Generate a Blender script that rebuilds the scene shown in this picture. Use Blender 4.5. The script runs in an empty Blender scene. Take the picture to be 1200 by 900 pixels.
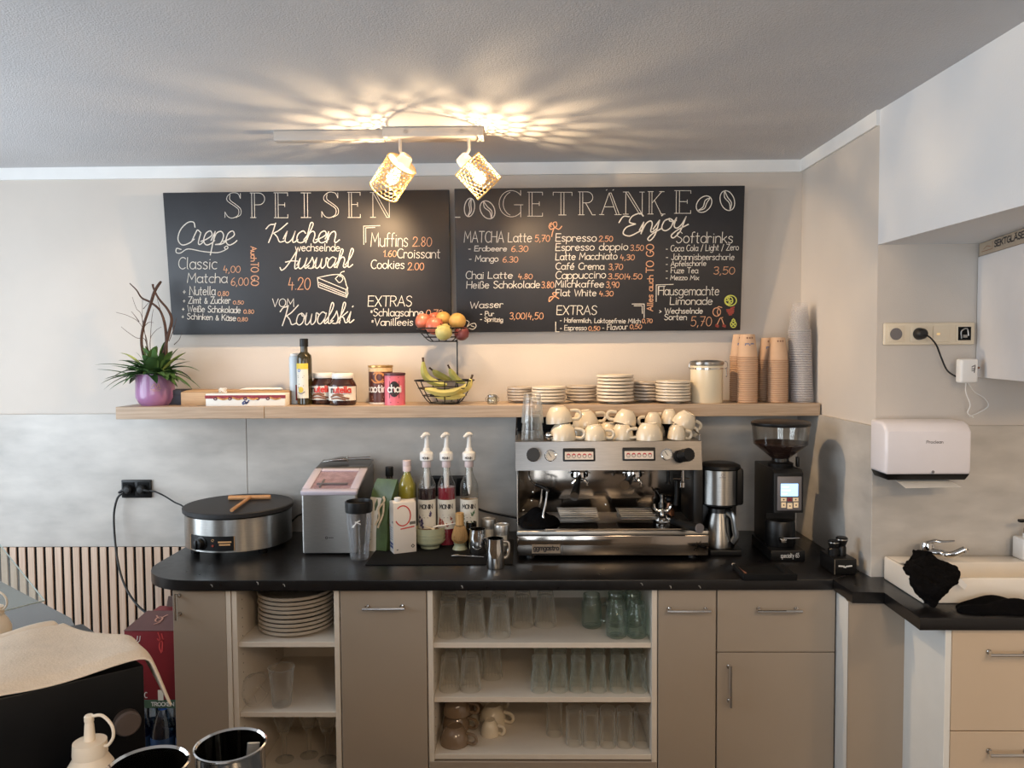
import bpy, bmesh, math, random
from mathutils import Vector, Matrix
random.seed(7)
SC = bpy.context.scene
COL = SC.collection
PI = math.pi

# ------------------------------------------------------------------ camera
F = 900.0
CAM = Vector((0, 0, 1.69))
_yaw, _pit, _rol = math.atan(15/900), math.atan(40/900), 0.0065
_f = Vector((-math.sin(_yaw)*math.cos(_pit), math.cos(_yaw)*math.cos(_pit), -math.sin(_pit)))
_r0 = Vector((math.cos(_yaw), math.sin(_yaw), 0))
_u0 = _r0.cross(_f)
_R = _r0*math.cos(_rol) - _u0*math.sin(_rol)
_U = _u0*math.cos(_rol) + _r0*math.sin(_rol)
cd = bpy.data.cameras.new('camera')
cam = bpy.data.objects.new('camera', cd); COL.objects.link(cam)
m = Matrix((( _R.x, _U.x, -_f.x, CAM.x), (_R.y, _U.y, -_f.y, CAM.y), (_R.z, _U.z, -_f.z, CAM.z), (0, 0, 0, 1)))
cam.matrix_world = m
cd.sensor_width = 36; cd.lens = 36*F/1200; cd.clip_start = 0.05
SC.camera = cam

def _ray(px, py):
    return (_f + _R*((px-600)/F) + _U*((450-py)/F))
def at(px, py, Y):            # point on the vertical plane at depth Y seen at photo position px, py
    d = _ray(px, py); return CAM + d*((Y-CAM.y)/d.y)
def atz(px, py, z):           # point on the level plane at height z
    d = _ray(px, py); return CAM + d*((z-CAM.z)/d.z)
def sz(n, Y): return n*Y/F

# ------------------------------------------------------------------ light and exposure
SC.view_settings.view_transform = 'Standard'
SC.view_settings.look = 'None'
SC.view_settings.gamma = 1
SC.view_settings.use_curve_mapping = False
SC.view_settings.exposure = -0.18
W = bpy.data.worlds.new('world'); SC.world = W; W.use_nodes = True
W.node_tree.nodes['Background'].inputs[0].default_value = (0.75, 0.87, 1.0, 1)
W.node_tree.nodes['Background'].inputs[1].default_value = 1.2

def area(name, loc, target, sx, sy, power, col):
    l = bpy.data.lights.new(name, 'AREA'); l.shape = 'RECTANGLE'; l.size = sx; l.size_y = sy
    l.energy = power; l.color = col
    o = bpy.data.objects.new(name, l); COL.objects.link(o); o.location = loc
    o.rotation_euler = (Vector(target)-Vector(loc)).to_track_quat('-Z', 'Y').to_euler()
    return o
# daylight through the shop window behind the camera and the window in the left wall
for k in range(3):
    area('daylight_front_window', (-1.75+.86*k, -2.93, 1.45), (-1.75+.86*k+.2, 0, 1.35), 0.55, 1.85, 22, (0.84, 0.92, 1.0))
for k in range(2):
    area('daylight_left_window', (-2.83, 1.02+1.12*k, 1.5), (0, 1.1+1.0*k, 1.55), 0.98, 1.65, 34, (0.78, 0.89, 1.0))
# added warm fill lights, unseen behind the camera, to tint the right half
area('room_warm_fill', (0.8, -0.6, 2.42), (0.9, -0.3, 0), 0.45, 0.45, 34, (1.0, 0.72, 0.45))
area('room_warm_fill', (0.1, -1.9, 2.42), (0.1, -1.6, 0), 0.45, 0.45, 18, (1.0, 0.72, 0.45))
area('niche_warm_fill', (1.75, 0.9, 2.0), (1.55, 2.5, 1.1), 0.3, 0.3, 9, (1.0, 0.72, 0.45))  # added warm fill for the sink niche, unseen under the soffit
CY = SC.cycles
CY.max_bounces = 8; CY.diffuse_bounces = 4; CY.glossy_bounces = 4; CY.transparent_max_bounces = 24
CY.transmission_bounces = 4; CY.sample_clamp_indirect = 4.0; CY.caustics_reflective = False; CY.caustics_refractive = False
CY.use_denoising = True

# ------------------------------------------------------------------ materials
def lin(c):
    def g(x):
        x = x/255.0
        return x/12.92 if x <= 0.04045 else ((x+0.055)/1.055)**2.4
    return (g(c[0]), g(c[1]), g(c[2]), 1)
MATS = {}
def mat(name, col, rough=0.5, metal=0.0, var=0.06, scale=12, bump=0.0, bscale=120, coat=0.0, emit=0, stretch=None, spec=0.5, rvar=0):
    """principled material with procedural colour variation and an optional fine bump"""
    if name in MATS: return MATS[name]
    M = bpy.data.materials.new(name); M.use_nodes = True
    nt = M.node_tree; N = nt.nodes; L = nt.links
    b = N['Principled BSDF']
    b.inputs['Roughness'].default_value = rough
    b.inputs['Metallic'].default_value = metal
    b.inputs['Specular IOR Level'].default_value = spec
    b.inputs['Coat Weight'].default_value = coat
    tc = N.new('ShaderNodeTexCoord'); mp = N.new('ShaderNodeMapping')
    L.new(tc.outputs['Object'], mp.inputs['Vector'])
    if stretch: mp.inputs['Scale'].default_value = stretch
    nz = N.new('ShaderNodeTexNoise'); nz.inputs['Scale'].default_value = scale; nz.inputs['Detail'].default_value = 5
    L.new(mp.outputs['Vector'], nz.inputs['Vector'])
    rp = N.new('ShaderNodeValToRGB')
    c = lin(col)
    rp.color_ramp.elements[0].position = 0.3; rp.color_ramp.elements[1].position = 0.7
    rp.color_ramp.elements[0].color = tuple(max(0, x*(1-var)) for x in c[:3])+(1,)
    rp.color_ramp.elements[1].color = tuple(min(1, x*(1+var)) for x in c[:3])+(1,)
    L.new(nz.outputs['Fac'], rp.inputs['Fac'])
    L.new(rp.outputs['Color'], b.inputs['Base Color'])
    if rvar:
        mr = N.new('ShaderNodeMapRange'); mr.inputs['To Min'].default_value = rough-rvar; mr.inputs['To Max'].default_value = rough+rvar
        L.new(nz.outputs['Fac'], mr.inputs['Value']); L.new(mr.outputs['Result'], b.inputs['Roughness'])
    if bump:
        n2 = N.new('ShaderNodeTexNoise'); n2.inputs['Scale'].default_value = bscale; n2.inputs['Detail'].default_value = 3
        L.new(mp.outputs['Vector'], n2.inputs['Vector'])
        bp = N.new('ShaderNodeBump'); bp.inputs['Strength'].default_value = bump; bp.inputs['Distance'].default_value = 0.004
        L.new(n2.outputs['Fac'], bp.inputs['Height']); L.new(bp.outputs['Normal'], b.inputs['Normal'])
    if emit:
        b.inputs['Emission Color'].default_value = c; b.inputs['Emission Strength'].default_value = emit
    MATS[name] = M
    return M
def wood(name, c1, c2, axis='X', scale=6, rough=0.5, streak=24):
    if name in MATS: return MATS[name]
    M = mat(name, c1, rough); nt = M.node_tree; N = nt.nodes; L = nt.links
    mp = [n for n in N if n.type == 'MAPPING'][0]
    s = {'X': (1, streak, streak), 'Y': (streak, 1, streak), 'Z': (streak, streak, 1)}[axis]
    mp.inputs['Scale'].default_value = s
    nz = [n for n in N if n.type == 'TEX_NOISE'][0]; nz.inputs['Scale'].default_value = scale; nz.inputs['Detail'].default_value = 8; nz.inputs['Distortion'].default_value = 0.6
    rp = [n for n in N if n.type == 'VALTORGB'][0]
    rp.color_ramp.elements[0].color = lin(c1); rp.color_ramp.elements[1].color = lin(c2)
    return M
def glass(name, tint=(245, 248, 246), edge=(150, 160, 155), refl=0.5, base=0.04, rough=0.03, pw=2.2, body=0.0):
    """thin clear glass: see-through face on, darker and shinier at grazing angles"""
    if name in MATS: return MATS[name]
    M = bpy.data.materials.new(name); M.use_nodes = True
    nt = M.node_tree; N = nt.nodes; L = nt.links
    N.remove(N['Principled BSDF']); out = N['Material Output']
    lw = N.new('ShaderNodeLayerWeight'); lw.inputs['Blend'].default_value = 0.5
    p = N.new('ShaderNodeMath'); p.operation = 'POWER'; p.inputs[1].default_value = pw
    L.new(lw.outputs['Facing'], p.inputs[0])
    mx = N.new('ShaderNodeMix'); mx.data_type = 'RGBA'
    mx.inputs[6].default_value = lin(tint); mx.inputs[7].default_value = lin(edge)
    L.new(p.outputs[0], mx.inputs[0])
    tr = N.new('ShaderNodeBsdfTransparent'); L.new(mx.outputs[2], tr.inputs['Color'])
    gl = N.new('ShaderNodeBsdfGlossy'); gl.inputs['Roughness'].default_value = rough
    if body:                                # the pale scattered light that cut and pressed glass shows along its outlines
        df = N.new('ShaderNodeBsdfTranslucent'); df.inputs['Color'].default_value = lin((240, 242, 240))
        d2 = N.new('ShaderNodeBsdfDiffuse'); d2.inputs['Color'].default_value = lin((240, 242, 240))
        m1 = N.new('ShaderNodeMixShader'); L.new(df.outputs[0], m1.inputs[1]); L.new(d2.outputs[0], m1.inputs[2])
        m2 = N.new('ShaderNodeMixShader'); m2.inputs[0].default_value = body; L.new(gl.outputs[0], m2.inputs[1]); L.new(m1.outputs[0], m2.inputs[2]); gl = m2
    nz = N.new('ShaderNodeTexNoise'); nz.inputs['Scale'].default_value = 30
    mr = N.new('ShaderNodeMapRange'); mr.inputs['To Min'].default_value = base*0.7; mr.inputs['To Max'].default_value = base*1.3
    L.new(nz.outputs['Fac'], mr.inputs['Value'])
    ma = N.new('ShaderNodeMath'); ma.operation = 'MULTIPLY_ADD'; ma.inputs[1].default_value = refl
    L.new(p.outputs[0], ma.inputs[0]); L.new(mr.outputs['Result'], ma.inputs[2])
    ms = N.new('ShaderNodeMixShader'); L.new(ma.outputs[0], ms.inputs[0]); L.new(tr.outputs[0], ms.inputs[1]); L.new(gl.outputs[0], ms.inputs[2])
    L.new(ms.outputs[0], out.inputs['Surface'])
    MATS[name] = M
    return M

# ------------------------------------------------------------------ mesh helpers
def catmull(pts, n=6, closed=False):
    P = [Vector(p) for p in pts]
    if len(P) < 3: return P
    out = []
    m = len(P)
    rng = range(m if closed else m-1)
    for i in rng:
        p1, p2 = P[i], P[(i+1) % m]
        p0 = P[i-1] if (i > 0 or closed) else p1*2-p2
        p3 = P[(i+2) % m] if (i+2 < m or closed) else p2*2-p1
        for k in range(n):
            t = k/n
            out.append(0.5*((2*p1)+(p2-p0)*t+(2*p0-5*p1+4*p2-p3)*t*t+(3*p1-p0-3*p2+p3)*t**3))
    if not closed: out.append(P[-1])
    return out
class MB:
    def __init__(s): s.v = []; s.f = []
    def add(s, vs, fs, M=None):
        o = len(s.v)
        for p in vs: s.v.append(M @ Vector(p) if M else Vector(p))
        for f in fs: s.f.append(tuple(i+o for i in f))
        return s
    def _bm(s, bm, M=None):
        bm.verts.ensure_lookup_table()
        s.add([v.co.copy() for v in bm.verts], [[v.index for v in f.verts] for f in bm.faces], M); bm.free(); return s
    def box(s, x0, x1, y0, y1, z0, z1, bev=0.0, seg=2, M=None):
        x0, x1 = min(x0, x1), max(x0, x1); y0, y1 = min(y0, y1), max(y0, y1); z0, z1 = min(z0, z1), max(z0, z1)
        vs = [(x, y, z) for x in (x0, x1) for y in (y0, y1) for z in (z0, z1)]
        fs = [(0, 1, 3, 2), (4, 6, 7, 5), (0, 4, 5, 1), (2, 3, 7, 6), (0, 2, 6, 4), (1, 5, 7, 3)]
        if bev <= 0: return s.add(vs, fs, M)
        bm = bmesh.new(); b = [bm.verts.new(v) for v in vs]
        for f in fs: bm.faces.new([b[i] for i in f])
        bev = min(bev, 0.49*min(x1-x0, y1-y0, z1-z0))
        bmesh.ops.bevel(bm, geom=bm.edges[:], offset=bev, segments=seg, profile=0.5, affect='EDGES')
        bm.verts.index_update()
        return s._bm(bm, M)
    def hexa(s, pts, bev=0.0, seg=2, M=None):
        """pts: 4 bottom corners then 4 top corners, both counter-clockwise seen from above"""
        fs = [(3, 2, 1, 0), (4, 5, 6, 7), (0, 1, 5, 4), (1, 2, 6, 5), (2, 3, 7, 6), (3, 0, 4, 7)]
        bm = bmesh.new(); b = [bm.verts.new(v) for v in pts]
        for f in fs: bm.faces.new([b[i] for i in f])
        if bev: bmesh.ops.bevel(bm, geom=bm.edges[:], offset=bev, segments=seg, profile=0.5, affect='EDGES')
        bm.verts.index_update()
        return s._bm(bm, M)
    def prism(s, poly, z0, z1, bev=0.0, seg=2, M=None):
        """poly in x, y (counter-clockwise), extruded from z0 to z1"""
        bm = bmesh.new()
        lo = [bm.verts.new((p[0], p[1], z0)) for p in poly]; hi = [bm.verts.new((p[0], p[1], z1)) for p in poly]
        n = len(poly)
        fb = bm.faces.new(lo[::-1]); ft = bm.faces.new(hi)
        for i in range(n): bm.faces.new((lo[i], lo[(i+1) % n], hi[(i+1) % n], hi[i]))
        if bev:
            es = [e for e in bm.edges if (e.verts[0].co.z == e.verts[1].co.z)]
            bmesh.ops.bevel(bm, geom=es, offset=bev, segments=seg, profile=0.5, affect='EDGES')
        bmesh.ops.triangulate(bm, faces=[f for f in bm.faces if len(f.verts) > 4])
        bm.verts.index_update()
        return s._bm(bm, M)
    def lathe(s, prof, seg=32, M=None, closed=False, sx=1.0, sy=1.0):
        """profile of (radius, z) turned about z; r=0 makes a pole"""
        vs = []; fs = []; rings = []
        for r, z in prof:
            if r <= 1e-6: rings.append([len(vs)]); vs.append((0, 0, z))
            else:
                rings.append(list(range(len(vs), len(vs)+seg)))
                for k in range(seg):
                    a = 2*PI*k/seg; vs.append((r*math.cos(a)*sx, r*math.sin(a)*sy, z))
        pr = list(zip(rings, rings[1:]))
        if closed: pr.append((rings[-1], rings[0]))
        for A, B in pr:
            if len(A) == 1 and len(B) == 1: continue
            for k in range(seg):
                k2 = (k+1) % seg
                if len(A) == 1: fs.append((A[0], B[k2], B[k]))
                elif len(B) == 1: fs.append((A[k], A[k2], B[0]))
                else: fs.append((A[k], A[k2], B[k2], B[k]))
        return s.add(vs, fs, M)
    def tube(s, pts, r, seg=8, smooth=0, closed=False, M=None, caps=True, flat=1.0):
        P = catmull(pts, smooth, closed) if smooth else [Vector(p) for p in pts]
        n = len(P); rr = r if isinstance(r, (list, tuple)) else None
        vs = []; fs = []
        up = None
        for i in range(n):
            if closed: t = P[(i+1) % n]-P[i-1]
            else: t = P[min(i+1, n-1)]-P[max(i-1, 0)]
            t = t.normalized() if t.length > 1e-9 else Vector((0, 0, 1))
            if up is None:
                up = Vector((0, 0, 1)) if abs(t.z) < 0.9 else Vector((1, 0, 0))
            a = t.cross(up); a = a.normalized() if a.length > 1e-6 else t.orthogonal().normalized(); b = a.cross(t).normalized(); up = b
            if rr:
                q = i/(n-1)*(len(rr)-1); j = min(int(q), len(rr)-2); R = rr[j]+(rr[j+1]-rr[j])*(q-j)
            else: R = r
            for k in range(seg):
                g = 2*PI*k/seg
                vs.append(P[i]+a*math.cos(g)*R+b*math.sin(g)*R*flat)
        for i in range(n if closed else n-1):
            i2 = (i+1) % n
            for k in range(seg):
                k2 = (k+1) % seg
                fs.append((i*seg+k, i*seg+k2, i2*seg+k2, i2*seg+k))
        if caps and not closed:
            fs.append(tuple(range(seg))[::-1]); fs.append(tuple((n-1)*seg+k for k in range(seg)))
        return s.add(vs, fs, M)
    def sphere(s, c, r, seg=20, rings=12, sx=1, sy=1, sz_=1, M=None):
        prof = [(r*math.sin(PI*i/rings) if 0 < i < rings else 0, -r*math.cos(PI*i/rings)*sz_) for i in range(rings+1)]
        T = Matrix.Translation(c)
        return s.lathe(prof, seg, (M @ T) if M else T, sx=sx, sy=sy)
    def ribbon(s, strokes, w, fn, eps=0.0008):
        """flat pen strokes: 2-D polylines of width w laid on a surface; fn(u, v) -> (point, normal)"""
        for st in strokes:
            P = [Vector((p[0], p[1])) for p in st]
            Q = [P[0]]
            for p in P[1:]:
                if (p-Q[-1]).length > 1e-5: Q.append(p)
            if len(Q) < 2:
                Q = [Q[0]-Vector((w/2, 0)), Q[0]+Vector((w/2, 0))]
            else:
                d0 = (Q[0]-Q[1]).normalized(); d1 = (Q[-1]-Q[-2]).normalized()
                Q[0] = Q[0]+d0*w*0.35; Q[-1] = Q[-1]+d1*w*0.35
            n = len(Q); vs = []; fs = []
            for i in range(n):
                a = (Q[i]-Q[i-1]).normalized() if i > 0 else None
                b = (Q[i+1]-Q[i]).normalized() if i < n-1 else None
                if a is None: a = b
                if b is None: b = a
                t = a+b; t = t.normalized() if t.length > 1e-6 else a
                nn = Vector((-t.y, t.x)); k = 1/max(0.45, nn.dot(Vector((-a.y, a.x))))
                for sg in (1, -1):
                    q = Q[i]+nn*(w/2*k*sg); p, nr = fn(q.x, q.y)
                    vs.append(Vector(p)+Vector(nr)*eps)
            for i in range(n-1): fs.append((2*i+1, 2*i+3, 2*i+2, 2*i))
            s.add(vs, fs)
        return s
    def build(s, name, material, parent=None, smooth=35, loc=None, rot=None):
        me = bpy.data.meshes.new(name)
        me.from_pydata([tuple(v) for v in s.v], [], s.f); me.update()
        if smooth:
            me.polygons.foreach_set('use_smooth', [True]*len(me.polygons))
            me.set_sharp_from_angle(angle=math.radians(smooth))
        ms = material if isinstance(material, (list, tuple)) else [material]
        for x in ms: me.materials.append(x)
        o = bpy.data.objects.new(name, me); COL.objects.link(o)
        if parent: o.parent = parent
        if loc is not None: o.location = loc
        if rot is not None: o.rotation_euler = rot
        return o
def thing(name, label, cat, loc=(0, 0, 0), rot=0.0, group=None):
    o = bpy.data.objects.new(name, None); COL.objects.link(o); o.empty_display_size = 0.05
    o.location = loc
    o.rotation_euler = rot if isinstance(rot, (tuple, list)) else (0, 0, rot)
    return tag(o, label, cat, group)
def tag(o, label, cat, group=None):
    o['label'] = label; o['category'] = cat
    if group: o['group'] = group
    return o
def struct(o): o['kind'] = 'structure'; return o
def dup(root, loc, rot=None, label=None, group=None):
    r = root.copy(); COL.objects.link(r); r.location = loc
    if rot is not None: r.rotation_euler = rot if isinstance(rot, (tuple, list)) else (0, 0, rot)
    if label: r['label'] = label
    if group: r['group'] = group
    for ch in list(root.children):
        c = ch.copy(); COL.objects.link(c); c.parent = r
        for g in list(ch.children):
            d = g.copy(); COL.objects.link(d); d.parent = c
    return r
ORD = ['topmost', 'second', 'third', 'fourth', 'fifth', 'sixth', 'seventh', 'eighth', 'ninth', 'tenth', 'eleventh', 'twelfth', 'thirteenth', 'fourteenth', 'fifteenth', 'sixteenth', 'seventeenth', 'eighteenth', 'nineteenth', 'twentieth']
TENS = {2: 'twenty', 3: 'thirty', 4: 'forty', 5: 'fifty'}
def ordn(k):          # 0 -> topmost, 1 -> second from the top ...
    n = k+1
    if n <= 20: return ORD[k]
    if n % 10 == 0: return {30: 'thirtieth', 40: 'fortieth', 50: 'fiftieth'}[n]
    return TENS[n//10]+'-'+['first', 'second', 'third', 'fourth', 'fifth', 'sixth', 'seventh', 'eighth', 'ninth'][n % 10-1]
def rotx(a): return Matrix.Rotation(a, 4, 'X')
def roty(a): return Matrix.Rotation(a, 4, 'Y')
def rotz(a): return Matrix.Rotation(a, 4, 'Z')
def tr(x, y, z): return Matrix.Translation((x, y, z))
# ------------------------------------------------------------------ pen-stroke alphabet (cap height 1)
def arc(cx, cy, rx, ry, a0, a1, n=12):
    return [(cx+rx*math.cos(math.radians(a0+(a1-a0)*i/n)), cy+ry*math.sin(math.radians(a0+(a1-a0)*i/n))) for i in range(n+1)]
def sm(*p): return [(q[0], q[1]) for q in catmull([(a, b, 0) for a, b in p], 5)]
_o = lambda cx=.27, w=.27, h=.31: arc(cx, h, w, h, 90, 450, 16)
G = {
 'A': (.72, [[(0, 0), (.36, 1), (.72, 0)], [(.13, .36), (.59, .36)]]),
 'C': (.62, [arc(.38, .5, .38, .5, 50, 310, 16)]),
 'E': (.55, [[(.55, 1), (0, 1), (0, 0), (.55, 0)], [(0, .52), (.48, .52)]]),
 'F': (.52, [[(.52, 1), (0, 1), (0, 0)], [(0, .52), (.42, .52)]]),
 'G': (.7, [arc(.38, .5, .38, .5, 50, 330, 16)+[(.72, .45), (.45, .45)]]),
 'H': (.65, [[(0, 0), (0, 1)], [(.65, 0), (.65, 1)], [(0, .52), (.65, .52)]]),
 'I': (.2, [[(.1, 0), (.1, 1)]]),
 'J': (.45, [[(.4, 1), (.4, .25)]+arc(.2, .22, .2, .22, 0, -170, 8)]),
 'K': (.6, [[(0, 0), (0, 1)], [(.58, 1), (.02, .45)], [(.18, .6), (.6, 0)]]),
 'L': (.5, [[(0, 1), (0, 0), (.5, 0)]]),
 'M': (.82, [[(0, 0), (.08, 1), (.41, .35), (.74, 1), (.82, 0)]]),
 'N': (.68, [[(0, 0), (0, 1), (.68, 0), (.68, 1)]]),
 'O': (.76, [arc(.38, .5, .38, .5, 90, 450, 20)]),
 'P': (.55, [[(0, 0), (0, 1), (.28, 1)]+arc(.28, .75, .27, .25, 90, -90, 10)+[(0, .5)]]),
 'R': (.58, [[(0, 0), (0, 1), (.28, 1)]+arc(.28, .75, .27, .25, 90, -90, 10)+[(0, .5)], [(.25, .5), (.58, 0)]]),
 'S': (.55, [sm((.52, .86), (.36, 1), (.12, .94), (.03, .74), (.16, .58), (.4, .46), (.53, .27), (.4, .05), (.18, 0), (.02, .14))]),
 'T': (.64, [[(0, 1), (.64, 1)], [(.32, 1), (.32, 0)]]),
 'V': (.66, [[(0, 1), (.33, 0), (.66, 1)]]),
 'W': (.95, [[(0, 1), (.24, 0), (.47, .8), (.7, 0), (.95, 1)]]),
 'X': (.62, [[(0, 0), (.62, 1)], [(0, 1), (.62, 0)]]),
 'Z': (.6, [[(0, 1), (.6, 1), (0, 0), (.6, 0)]]),
 'a': (.54, [_o(), [(.54, .62), (.54, .08), (.6, 0)]]),
 'b': (.54, [[(0, 1), (0, 0)], _o()]),
 'c': (.46, [arc(.28, .31, .28, .31, 50, 310, 12)]),
 'd': (.54, [_o(), [(.54, 1), (.54, 0)]]),
 'e': (.54, [[(.02, .33), (.52, .36)]+arc(.27, .31, .26, .31, 12, 320, 14)]),
 'f': (.36, [arc(.3, .82, .16, .18, 60, 180, 6)+[(.14, 0)], [(0, .58), (.34, .58)]]),
 'g': (.54, [_o(), [(.54, .62), (.54, -.12)]+arc(.28, -.12, .26, .2, 0, -150, 8)]),
 'h': (.5, [[(0, 1), (0, 0)], [(0, .4)]+arc(.25, .38, .25, .24, 160, 0, 8)+[(.5, 0)]]),
 'i': (.14, [[(.07, .6), (.07, 0)], [(.05, .8), (.09, .82)]]),
 'j': (.24, [[(.2, .6), (.2, -.15)]+arc(.04, -.15, .16, .15, 0, -120, 6), [(.18, .8), (.22, .82)]]),
 'k': (.46, [[(0, 1), (0, 0)], [(.42, .6), (.02, .26)], [(.16, .36), (.46, 0)]]),
 'l': (.16, [[(.05, 1), (.05, .1), (.14, 0)]]),
 'm': (.8, [[(0, .6), (0, 0)], [(0, .4)]+arc(.2, .4, .2, .21, 160, 0, 7)+[(.4, 0)], [(.4, .4)]+arc(.6, .4, .2, .21, 160, 0, 7)+[(.8, 0)]]),
 'n': (.48, [[(0, .6), (0, 0)], [(0, .4)]+arc(.24, .38, .24, .23, 160, 0, 8)+[(.48, 0)]]),
 'o': (.54, [_o()]),
 'p': (.54, [[(0, .6), (0, -.36)], _o()]),
 'q': (.54, [_o(), [(.54, .6), (.54, -.36)]]),
 'r': (.34, [[(0, .6), (0, 0)], [(0, .38)]+arc(.2, .38, .2, .22, 160, 40, 6)]),
 's': (.42, [sm((.4, .52), (.26, .62), (.08, .57), (.04, .44), (.2, .33), (.38, .22), (.36, .06), (.18, 0), (.02, .08))]),
 't': (.36, [[(.15, .9), (.15, .12)]+arc(.27, .12, .12, .12, 180, 290, 5), [(0, .62), (.34, .62)]]),
 'u': (.5, [[(0, .6), (0, .24)]+arc(.25, .24, .25, .24, 180, 340, 8)+[(.5, .6)], [(.5, .6), (.5, 0)]]),
 'v': (.48, [[(0, .6), (.24, 0), (.48, .6)]]),
 'w': (.74, [[(0, .6), (.19, 0), (.37, .48), (.55, 0), (.74, .6)]]),
 'x': (.46, [[(0, 0), (.46, .6)], [(0, .6), (.46, 0)]]),
 'y': (.48, [[(0, .6), (.25, .04)], [(.48, .6), (.12, -.36)]]),
 'z': (.46, [[(0, .6), (.46, .6), (0, 0), (.46, 0)]]),
 'ß': (.5, [[(0, -.05), (0, .75)]+arc(.2, .76, .2, .22, 180, 0, 8)+[(.3, .52)]+arc(.26, .27, .24, .26, 80, -110, 10)]),
 '0': (.56, [arc(.28, .48, .28, .48, 90, 450, 18)]),
 '1': (.3, [[(0, .72), (.22, 1), (.22, 0)]]),
 '2': (.54, [sm((.02, .75), (.1, .95), (.3, 1), (.48, .86), (.44, .6), (.2, .25), (0, 0))+[(.54, .02)]]),
 '3': (.52, [sm((.03, .88), (.2, 1), (.42, .95), (.46, .72), (.32, .55), (.18, .52)), sm((.18, .52), (.4, .48), (.52, .28), (.4, .05), (.2, 0), (.02, .12))]),
 '4': (.56, [[(.18, 1), (.04, .38), (.56, .38)], [(.4, .62), (.38, -.05)]]),
 '5': (.54, [[(.5, 1), (.1, 1), (.06, .56)]+sm((.06, .56), (.26, .64), (.48, .52), (.52, .28), (.38, .04), (.16, 0), (.01, .1))]),
 '6': (.54, [sm((.42, .98), (.18, .78), (.04, .45), (.06, .15), (.26, 0), (.48, .1), (.52, .32), (.36, .5), (.16, .46), (.05, .3))]),
 '7': (.52, [[(0, 1), (.52, 1), (.16, 0)], [(.14, .5), (.44, .5)]]),
 '8': (.52, [sm((.44, .86), (.26, 1), (.08, .86), (.14, .62), (.4, .42), (.48, .2), (.26, 0), (.04, .2), (.14, .44), (.38, .6), (.44, .86))]),
 '9': (.52, [arc(.25, .72, .25, .27, 0, 360, 14)+[(.5, .7), (.4, 0)]]),
 ',': (.16, [[(.1, .06), (.02, -.16)]]),
 '.': (.14, [[(.04, .02), (.09, .04)]]),
 '-': (.36, [[(.03, .36), (.32, .36)]]),
 '+': (.4, [[(.03, .36), (.37, .36)], [(.2, .18), (.2, .54)]]),
 '*': (.3, [[(.05, .5), (.25, .7)], [(.05, .7), (.25, .5)], [(.15, .45), (.15, .75)]]),
 '&': (.52, [sm((.52, 0), (.2, .5), (.12, .68), (.22, .8), (.32, .66), (.1, .38), (.02, .18), (.16, 0), (.36, .08), (.5, .36))]),
 '|': (.2, [[(.1, -.05), (.1, 1)]]),
 '/': (.36, [[(0, -.1), (.36, 1)]]),
 '>': (.3, [[(0, .55), (.28, .34), (0, .12)]]),
 '%': (.3, [[(0, 0), (.3, 1)]]),
 ' ': (.34, []),
}
def _dia(b, extra): w, s = G[b]; return (w, s+extra)
G['Ä'] = _dia('A', [[(.2, 1.12), (.23, 1.15)], [(.49, 1.12), (.52, 1.15)]])
G['ä'] = _dia('a', [[(.13, .78), (.16, .8)], [(.38, .78), (.41, .8)]])
G['é'] = _dia('e', [[(.22, .76), (.4, .98)]])
# joined handwriting for the large chalk words: swung capitals, letters with lead-in and lead-out
S_ = dict(G)
S_['C'] = (.78, [sm((.72, .78), (.62, 1.0), (.36, .98), (.1, .66), (.06, .25), (.28, 0), (.58, .08), (.78, .26))])
S_['K'] = (.86, [sm((-.14, .72), (0, .92), (.2, .96)), sm((.26, 1.02), (.2, .5), (.1, 0)), sm((.82, 1.02), (.5, .66), (.2, .46)), sm((.26, .5), (.46, .3), (.62, .04), (.86, .1))])
S_['A'] = (.86, [sm((-.18, .1), (-.06, -.06), (.16, .12), (.42, .6), (.62, 1.04)), sm((.62, 1.04), (.62, .5), (.68, .02), (.86, .1)), sm((.08, .4), (.4, .46), (.74, .44))])
S_['E'] = (.74, [sm((-.26, .72), (-.14, 1.0), (.1, .96)), sm((.66, .9), (.5, 1.06), (.22, .96), (.16, .68), (.42, .54)), sm((.42, .54), (.08, .42), (.02, .12), (.3, -.04), (.6, .1), (.74, .2))])
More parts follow.
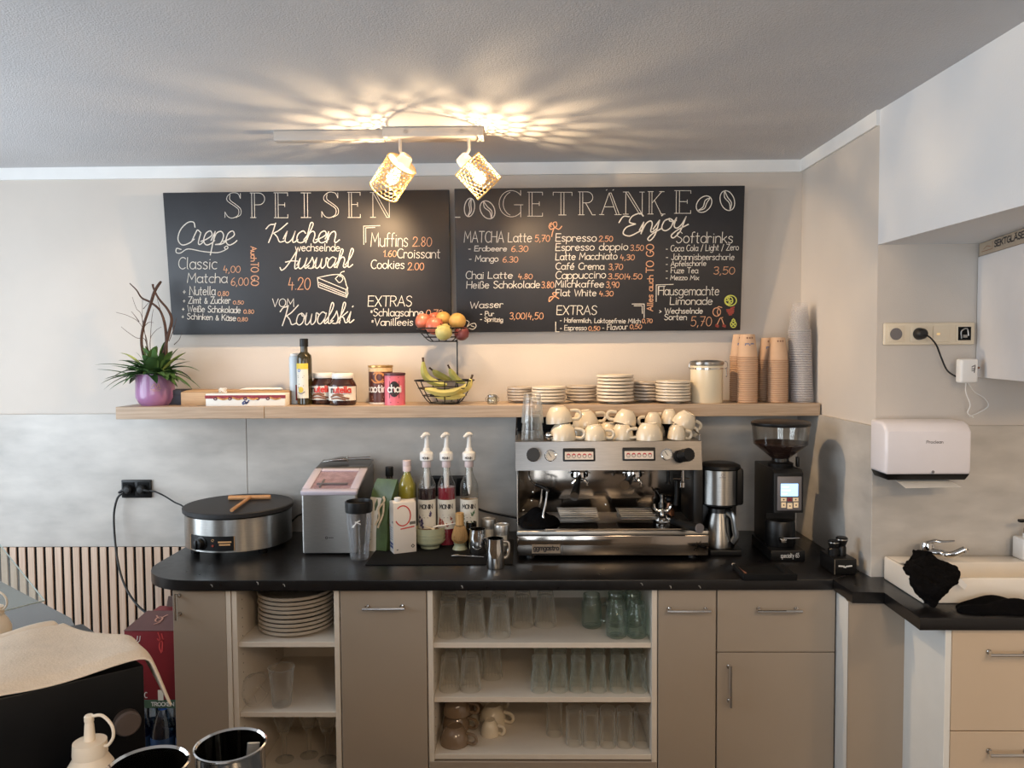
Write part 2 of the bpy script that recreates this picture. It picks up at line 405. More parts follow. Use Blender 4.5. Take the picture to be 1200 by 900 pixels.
for ch, w, st in [
  ('a', .6, [sm((.46, .52), (.26, .62), (.06, .4), (.08, .1), (.26, .02), (.44, .3), (.48, .56)), sm((.48, .56), (.44, .12), (.52, .02), (.66, .16))]),
  ('c', .5, [sm((.42, .5), (.28, .62), (.08, .44), (.08, .12), (.26, 0), (.44, .08), (.56, .2))]),
  ('e', .5, [sm((-.04, .16), (.2, .26), (.4, .44), (.3, .62), (.12, .5), (.08, .18), (.24, 0), (.44, .08), (.56, .2))]),
  ('h', .62, [sm((-.04, .14), (.18, .6), (.26, .98), (.14, 1.04), (.1, .6), (.08, 0)), sm((.08, .05), (.18, .5), (.34, .6), (.44, .42), (.42, .1), (.52, 0), (.68, .16))]),
  ('i', .3, [sm((-.04, .14), (.1, .58)), sm((.1, .58), (.08, .12), (.16, .02), (.34, .16)), [(.14, .82), (.18, .86)]]),
  ('j', .3, [sm((-.04, .16), (.14, .58)), sm((.14, .58), (.1, -.1), (-.04, -.4), (-.16, -.3), (.0, -.06), (.32, .16)), [(.18, .8), (.22, .84)]]),
  ('k', .58, [sm((-.04, .14), (.18, .6), (.26, .98), (.14, 1.04), (.1, .6), (.08, 0)), sm((.44, .58), (.3, .46), (.14, .32)), sm((.14, .34), (.28, .26), (.42, .02), (.62, .16))]),
  ('l', .34, [sm((-.04, .14), (.2, .6), (.28, .96), (.16, 1.06), (.1, .6), (.12, .1), (.22, .02), (.38, .16))]),
  ('n', .6, [sm((-.04, .2), (.06, .58)), sm((.06, .58), (.06, 0)), sm((.06, .05), (.16, .48), (.32, .6), (.42, .44), (.42, .1), (.5, .02), (.64, .16))]),
  ('o', .54, [sm((.28, .6), (.1, .5), (.06, .16), (.24, 0), (.42, .14), (.44, .46), (.28, .6), (.34, .46), (.58, .46))]),
  ('p', .6, [sm((-.04, .2), (.08, .6)), sm((.08, .6), (.04, -.44)), sm((.06, .1), (.14, .5), (.34, .6), (.48, .4), (.4, .08), (.18, .02)), sm((.24, .02), (.44, .04), (.64, .16))]),
  ('r', .46, [sm((-.04, .16), (.08, .56), (.14, .66), (.3, .54)), sm((.3, .54), (.26, .12), (.34, .02), (.5, .16))]),
  ('s', .46, [sm((-.04, .14), (.14, .4), (.22, .64)), sm((.22, .64), (.36, .28), (.3, .02), (.1, .02)), sm((.26, 0), (.38, .04), (.5, .16))]),
  ('u', .6, [sm((-.04, .2), (.08, .6)), sm((.08, .6), (.06, .14), (.2, 0), (.38, .2), (.46, .6)), sm((.46, .6), (.42, .12), (.5, .02), (.66, .16))]),
  ('w', .76, [sm((-.04, .2), (.08, .6)), sm((.08, .6), (.08, .12), (.2, 0), (.34, .2), (.38, .54)), sm((.38, .54), (.38, .12), (.5, 0), (.64, .2), (.62, .58), (.8, .48))]),
  ('y', .56, [sm((-.04, .2), (.08, .6)), sm((.08, .6), (.06, .2), (.2, .06), (.36, .24), (.46, .6)), sm((.46, .6), (.36, -.1), (.16, -.42), (.04, -.28), (.24, -.04), (.62, .18))])]:
    S_[ch] = (w, st)
# large double-stemmed capitals with serifs
def stem(x, d=.11, s=.06, serif=True):
    r = [[(x, 0), (x, 1)], [(x+d, 0), (x+d, 1)]]
    if serif: r += [[(x-s, 0), (x+d+s, 0)], [(x-s, 1), (x+d+s, 1)]]
    return r
H_ = {
 'S': (.62, [sm((.6, .78), (.5, .97), (.28, 1.0), (.1, .86), (.1, .68), (.34, .5), (.52, .34), (.5, .12), (.3, 0), (.12, .05), (.0, .24)), sm((.2, .92), (.2, .72), (.42, .54), (.6, .36), (.6, .14), (.42, .02)), [(0, .24), (0, .02)], [(.6, .78), (.6, .98)]]),
 'P': (.6, stem(.08)+[[(.19, 1), (.36, 1)]+arc(.36, .76, .24, .24, 90, -90, 10)+[(.19, .52)]]),
 'E': (.58, stem(.08)+[[(.19, 1), (.58, 1), (.58, .88)], [(.19, .52), (.46, .52)], [(.46, .6), (.46, .44)], [(.19, 0), (.58, 0), (.58, .13)]]),
 'I': (.4, stem(.14, .12, .12)),
 'N': (.72, [[(.1, 0), (.1, 1)], [(.0, 0), (.2, 0)], [(0, 1), (.1, 1)], [(.1, 1), (.62, 0)], [(.2, 1), (.72, 0)], [(.1, 1), (.2, 1)], [(.62, 0), (.72, 0)], [(.72, 0), (.72, 1)], [(.62, 1), (.8, 1)]]),
 'G': (.8, [arc(.42, .5, .42, .5, 40, 320, 20)+[(.74, .46)], arc(.5, .5, .36, .46, 110, 250, 12), [(.52, .46), (.82, .46)], [(.74, .2), (.74, 0)], [(.74, .82), (.74, 1)]]),
 'T': (.68, stem(.28, .11, .08)+[[(0, 1), (.68, 1)], [(0, 1), (0, .86)], [(.68, 1), (.68, .86)]]),
 'R': (.64, stem(.08)+[[(.19, 1), (.36, 1)]+arc(.36, .76, .22, .24, 90, -90, 10)+[(.19, .52)], [(.3, .52), (.56, 0), (.68, 0)]]),
 'Ä': (.8, [[(.08, 0), (.38, 1)], [(.38, 1), (.68, 0)], [(.46, 1), (.78, 0)], [(.38, 1), (.46, 1)], [(0, 0), (.18, 0)], [(.6, 0), (.86, 0)], [(.2, .36), (.58, .36)], [(.26, 1.12), (.3, 1.16)], [(.52, 1.12), (.56, 1.16)]]),
 'K': (.68, stem(.08)+[[(.6, 1), (.2, .5)], [(.3, .6), (.58, 0)], [(.56, 0), (.74, 0)], [(.5, 1), (.7, 1)]]),
}
def write(text, x0, x1, b0, b1, top, font=G, slant=0.0, track=.13):
    """strokes of a word: from x0 to x1, baseline from b0 to b1, capitals reaching up to 'top' above b0 (v axis up)"""
    S = []; x = 0.0
    for ch in text:
        w, st = font.get(ch, font.get(ch.upper(), G[' ']))
        for s in st: S.append([(x+p[0]+slant*p[1], p[1]) for p in s])
        x += w+track
    x = max(x-track, .01)
    k = (x1-x0)/x; h = top-b0
    return [[(x0+p[0]*k, b0+(b1-b0)*(p[0]/x)+p[1]*h) for p in s] for s in S]
# ------------------------------------------------------------------ palette
m_wall = mat('wall_paint', (206, 198, 189), .9, var=.03, scale=3, bump=.15, bscale=260)
m_soffit = mat('white_paint', (226, 227, 228), .9, var=.02, scale=3, bump=.1, bscale=200)
m_ceil = mat('ceiling_woodchip', (200, 199, 200), .95, var=.02, scale=4, bump=.55, bscale=210)
m_crown = mat('crown_white', (236, 236, 234), .7, var=.02)
m_tile = mat('stone_tile', (190, 185, 178), .42, var=.17, scale=4.5, stretch=(1, 1, 2.6), bump=.08, bscale=40)
m_floor = mat('floor_tile', (120, 112, 104), .5, var=.12, scale=4)
m_slat = wood('slat_wood', (226, 200, 178), (206, 176, 152), 'Z', 5)
m_felt = mat('black_felt', (6, 6, 7), .95, var=.2, scale=200)
m_oak = wood('shelf_oak', (188, 165, 141), (162, 138, 114), 'X', 5, .45)
m_black = mat('worktop_black', (17, 16, 17), .3, var=.25, scale=40, rvar=.06)
m_taupe = mat('cabinet_taupe', (164, 150, 134), .42, var=.02, scale=4)
m_white = mat('carcass_cream', (224, 214, 200), .45, var=.02)
m_lightend = mat('white_end_panel', (226, 226, 222), .45, var=.02)
m_steel = mat('brushed_steel', (172, 170, 166), .24, 1.0, var=.08, scale=30, stretch=(1, 1, 20))
_b = m_steel.node_tree.nodes['Principled BSDF']; _b.inputs['Anisotropic'].default_value = .85; _b.inputs['Anisotropic Rotation'].default_value = .25; _b.inputs['Roughness'].default_value = .34
_tg = m_steel.node_tree.nodes.new('ShaderNodeTangent'); _tg.direction_type = 'RADIAL'; _tg.axis = 'Z'
m_steel.node_tree.links.new(_tg.outputs[0], _b.inputs['Tangent'])
m_chrome = mat('chrome', (215, 213, 210), .09, 1.0, var=.03)
m_mirror = mat('mirror_steel', (150, 142, 134), .1, 1.0, var=.05, scale=6)
m_bplast = mat('black_plastic', (13, 13, 14), .38, var=.2, spec=.35)
m_bmatte = mat('black_matte', (10, 10, 11), .75, var=.2, spec=.2)
m_wplast = mat('white_plastic', (232, 230, 226), .35, var=.02)
m_cable = mat('black_cable', (12, 12, 13), .5, var=.2)
m_board = mat('chalkboard', (33, 33, 37), .48, var=.12, scale=9, bump=.05, bscale=90)
m_chalk = mat('chalk_white', (208, 205, 198), .9, var=.12, scale=160)
m_orange = mat('chalk_orange', (194, 148, 118), .9, var=.12, scale=160)
m_green = mat('chalk_green', (190, 196, 96), .9, var=.12, scale=160)
m_red = mat('chalk_red', (140, 64, 56), .9, var=.12, scale=160)

YW = 3.25; ZC = 0.92; CEIL = 2.47
# ------------------------------------------------------------------ room shell
struct(MB().box(-3.0, 2.4, -3.1, 3.45, -.08, 0).build('floor', m_floor))
struct(MB().box(-3.0, 2.4, -3.1, 3.45, CEIL, CEIL+.08).build('ceiling', m_ceil))
struct(MB().box(-3.0, 1.159, YW, YW+.12, 0, CEIL).build('wall_back', m_wall))
struct(MB().prism([(1.172, 2.58), (2.3, 2.58), (2.3, 3.37), (1.159, 3.37), (1.159, 3.25)], 0, CEIL).build('wall_right', m_wall))
struct(MB().box(2.2, 2.3, -3.0, 2.58, 0, CEIL).build('wall_side', m_wall))
struct(MB().prism([(1.172, 2.58), (1.206, 1.855), (1.30, 0), (1.45, -3.0), (2.2, -3.0), (2.2, 2.58)], 2.03, CEIL).build('trim_1', m_soffit))
w = MB(); w.box(-3.0, -2.9, -3.0, .45, 0, CEIL).box(-3.0, -2.9, 2.72, 3.25, 0, CEIL).box(-3.0, -2.9, .45, 2.72, 0, .65).box(-3.0, -2.9, .45, 2.72, 2.35, CEIL)
struct(w.build('wall_left', m_wall))
w = MB(); w.box(-3.0, -2.2, -3.1, -3.0, 0, CEIL).box(.4, 2.3, -3.1, -3.0, 0, CEIL).box(-2.2, .4, -3.1, -3.0, 0, .5).box(-2.2, .4, -3.1, -3.0, 2.4, CEIL)
struct(w.build('wall_front', m_wall))
w = MB()
for a, b, c, d in ((-2.2, .4, .5, .55), (-2.2, .4, 2.35, 2.4), (-2.2, -2.14, .55, 2.35), (.34, .4, .55, 2.35), (-.93, -.87, .55, 2.35)): w.box(a, b, -3.08, -3.02, c, d, .004)
struct(w.build('window_1', m_wplast))
w = MB()
for a, b, c, d in ((.45, 2.72, .65, .7), (.45, 2.72, 2.3, 2.35), (.45, .51, .7, 2.3), (2.66, 2.72, .7, 2.3), (1.55, 1.61, .7, 2.3)): w.box(-2.98, -2.92, a, b, c, d, .004)
struct(w.build('window_2', m_wplast))
# crown strips
struct(MB().box(-2.9, 1.158, YW-.012, YW, CEIL-.05, CEIL).build('trim_2', m_crown))
struct(MB().prism([(1.147, 3.238), (1.160, 2.58), (1.172, 2.58), (1.159, 3.238)], CEIL-.05, CEIL).build('trim_3', m_crown))
# stone-look wall cladding
w = MB(); ZT = 1.428; ZS = .856
for a, b in ((-2.9, -1.187), (-1.185, .022), (.024, 1.146)): w.box(a, b, YW-.012, YW, ZS, ZT, .001, 1)
struct(w.build('trim_4', m_tile))
w = MB(); w.prism([(1.147, 3.238), (1.158, 2.572), (1.172, 2.580), (1.159, 3.238)], .80, ZT)
struct(w.build('trim_5', m_tile))
w = MB(); w.box(1.158, 2.2, 2.568, 2.58, .80, ZT, .001, 1)
struct(w.build('trim_6', m_tile))
# acoustic slat cladding under the tiles, left of the cabinets
struct(MB().box(-2.9, -1.0, YW-.006, YW, 0, ZS-.002).build('trim_7', m_felt))
w = MB(); x = -2.89
while x < -1.02:
    w.box(x, x+.0275, YW-.013, YW-.006, .0, ZS-.002, .001, 1); x += .0392
struct(w.build('trim_8', m_slat))

# ------------------------------------------------------------------ chalkboards
def quadmap(TL, TR, BR, BL):
    """photo position -> (s, t) in the quad, s from left to right, t from bottom to top"""
    def fn(px, py):
        s = .5; t = .5
        for _ in range(12):
            lx = BL[0]+(TL[0]-BL[0])*t; rx = BR[0]+(TR[0]-BR[0])*t; s = (px-lx)/(rx-lx)
            ty = TL[1]+(TR[1]-TL[1])*s; by = BL[1]+(BR[1]-BL[1])*s; t = (by-py)/(by-ty)
        return s, t
    return fn
class Board:
    def __init__(s, name, label, TL, TR, BR, BL, ox, oy, k):
        s.q = quadmap(TL, TR, BR, BL); s.ox, s.oy, s.k = ox, oy, k
        yb, yt = YW-.045, YW-.100
        p = [at(*BL, yb), at(*BR, yb), at(*TR, yt), at(*TL, yt)]
        c = (p[0]+p[1])/2
        ex = (p[1]-p[0]); s.W = ex.length; ex.normalize()
        ez = ((p[2]+p[3])/2-c); s.H = ez.length
        ez = (ez-ex*ez.dot(ex)).normalized(); ey = ez.cross(ex)
        s.root = thing(name, label, 'chalkboard', c)
        s.root.matrix_world = Matrix(((ex.x, ey.x, ez.x, c.x), (ex.y, ey.y, ez.y, c.y), (ex.z, ey.z, ez.z, c.z), (0, 0, 0, 1)))
        MB().box(-s.W/2, s.W/2, 0, .018, 0, s.H, .002).build('writing_panel', m_board, s.root)
        MB().box(-s.W/2+.12, s.W/2-.12, .018, .04, s.H*.08, s.H*.12, .003).box(-s.W/2+.12, s.W/2-.12, .018, .05, s.H*.75, s.H*.79, .003).build('mounting_batten', m_oak, s.root)
    def fn(s, u, v):                       # crop position of the photo -> board surface; v axis is up
        a, b = s.q(s.ox+u*s.k, s.oy-v*s.k)
        return Vector(((a-.5)*s.W, 0, b*s.H)), Vector((0, -1, 0))
    def put(s, name, items, w, material):
        for st in items: MB().ribbon(st, w, s.fn, .0012).build(name, material, s.root, smooth=0)
def T(text, x0, x1, b0, top, b1=None, font=G, slant=.06, track=.13):
    b1 = b0 if b1 is None else b1
    return write(text, x0, x1, -b0, -b1, -top, font, slant, track)
def SC_(text, x0, x1, b0, top, b1=None, track=-.06): return T(text, x0, x1, b0, top, b1, S_, .18, track)
def L(*pts): return [[(p[0], -p[1]) for p in pts]]
def LS(*pts): return [sm(*[(p[0], -p[1]) for p in pts])]
def heading(spec):
    S = []
    for ch, x0, x1, top, base in spec:
        w, st = H_[ch]
        for q in st: S.append([(x0+(x1-x0)*p[0]/w, -base+(base-top)*p[1]) for p in q])
    return S
def bean(x0, x1, y0, y1, tilt):
    cx, cy, rx, ry = (x0+x1)/2, (y0+y1)/2, (x1-x0)/2, (y1-y0)/2; S = []
    ca, sa = math.cos(tilt), math.sin(tilt)
    R = lambda p: (cx+p[0]*ca-p[1]*sa, -(cy+p[0]*sa+p[1]*ca))
    S.append([R(p) for p in arc(0, 0, rx, ry, 0, 360, 24)])
    S.append([R(p) for p in sm((.1*rx, -ry), (-.22*rx, -.4*ry), (.15*rx, .3*ry), (-.1*rx, ry))])
    S.append([R(p) for p in sm((.1*rx, -ry), (.2*rx, -.3*ry), (.45*rx, .35*ry), (-.1*rx, ry))])
    return S
b1 = Board('chalkboard', 'black menu chalkboard headed SPEISEN, hanging left of the other board', (193, 226.5), (527, 221.5), (529.3, 390), (202.3, 392.5), 190, 210, .29167)
b1.put('heading_letter', [heading([q]) for q in ([('S', 260, 325, 56, 155), ('P', 360, 420, 56, 153), ('E', 455, 512, 55, 153), ('I', 563, 607, 55, 152), ('S', 648, 715, 52, 152), ('E', 750, 802, 52, 151), ('N', 842, 918, 52, 150)])], 2.2, m_chalk)
b1.put('script_words', [SC_('Crepe', 60, 298, 262, 172), SC_('Kuchen', 425, 712, 252, 176), SC_('Auswahl', 490, 765, 358, 288, 350), SC_('Kowalski', 478, 768, 588, 508, 576)], 4.2, m_chalk)
b1.put('flourish', [LS((82, 280), (64, 276), (62, 292), (80, 294), (110, 278), (170, 288), (230, 292), (268, 276), (266, 266), (256, 272), (262, 280))], 3.5, m_chalk)
b1.put('lettering', [T('Classic', 70, 224, 358, 312), T('Matcha', 105, 264, 413, 375), T('+ Nutella', 86, 216, 463, 428), T('+ Zimt & Zucker', 86, 277, 497, 470), T('+ Weiße Schokolade', 82, 317, 530, 504, 536), T('+ Schinken & Käse', 80, 298, 560, 536, 568),
   T('wechselnde', 540, 718, 285, 256), T('VOM', 445, 532, 510, 478), T('Muffins', 843, 990, 266, 212), T('Croissant', 948, 1118, 312, 275), T('Cookies', 843, 975, 355, 320), T('EXTRAS', 830, 1004, 508, 466), T('*Schlagsahne', 838, 1050, 548, 518), T('*Vanilleeis', 842, 1008, 587, 558)], 2.9, m_chalk)
b1.put('price_lettering', [T('4,00', 250, 318, 372, 345), T('6,00', 280, 350, 424, 392), T('0.80', 227, 270, 466, 448), T('0.50', 288, 330, 500, 486), T('0.80', 330, 371, 538, 522), T('0,80', 305, 345, 569, 554), T('4.20', 510, 598, 440, 392), T('2.80', 1010, 1085, 265, 228), T('1.60', 893, 944, 307, 282), T('2.00', 990, 1053, 360, 331), T('0,70', 1062, 1128, 546, 522), T('0,70', 1022, 1080, 586, 562)], 2.8, m_orange)
def down(text, x0, x1, y0, y1):
    S = write(text, 0, y1-y0, 0, 0, x1-x0, G, 0)
    return [[(x0+p[1], -(y0+p[0])) for p in s] for s in S]
def upw(text, x0, x1, y0, y1):
    S = write(text, 0, y1-y0, 0, 0, x1-x0, G, 0)
    return [[(x1-p[1], -(y1-p[0])) for p in s] for s in S]
b1.put('side_lettering', [down('Auch', 362, 384, 268, 326), down('TO GO', 362, 392, 332, 424)], 3.6, m_orange)
b1.put('cake_drawing', [sum([L((628, 392), (742, 440), (750, 372+62), (742, 420)), L((628, 392), (632, 430), (744, 472), (742, 440)), LS((628, 392), (690, 380), (730, 384), (746, 428)), L((630, 410), (743, 456)), L((744, 472), (750, 456), (746, 428)), LS((700, 396), (716, 382), (730, 396), (716, 412), (700, 396)), LS((718, 388), (722, 372), (736, 366)), L((636, 420), (740, 464))], [])], 3.2, m_chalk)
b1.put('corner_mark', [sum([L((815, 258), (815, 185), (880, 183)), L((823, 250), (823, 192), (860, 190))], [])], 2.6, m_chalk)

b2 = Board('chalkboard', 'black menu chalkboard headed GETRÄNKE, hanging right of the other board', (533.3, 221.8), (871, 216.8), (867.6, 387), (535.5, 389.6), 525, 210, .29583)
b2.put('heading_letter', [heading([q]) for q in ([('G', 205, 297, 46, 148), ('E', 315, 376, 52, 145), ('T', 418, 492, 52, 140), ('R', 515, 580, 50, 139), ('Ä', 600, 680, 54, 138), ('N', 693, 768, 50, 136), ('K', 788, 852, 48, 135), ('E', 892, 958, 44, 132)])], 2.2, m_chalk)
b2.put('coffee_bean_drawing', [bean(68, 108, 76, 148, .15), bean(132, 186, 84, 158, -.5), bean(984, 1036, 60, 132, .7), bean(1074, 1128, 42, 122, -.35), L((30, 150), (50, 150))], 3.4, m_chalk)
b2.put('script_words', [SC_('Enjoy', 690, 940, 222, 146, 190)], 4.6, m_chalk)
b2.put('lettering', [T('MATCHA', 66, 222, 248, 205), T('Latte', 240, 333, 246, 210), T('- Erdbeere', 82, 234, 282, 262), T('- Mango', 85, 200, 323, 300), T('Chai', 72, 142, 392, 362), T('Latte', 160, 257, 390, 364), T('Heiße Schokolade', 75, 365, 430, 402, 427),
   T('Wasser', 88, 218, 510, 484, 506), T('- Pur', 128, 182, 540, 522), T('- Spritzig', 128, 218, 561, 544, 564), T('Espresso', 428, 588, 243, 213), T('Espresso doppio', 428, 712, 280, 252, 276), T('Latte Macchiato', 428, 670, 317, 290, 313), T('Café Crema', 428, 618, 354, 328), T('Cappuccino', 428, 625, 392, 362, 388), T('Milchkaffee', 426, 618, 425, 398), T('Flat White', 428, 588, 460, 434), T('EXTRAS', 432, 590, 535, 499),
   T('Softdrinks', 902, 1123, 248, 205), T('Hausgemachte', 834, 1072, 456, 420), T('Limonade', 880, 1046, 494, 464), T('> Wechselnde', 838, 1008, 530, 508), T('Sorten', 858, 945, 556, 533)], 2.8, m_chalk)
b2.put('small_lettering', [T('- Hafermilch, Laktosefreie Milch', 445, 763, 566, 548, 570), T('- Espresso', 445, 550, 598, 578), T('- Flavour', 612, 712, 598, 575, 594), T('- Coca Cola / Light / Zero', 862, 1147, 282, 258, 276), T('- Johannisbeerschorle', 862, 1130, 315, 291), T('- Apfelschorle', 862, 1020, 341, 321, 338), T('- Fuze Tea', 862, 988, 368, 346), T('- Mezzo Mix', 862, 992, 395, 377)], 2.3, m_chalk)
b2.put('price_lettering', [T('5,70', 346, 404, 244, 219), T('6.30', 252, 318, 284, 261), T('6.30', 218, 278, 326, 304), T('4.80', 279, 335, 392, 372), T('3.80', 372, 420, 428, 403), T('3,00|4,50', 245, 378, 553, 527), T('2.50', 599, 652, 243, 222), T('3.50', 722, 774, 279, 257), T('4,30', 682, 738, 316, 295), T('3,70', 637, 692, 354, 332), T('3.50|4.50', 635, 768, 392, 371), T('3,90', 627, 678, 426, 403), T('4.30', 600, 655, 460, 440), T('0,70', 770, 810, 568, 552), T('0,50', 558, 603, 599, 582), T('0,50', 722, 768, 592, 575), T('3,50', 1050, 1132, 372, 343), T('5,70', 962, 1043, 581, 543)], 2.7, m_orange)
b2.put('side_lettering', [upw('Alles auch', 790, 812, 378, 520), upw('TO GO', 785, 814, 254, 366)], 3.6, m_orange)
b2.put('vine_drawing', [LS((452, 184), (440, 196), (424, 190), (416, 206), (412, 224))+LS((424, 190), (408, 196), (402, 182), (416, 176), (424, 190))+LS((424, 190), (418, 172), (430, 168), (432, 182), (424, 190))+LS((410, 186), (404, 176), (412, 170)), LS((440, 470), (424, 462), (412, 474), (402, 482), (404, 466), (416, 462))+LS((424, 462), (416, 450), (426, 446), (430, 456), (424, 462))+L((424, 462), (434, 450))], 4.0, m_orange)
b2.put('corner_mark', [L((730, 492), (778, 492), (778, 548))+L((738, 499), (770, 499), (771, 530)), L((428, 565), (428, 604), (442, 604)), L((825, 482), (825, 415), (892, 413))+L((833, 455), (833, 422), (860, 420))], 2.8, m_chalk)
b2.put('snail_drawing', [sum([LS((70, 556), (84, 566), (76, 584), (90, 574), (106, 570), (112, 582), (100, 594), (84, 590)), LS((92, 580), (104, 584))], [])], 3.0, m_chalk)
def ell(cx, cy, rx, ry, a=0): return [[(p[0], -p[1]) for p in arc(cx, cy, rx, ry, 0, 360, 20)]]
b2.put('lime_drawing', [ell(1118, 478, 23, 21)+ell(1112, 478, 15, 15)+L((1100, 478), (1124, 478))+L((1112, 466), (1112, 490))+L((1104, 468), (1120, 488))], 4.0, m_green)
b2.put('pineapple_drawing', [sum([ell(1130, 574, 11, 13), L((1122, 566), (1138, 582)), L((1138, 566), (1122, 582)), L((1124, 558), (1130, 552), (1136, 558))], [])], 4.0, m_green)
b2.put('orange_drawing', [ell(1064, 524, 15, 17)+L((1064, 508), (1072, 502), (1084, 506))+LS((1070, 512), (1066, 524), (1070, 536))], 3.6, m_orange)
b2.put('cherry_stalks', [LS((1066, 575), (1080, 548), (1092, 574))+L((1080, 548), (1088, 546))], 3.6, m_orange)
b2.put('berry_drawing', [L((1104, 516), (1130, 514))+L((1106, 522), (1130, 522))+L((1110, 529), (1128, 528))+L((1114, 535), (1122, 534))+L((1120, 510), (1132, 504)), L((1062, 576), (1070, 580))+L((1062, 581), (1070, 584)), L((1090, 576), (1098, 580))+L((1090, 581), (1098, 584))], 7.0, m_red)
PYR = 170
def X_(px, Y): return at(px, PYR, Y).x
def Z_(px, py, Y): return at(px, py, Y).z
# ------------------------------------------------------------------ ceiling spotlight
YL = 2.74
m_rail = mat('rail_grey', (186, 178, 170), .4, var=.02)
m_shade = mat('woven_shade', (200, 166, 108), .7, var=.1, scale=80)
m_bulb = mat('lit_bulb', (255, 214, 150), .3, emit=9, var=.02)
xa, xb, xc = X_(321, YL), X_(450, YL), X_(567, YL)
m_cap = mat('milky_cap', (240, 232, 216), .5, var=.02)
_nt = m_cap.node_tree; _p = _nt.nodes['Principled BSDF']; _tl = _nt.nodes.new('ShaderNodeBsdfTranslucent'); _tl.inputs['Color'].default_value = lin((244, 232, 206))
_tp = _nt.nodes.new('ShaderNodeBsdfTransparent'); _m1 = _nt.nodes.new('ShaderNodeMixShader'); _m1.inputs[0].default_value = .55; _m2 = _nt.nodes.new('ShaderNodeMixShader'); _m2.inputs[0].default_value = .55
_nt.links.new(_p.outputs[0], _m1.inputs[1]); _nt.links.new(_tl.outputs[0], _m1.inputs[2]); _nt.links.new(_m1.outputs[0], _m2.inputs[1]); _nt.links.new(_tp.outputs[0], _m2.inputs[2]); _nt.links.new(_m2.outputs[0], _nt.nodes['Material Output'].inputs['Surface'])
lamp = thing('ceiling_spotlight', 'white ceiling rail lamp with two glowing woven lattice spots', 'ceiling lamp', ((xa+xc)/2, YL, CEIL))
ox = (xa+xc)/2
MB().box(xa-ox, xb-ox, -.005, .035, -.036, -.0005, .003).build('ceiling_rail', m_rail, lamp)
MB().box(xb-ox, xc-ox, -.03, .05, -.034, -.0005, .003).build('mounting_plate', m_rail, lamp)
for px in (477, 542):
    MB().lathe([(0, -.003), (.006, -.002), (.006, .002)], 12, tr(X_(px, YL)-ox, -.031, -.017) @ rotx(PI/2)).build('screw', m_chrome, lamp)
def spot(px, p_top, p_bot, tilt_y):
    """one spot: stem, socket cup and lattice shade along the axis from p_top to p_bot (photo positions)"""
    a = at(*p_top, YL)-Vector((ox, YL, CEIL)); b = at(*p_bot, YL+tilt_y)-Vector((ox, YL, CEIL))
    ax = (b-a).normalized(); Ls = (b-a).length; R = .056
    q = ax.to_track_quat('Z', 'Y').to_matrix().to_4x4(); Mx = tr(*a) @ q
    X0 = X_(px, YL)-ox
    MB().tube([(X0, 0, -.034), (X0, 0, -.075), tuple(a-ax*.02)], .0055, 10).build('stem', m_rail, lamp)
    sh = MB()
    nk, nz_ = 22, 9
    for j in range(nz_):                       # woven cane lattice: rows of rings offset from each other
        for k in range(nk):
            ph = 2*PI*(k+.5*(j % 2))/nk; z = Ls*(j+.5)/nz_
            r1 = .0080; r0 = Ls/nz_*.58
            sh.tube([((R)*math.cos(ph+r1*math.cos(t)/R), R*math.sin(ph+r1*math.cos(t)/R), z+r0*math.sin(t)) for t in [2*PI*i/9 for i in range(9)]], .0013, 4, closed=True)
    s = sh.build('lamp_shade', m_shade, lamp); s.matrix_local = Mx
    for z in (0.0, Ls):
        r = MB(); r.tube([(R*math.cos(t), R*math.sin(t), z) for t in [2*PI*i/40 for i in range(40)]], .0028, 6, closed=True)
        g = r.build('shade_rim', m_shade, s)
    c = MB(); c.lathe([(.0, .002), (R-.001, .002), (R-.001, -.001), (.026, -.002), (.023, -.03), (.018, -.036), (0, -.036)], 28)
    g = c.build('lamp_socket', m_cap, lamp); g.matrix_local = Mx
    bl = MB(); bl.lathe([(0, .088), (.012, .086), (.02, .074), (.0225, .06), (.017, .04), (.012, .026), (.012, .004), (0, .004)], 20)
    g = bl.build('bulb', m_bulb, lamp); g.matrix_local = Mx
    l = bpy.data.lights.new('spot_glow', 'POINT'); l.energy = 16; l.color = (1.0, .72, .42); l.shadow_soft_size = .004
    lo = bpy.data.objects.new('spot_glow', l); COL.objects.link(lo); lo.parent = lamp; lo.location = a+ax*(Ls*.62)-Vector((0, .026, 0))
    l = bpy.data.lights.new('spot_beam', 'SPOT'); l.energy = 33; l.color = (1.0, .66, .36); l.shadow_soft_size = .02; l.spot_size = 2.0; l.spot_blend = .9
    lo = bpy.data.objects.new('spot_beam', l); COL.objects.link(lo); lo.parent = lamp; lo.location = a+ax*(Ls*.8)
    lo.rotation_euler = (ax+Vector((0, .35, -.15))).to_track_quat('-Z', 'Y').to_euler()
spot(469, (471, 192), (450, 224), .055)
spot(549.5, (547.5, 192), (573.7, 221), .02)

# ------------------------------------------------------------------ wall shelf
PYR = 470
YF = 3.02; ZSH = 1.473
x0, x1, x2 = X_(135, YF), X_(309.4, YF), 1.156
def shelf(name, label, a, b):
    t = thing(name, label, 'shelf', ((a+b)/2, (YF+YW)/2, ZSH-.049))
    h = (b-a)/2; d = (YW-.014-YF)/2
    MB().box(-h, h, -(YW+YF)/2+YF, d, 0, .049, .0015, 1).build('shelf_board', m_oak, t)
    return t
shelf('wall_shelf', 'short left length of the oak wall shelf, carrying the plant', x0, x1-.0008)
shelf('wall_shelf', 'long right length of the oak wall shelf, carrying cups and saucers', x1+.0012, x2)

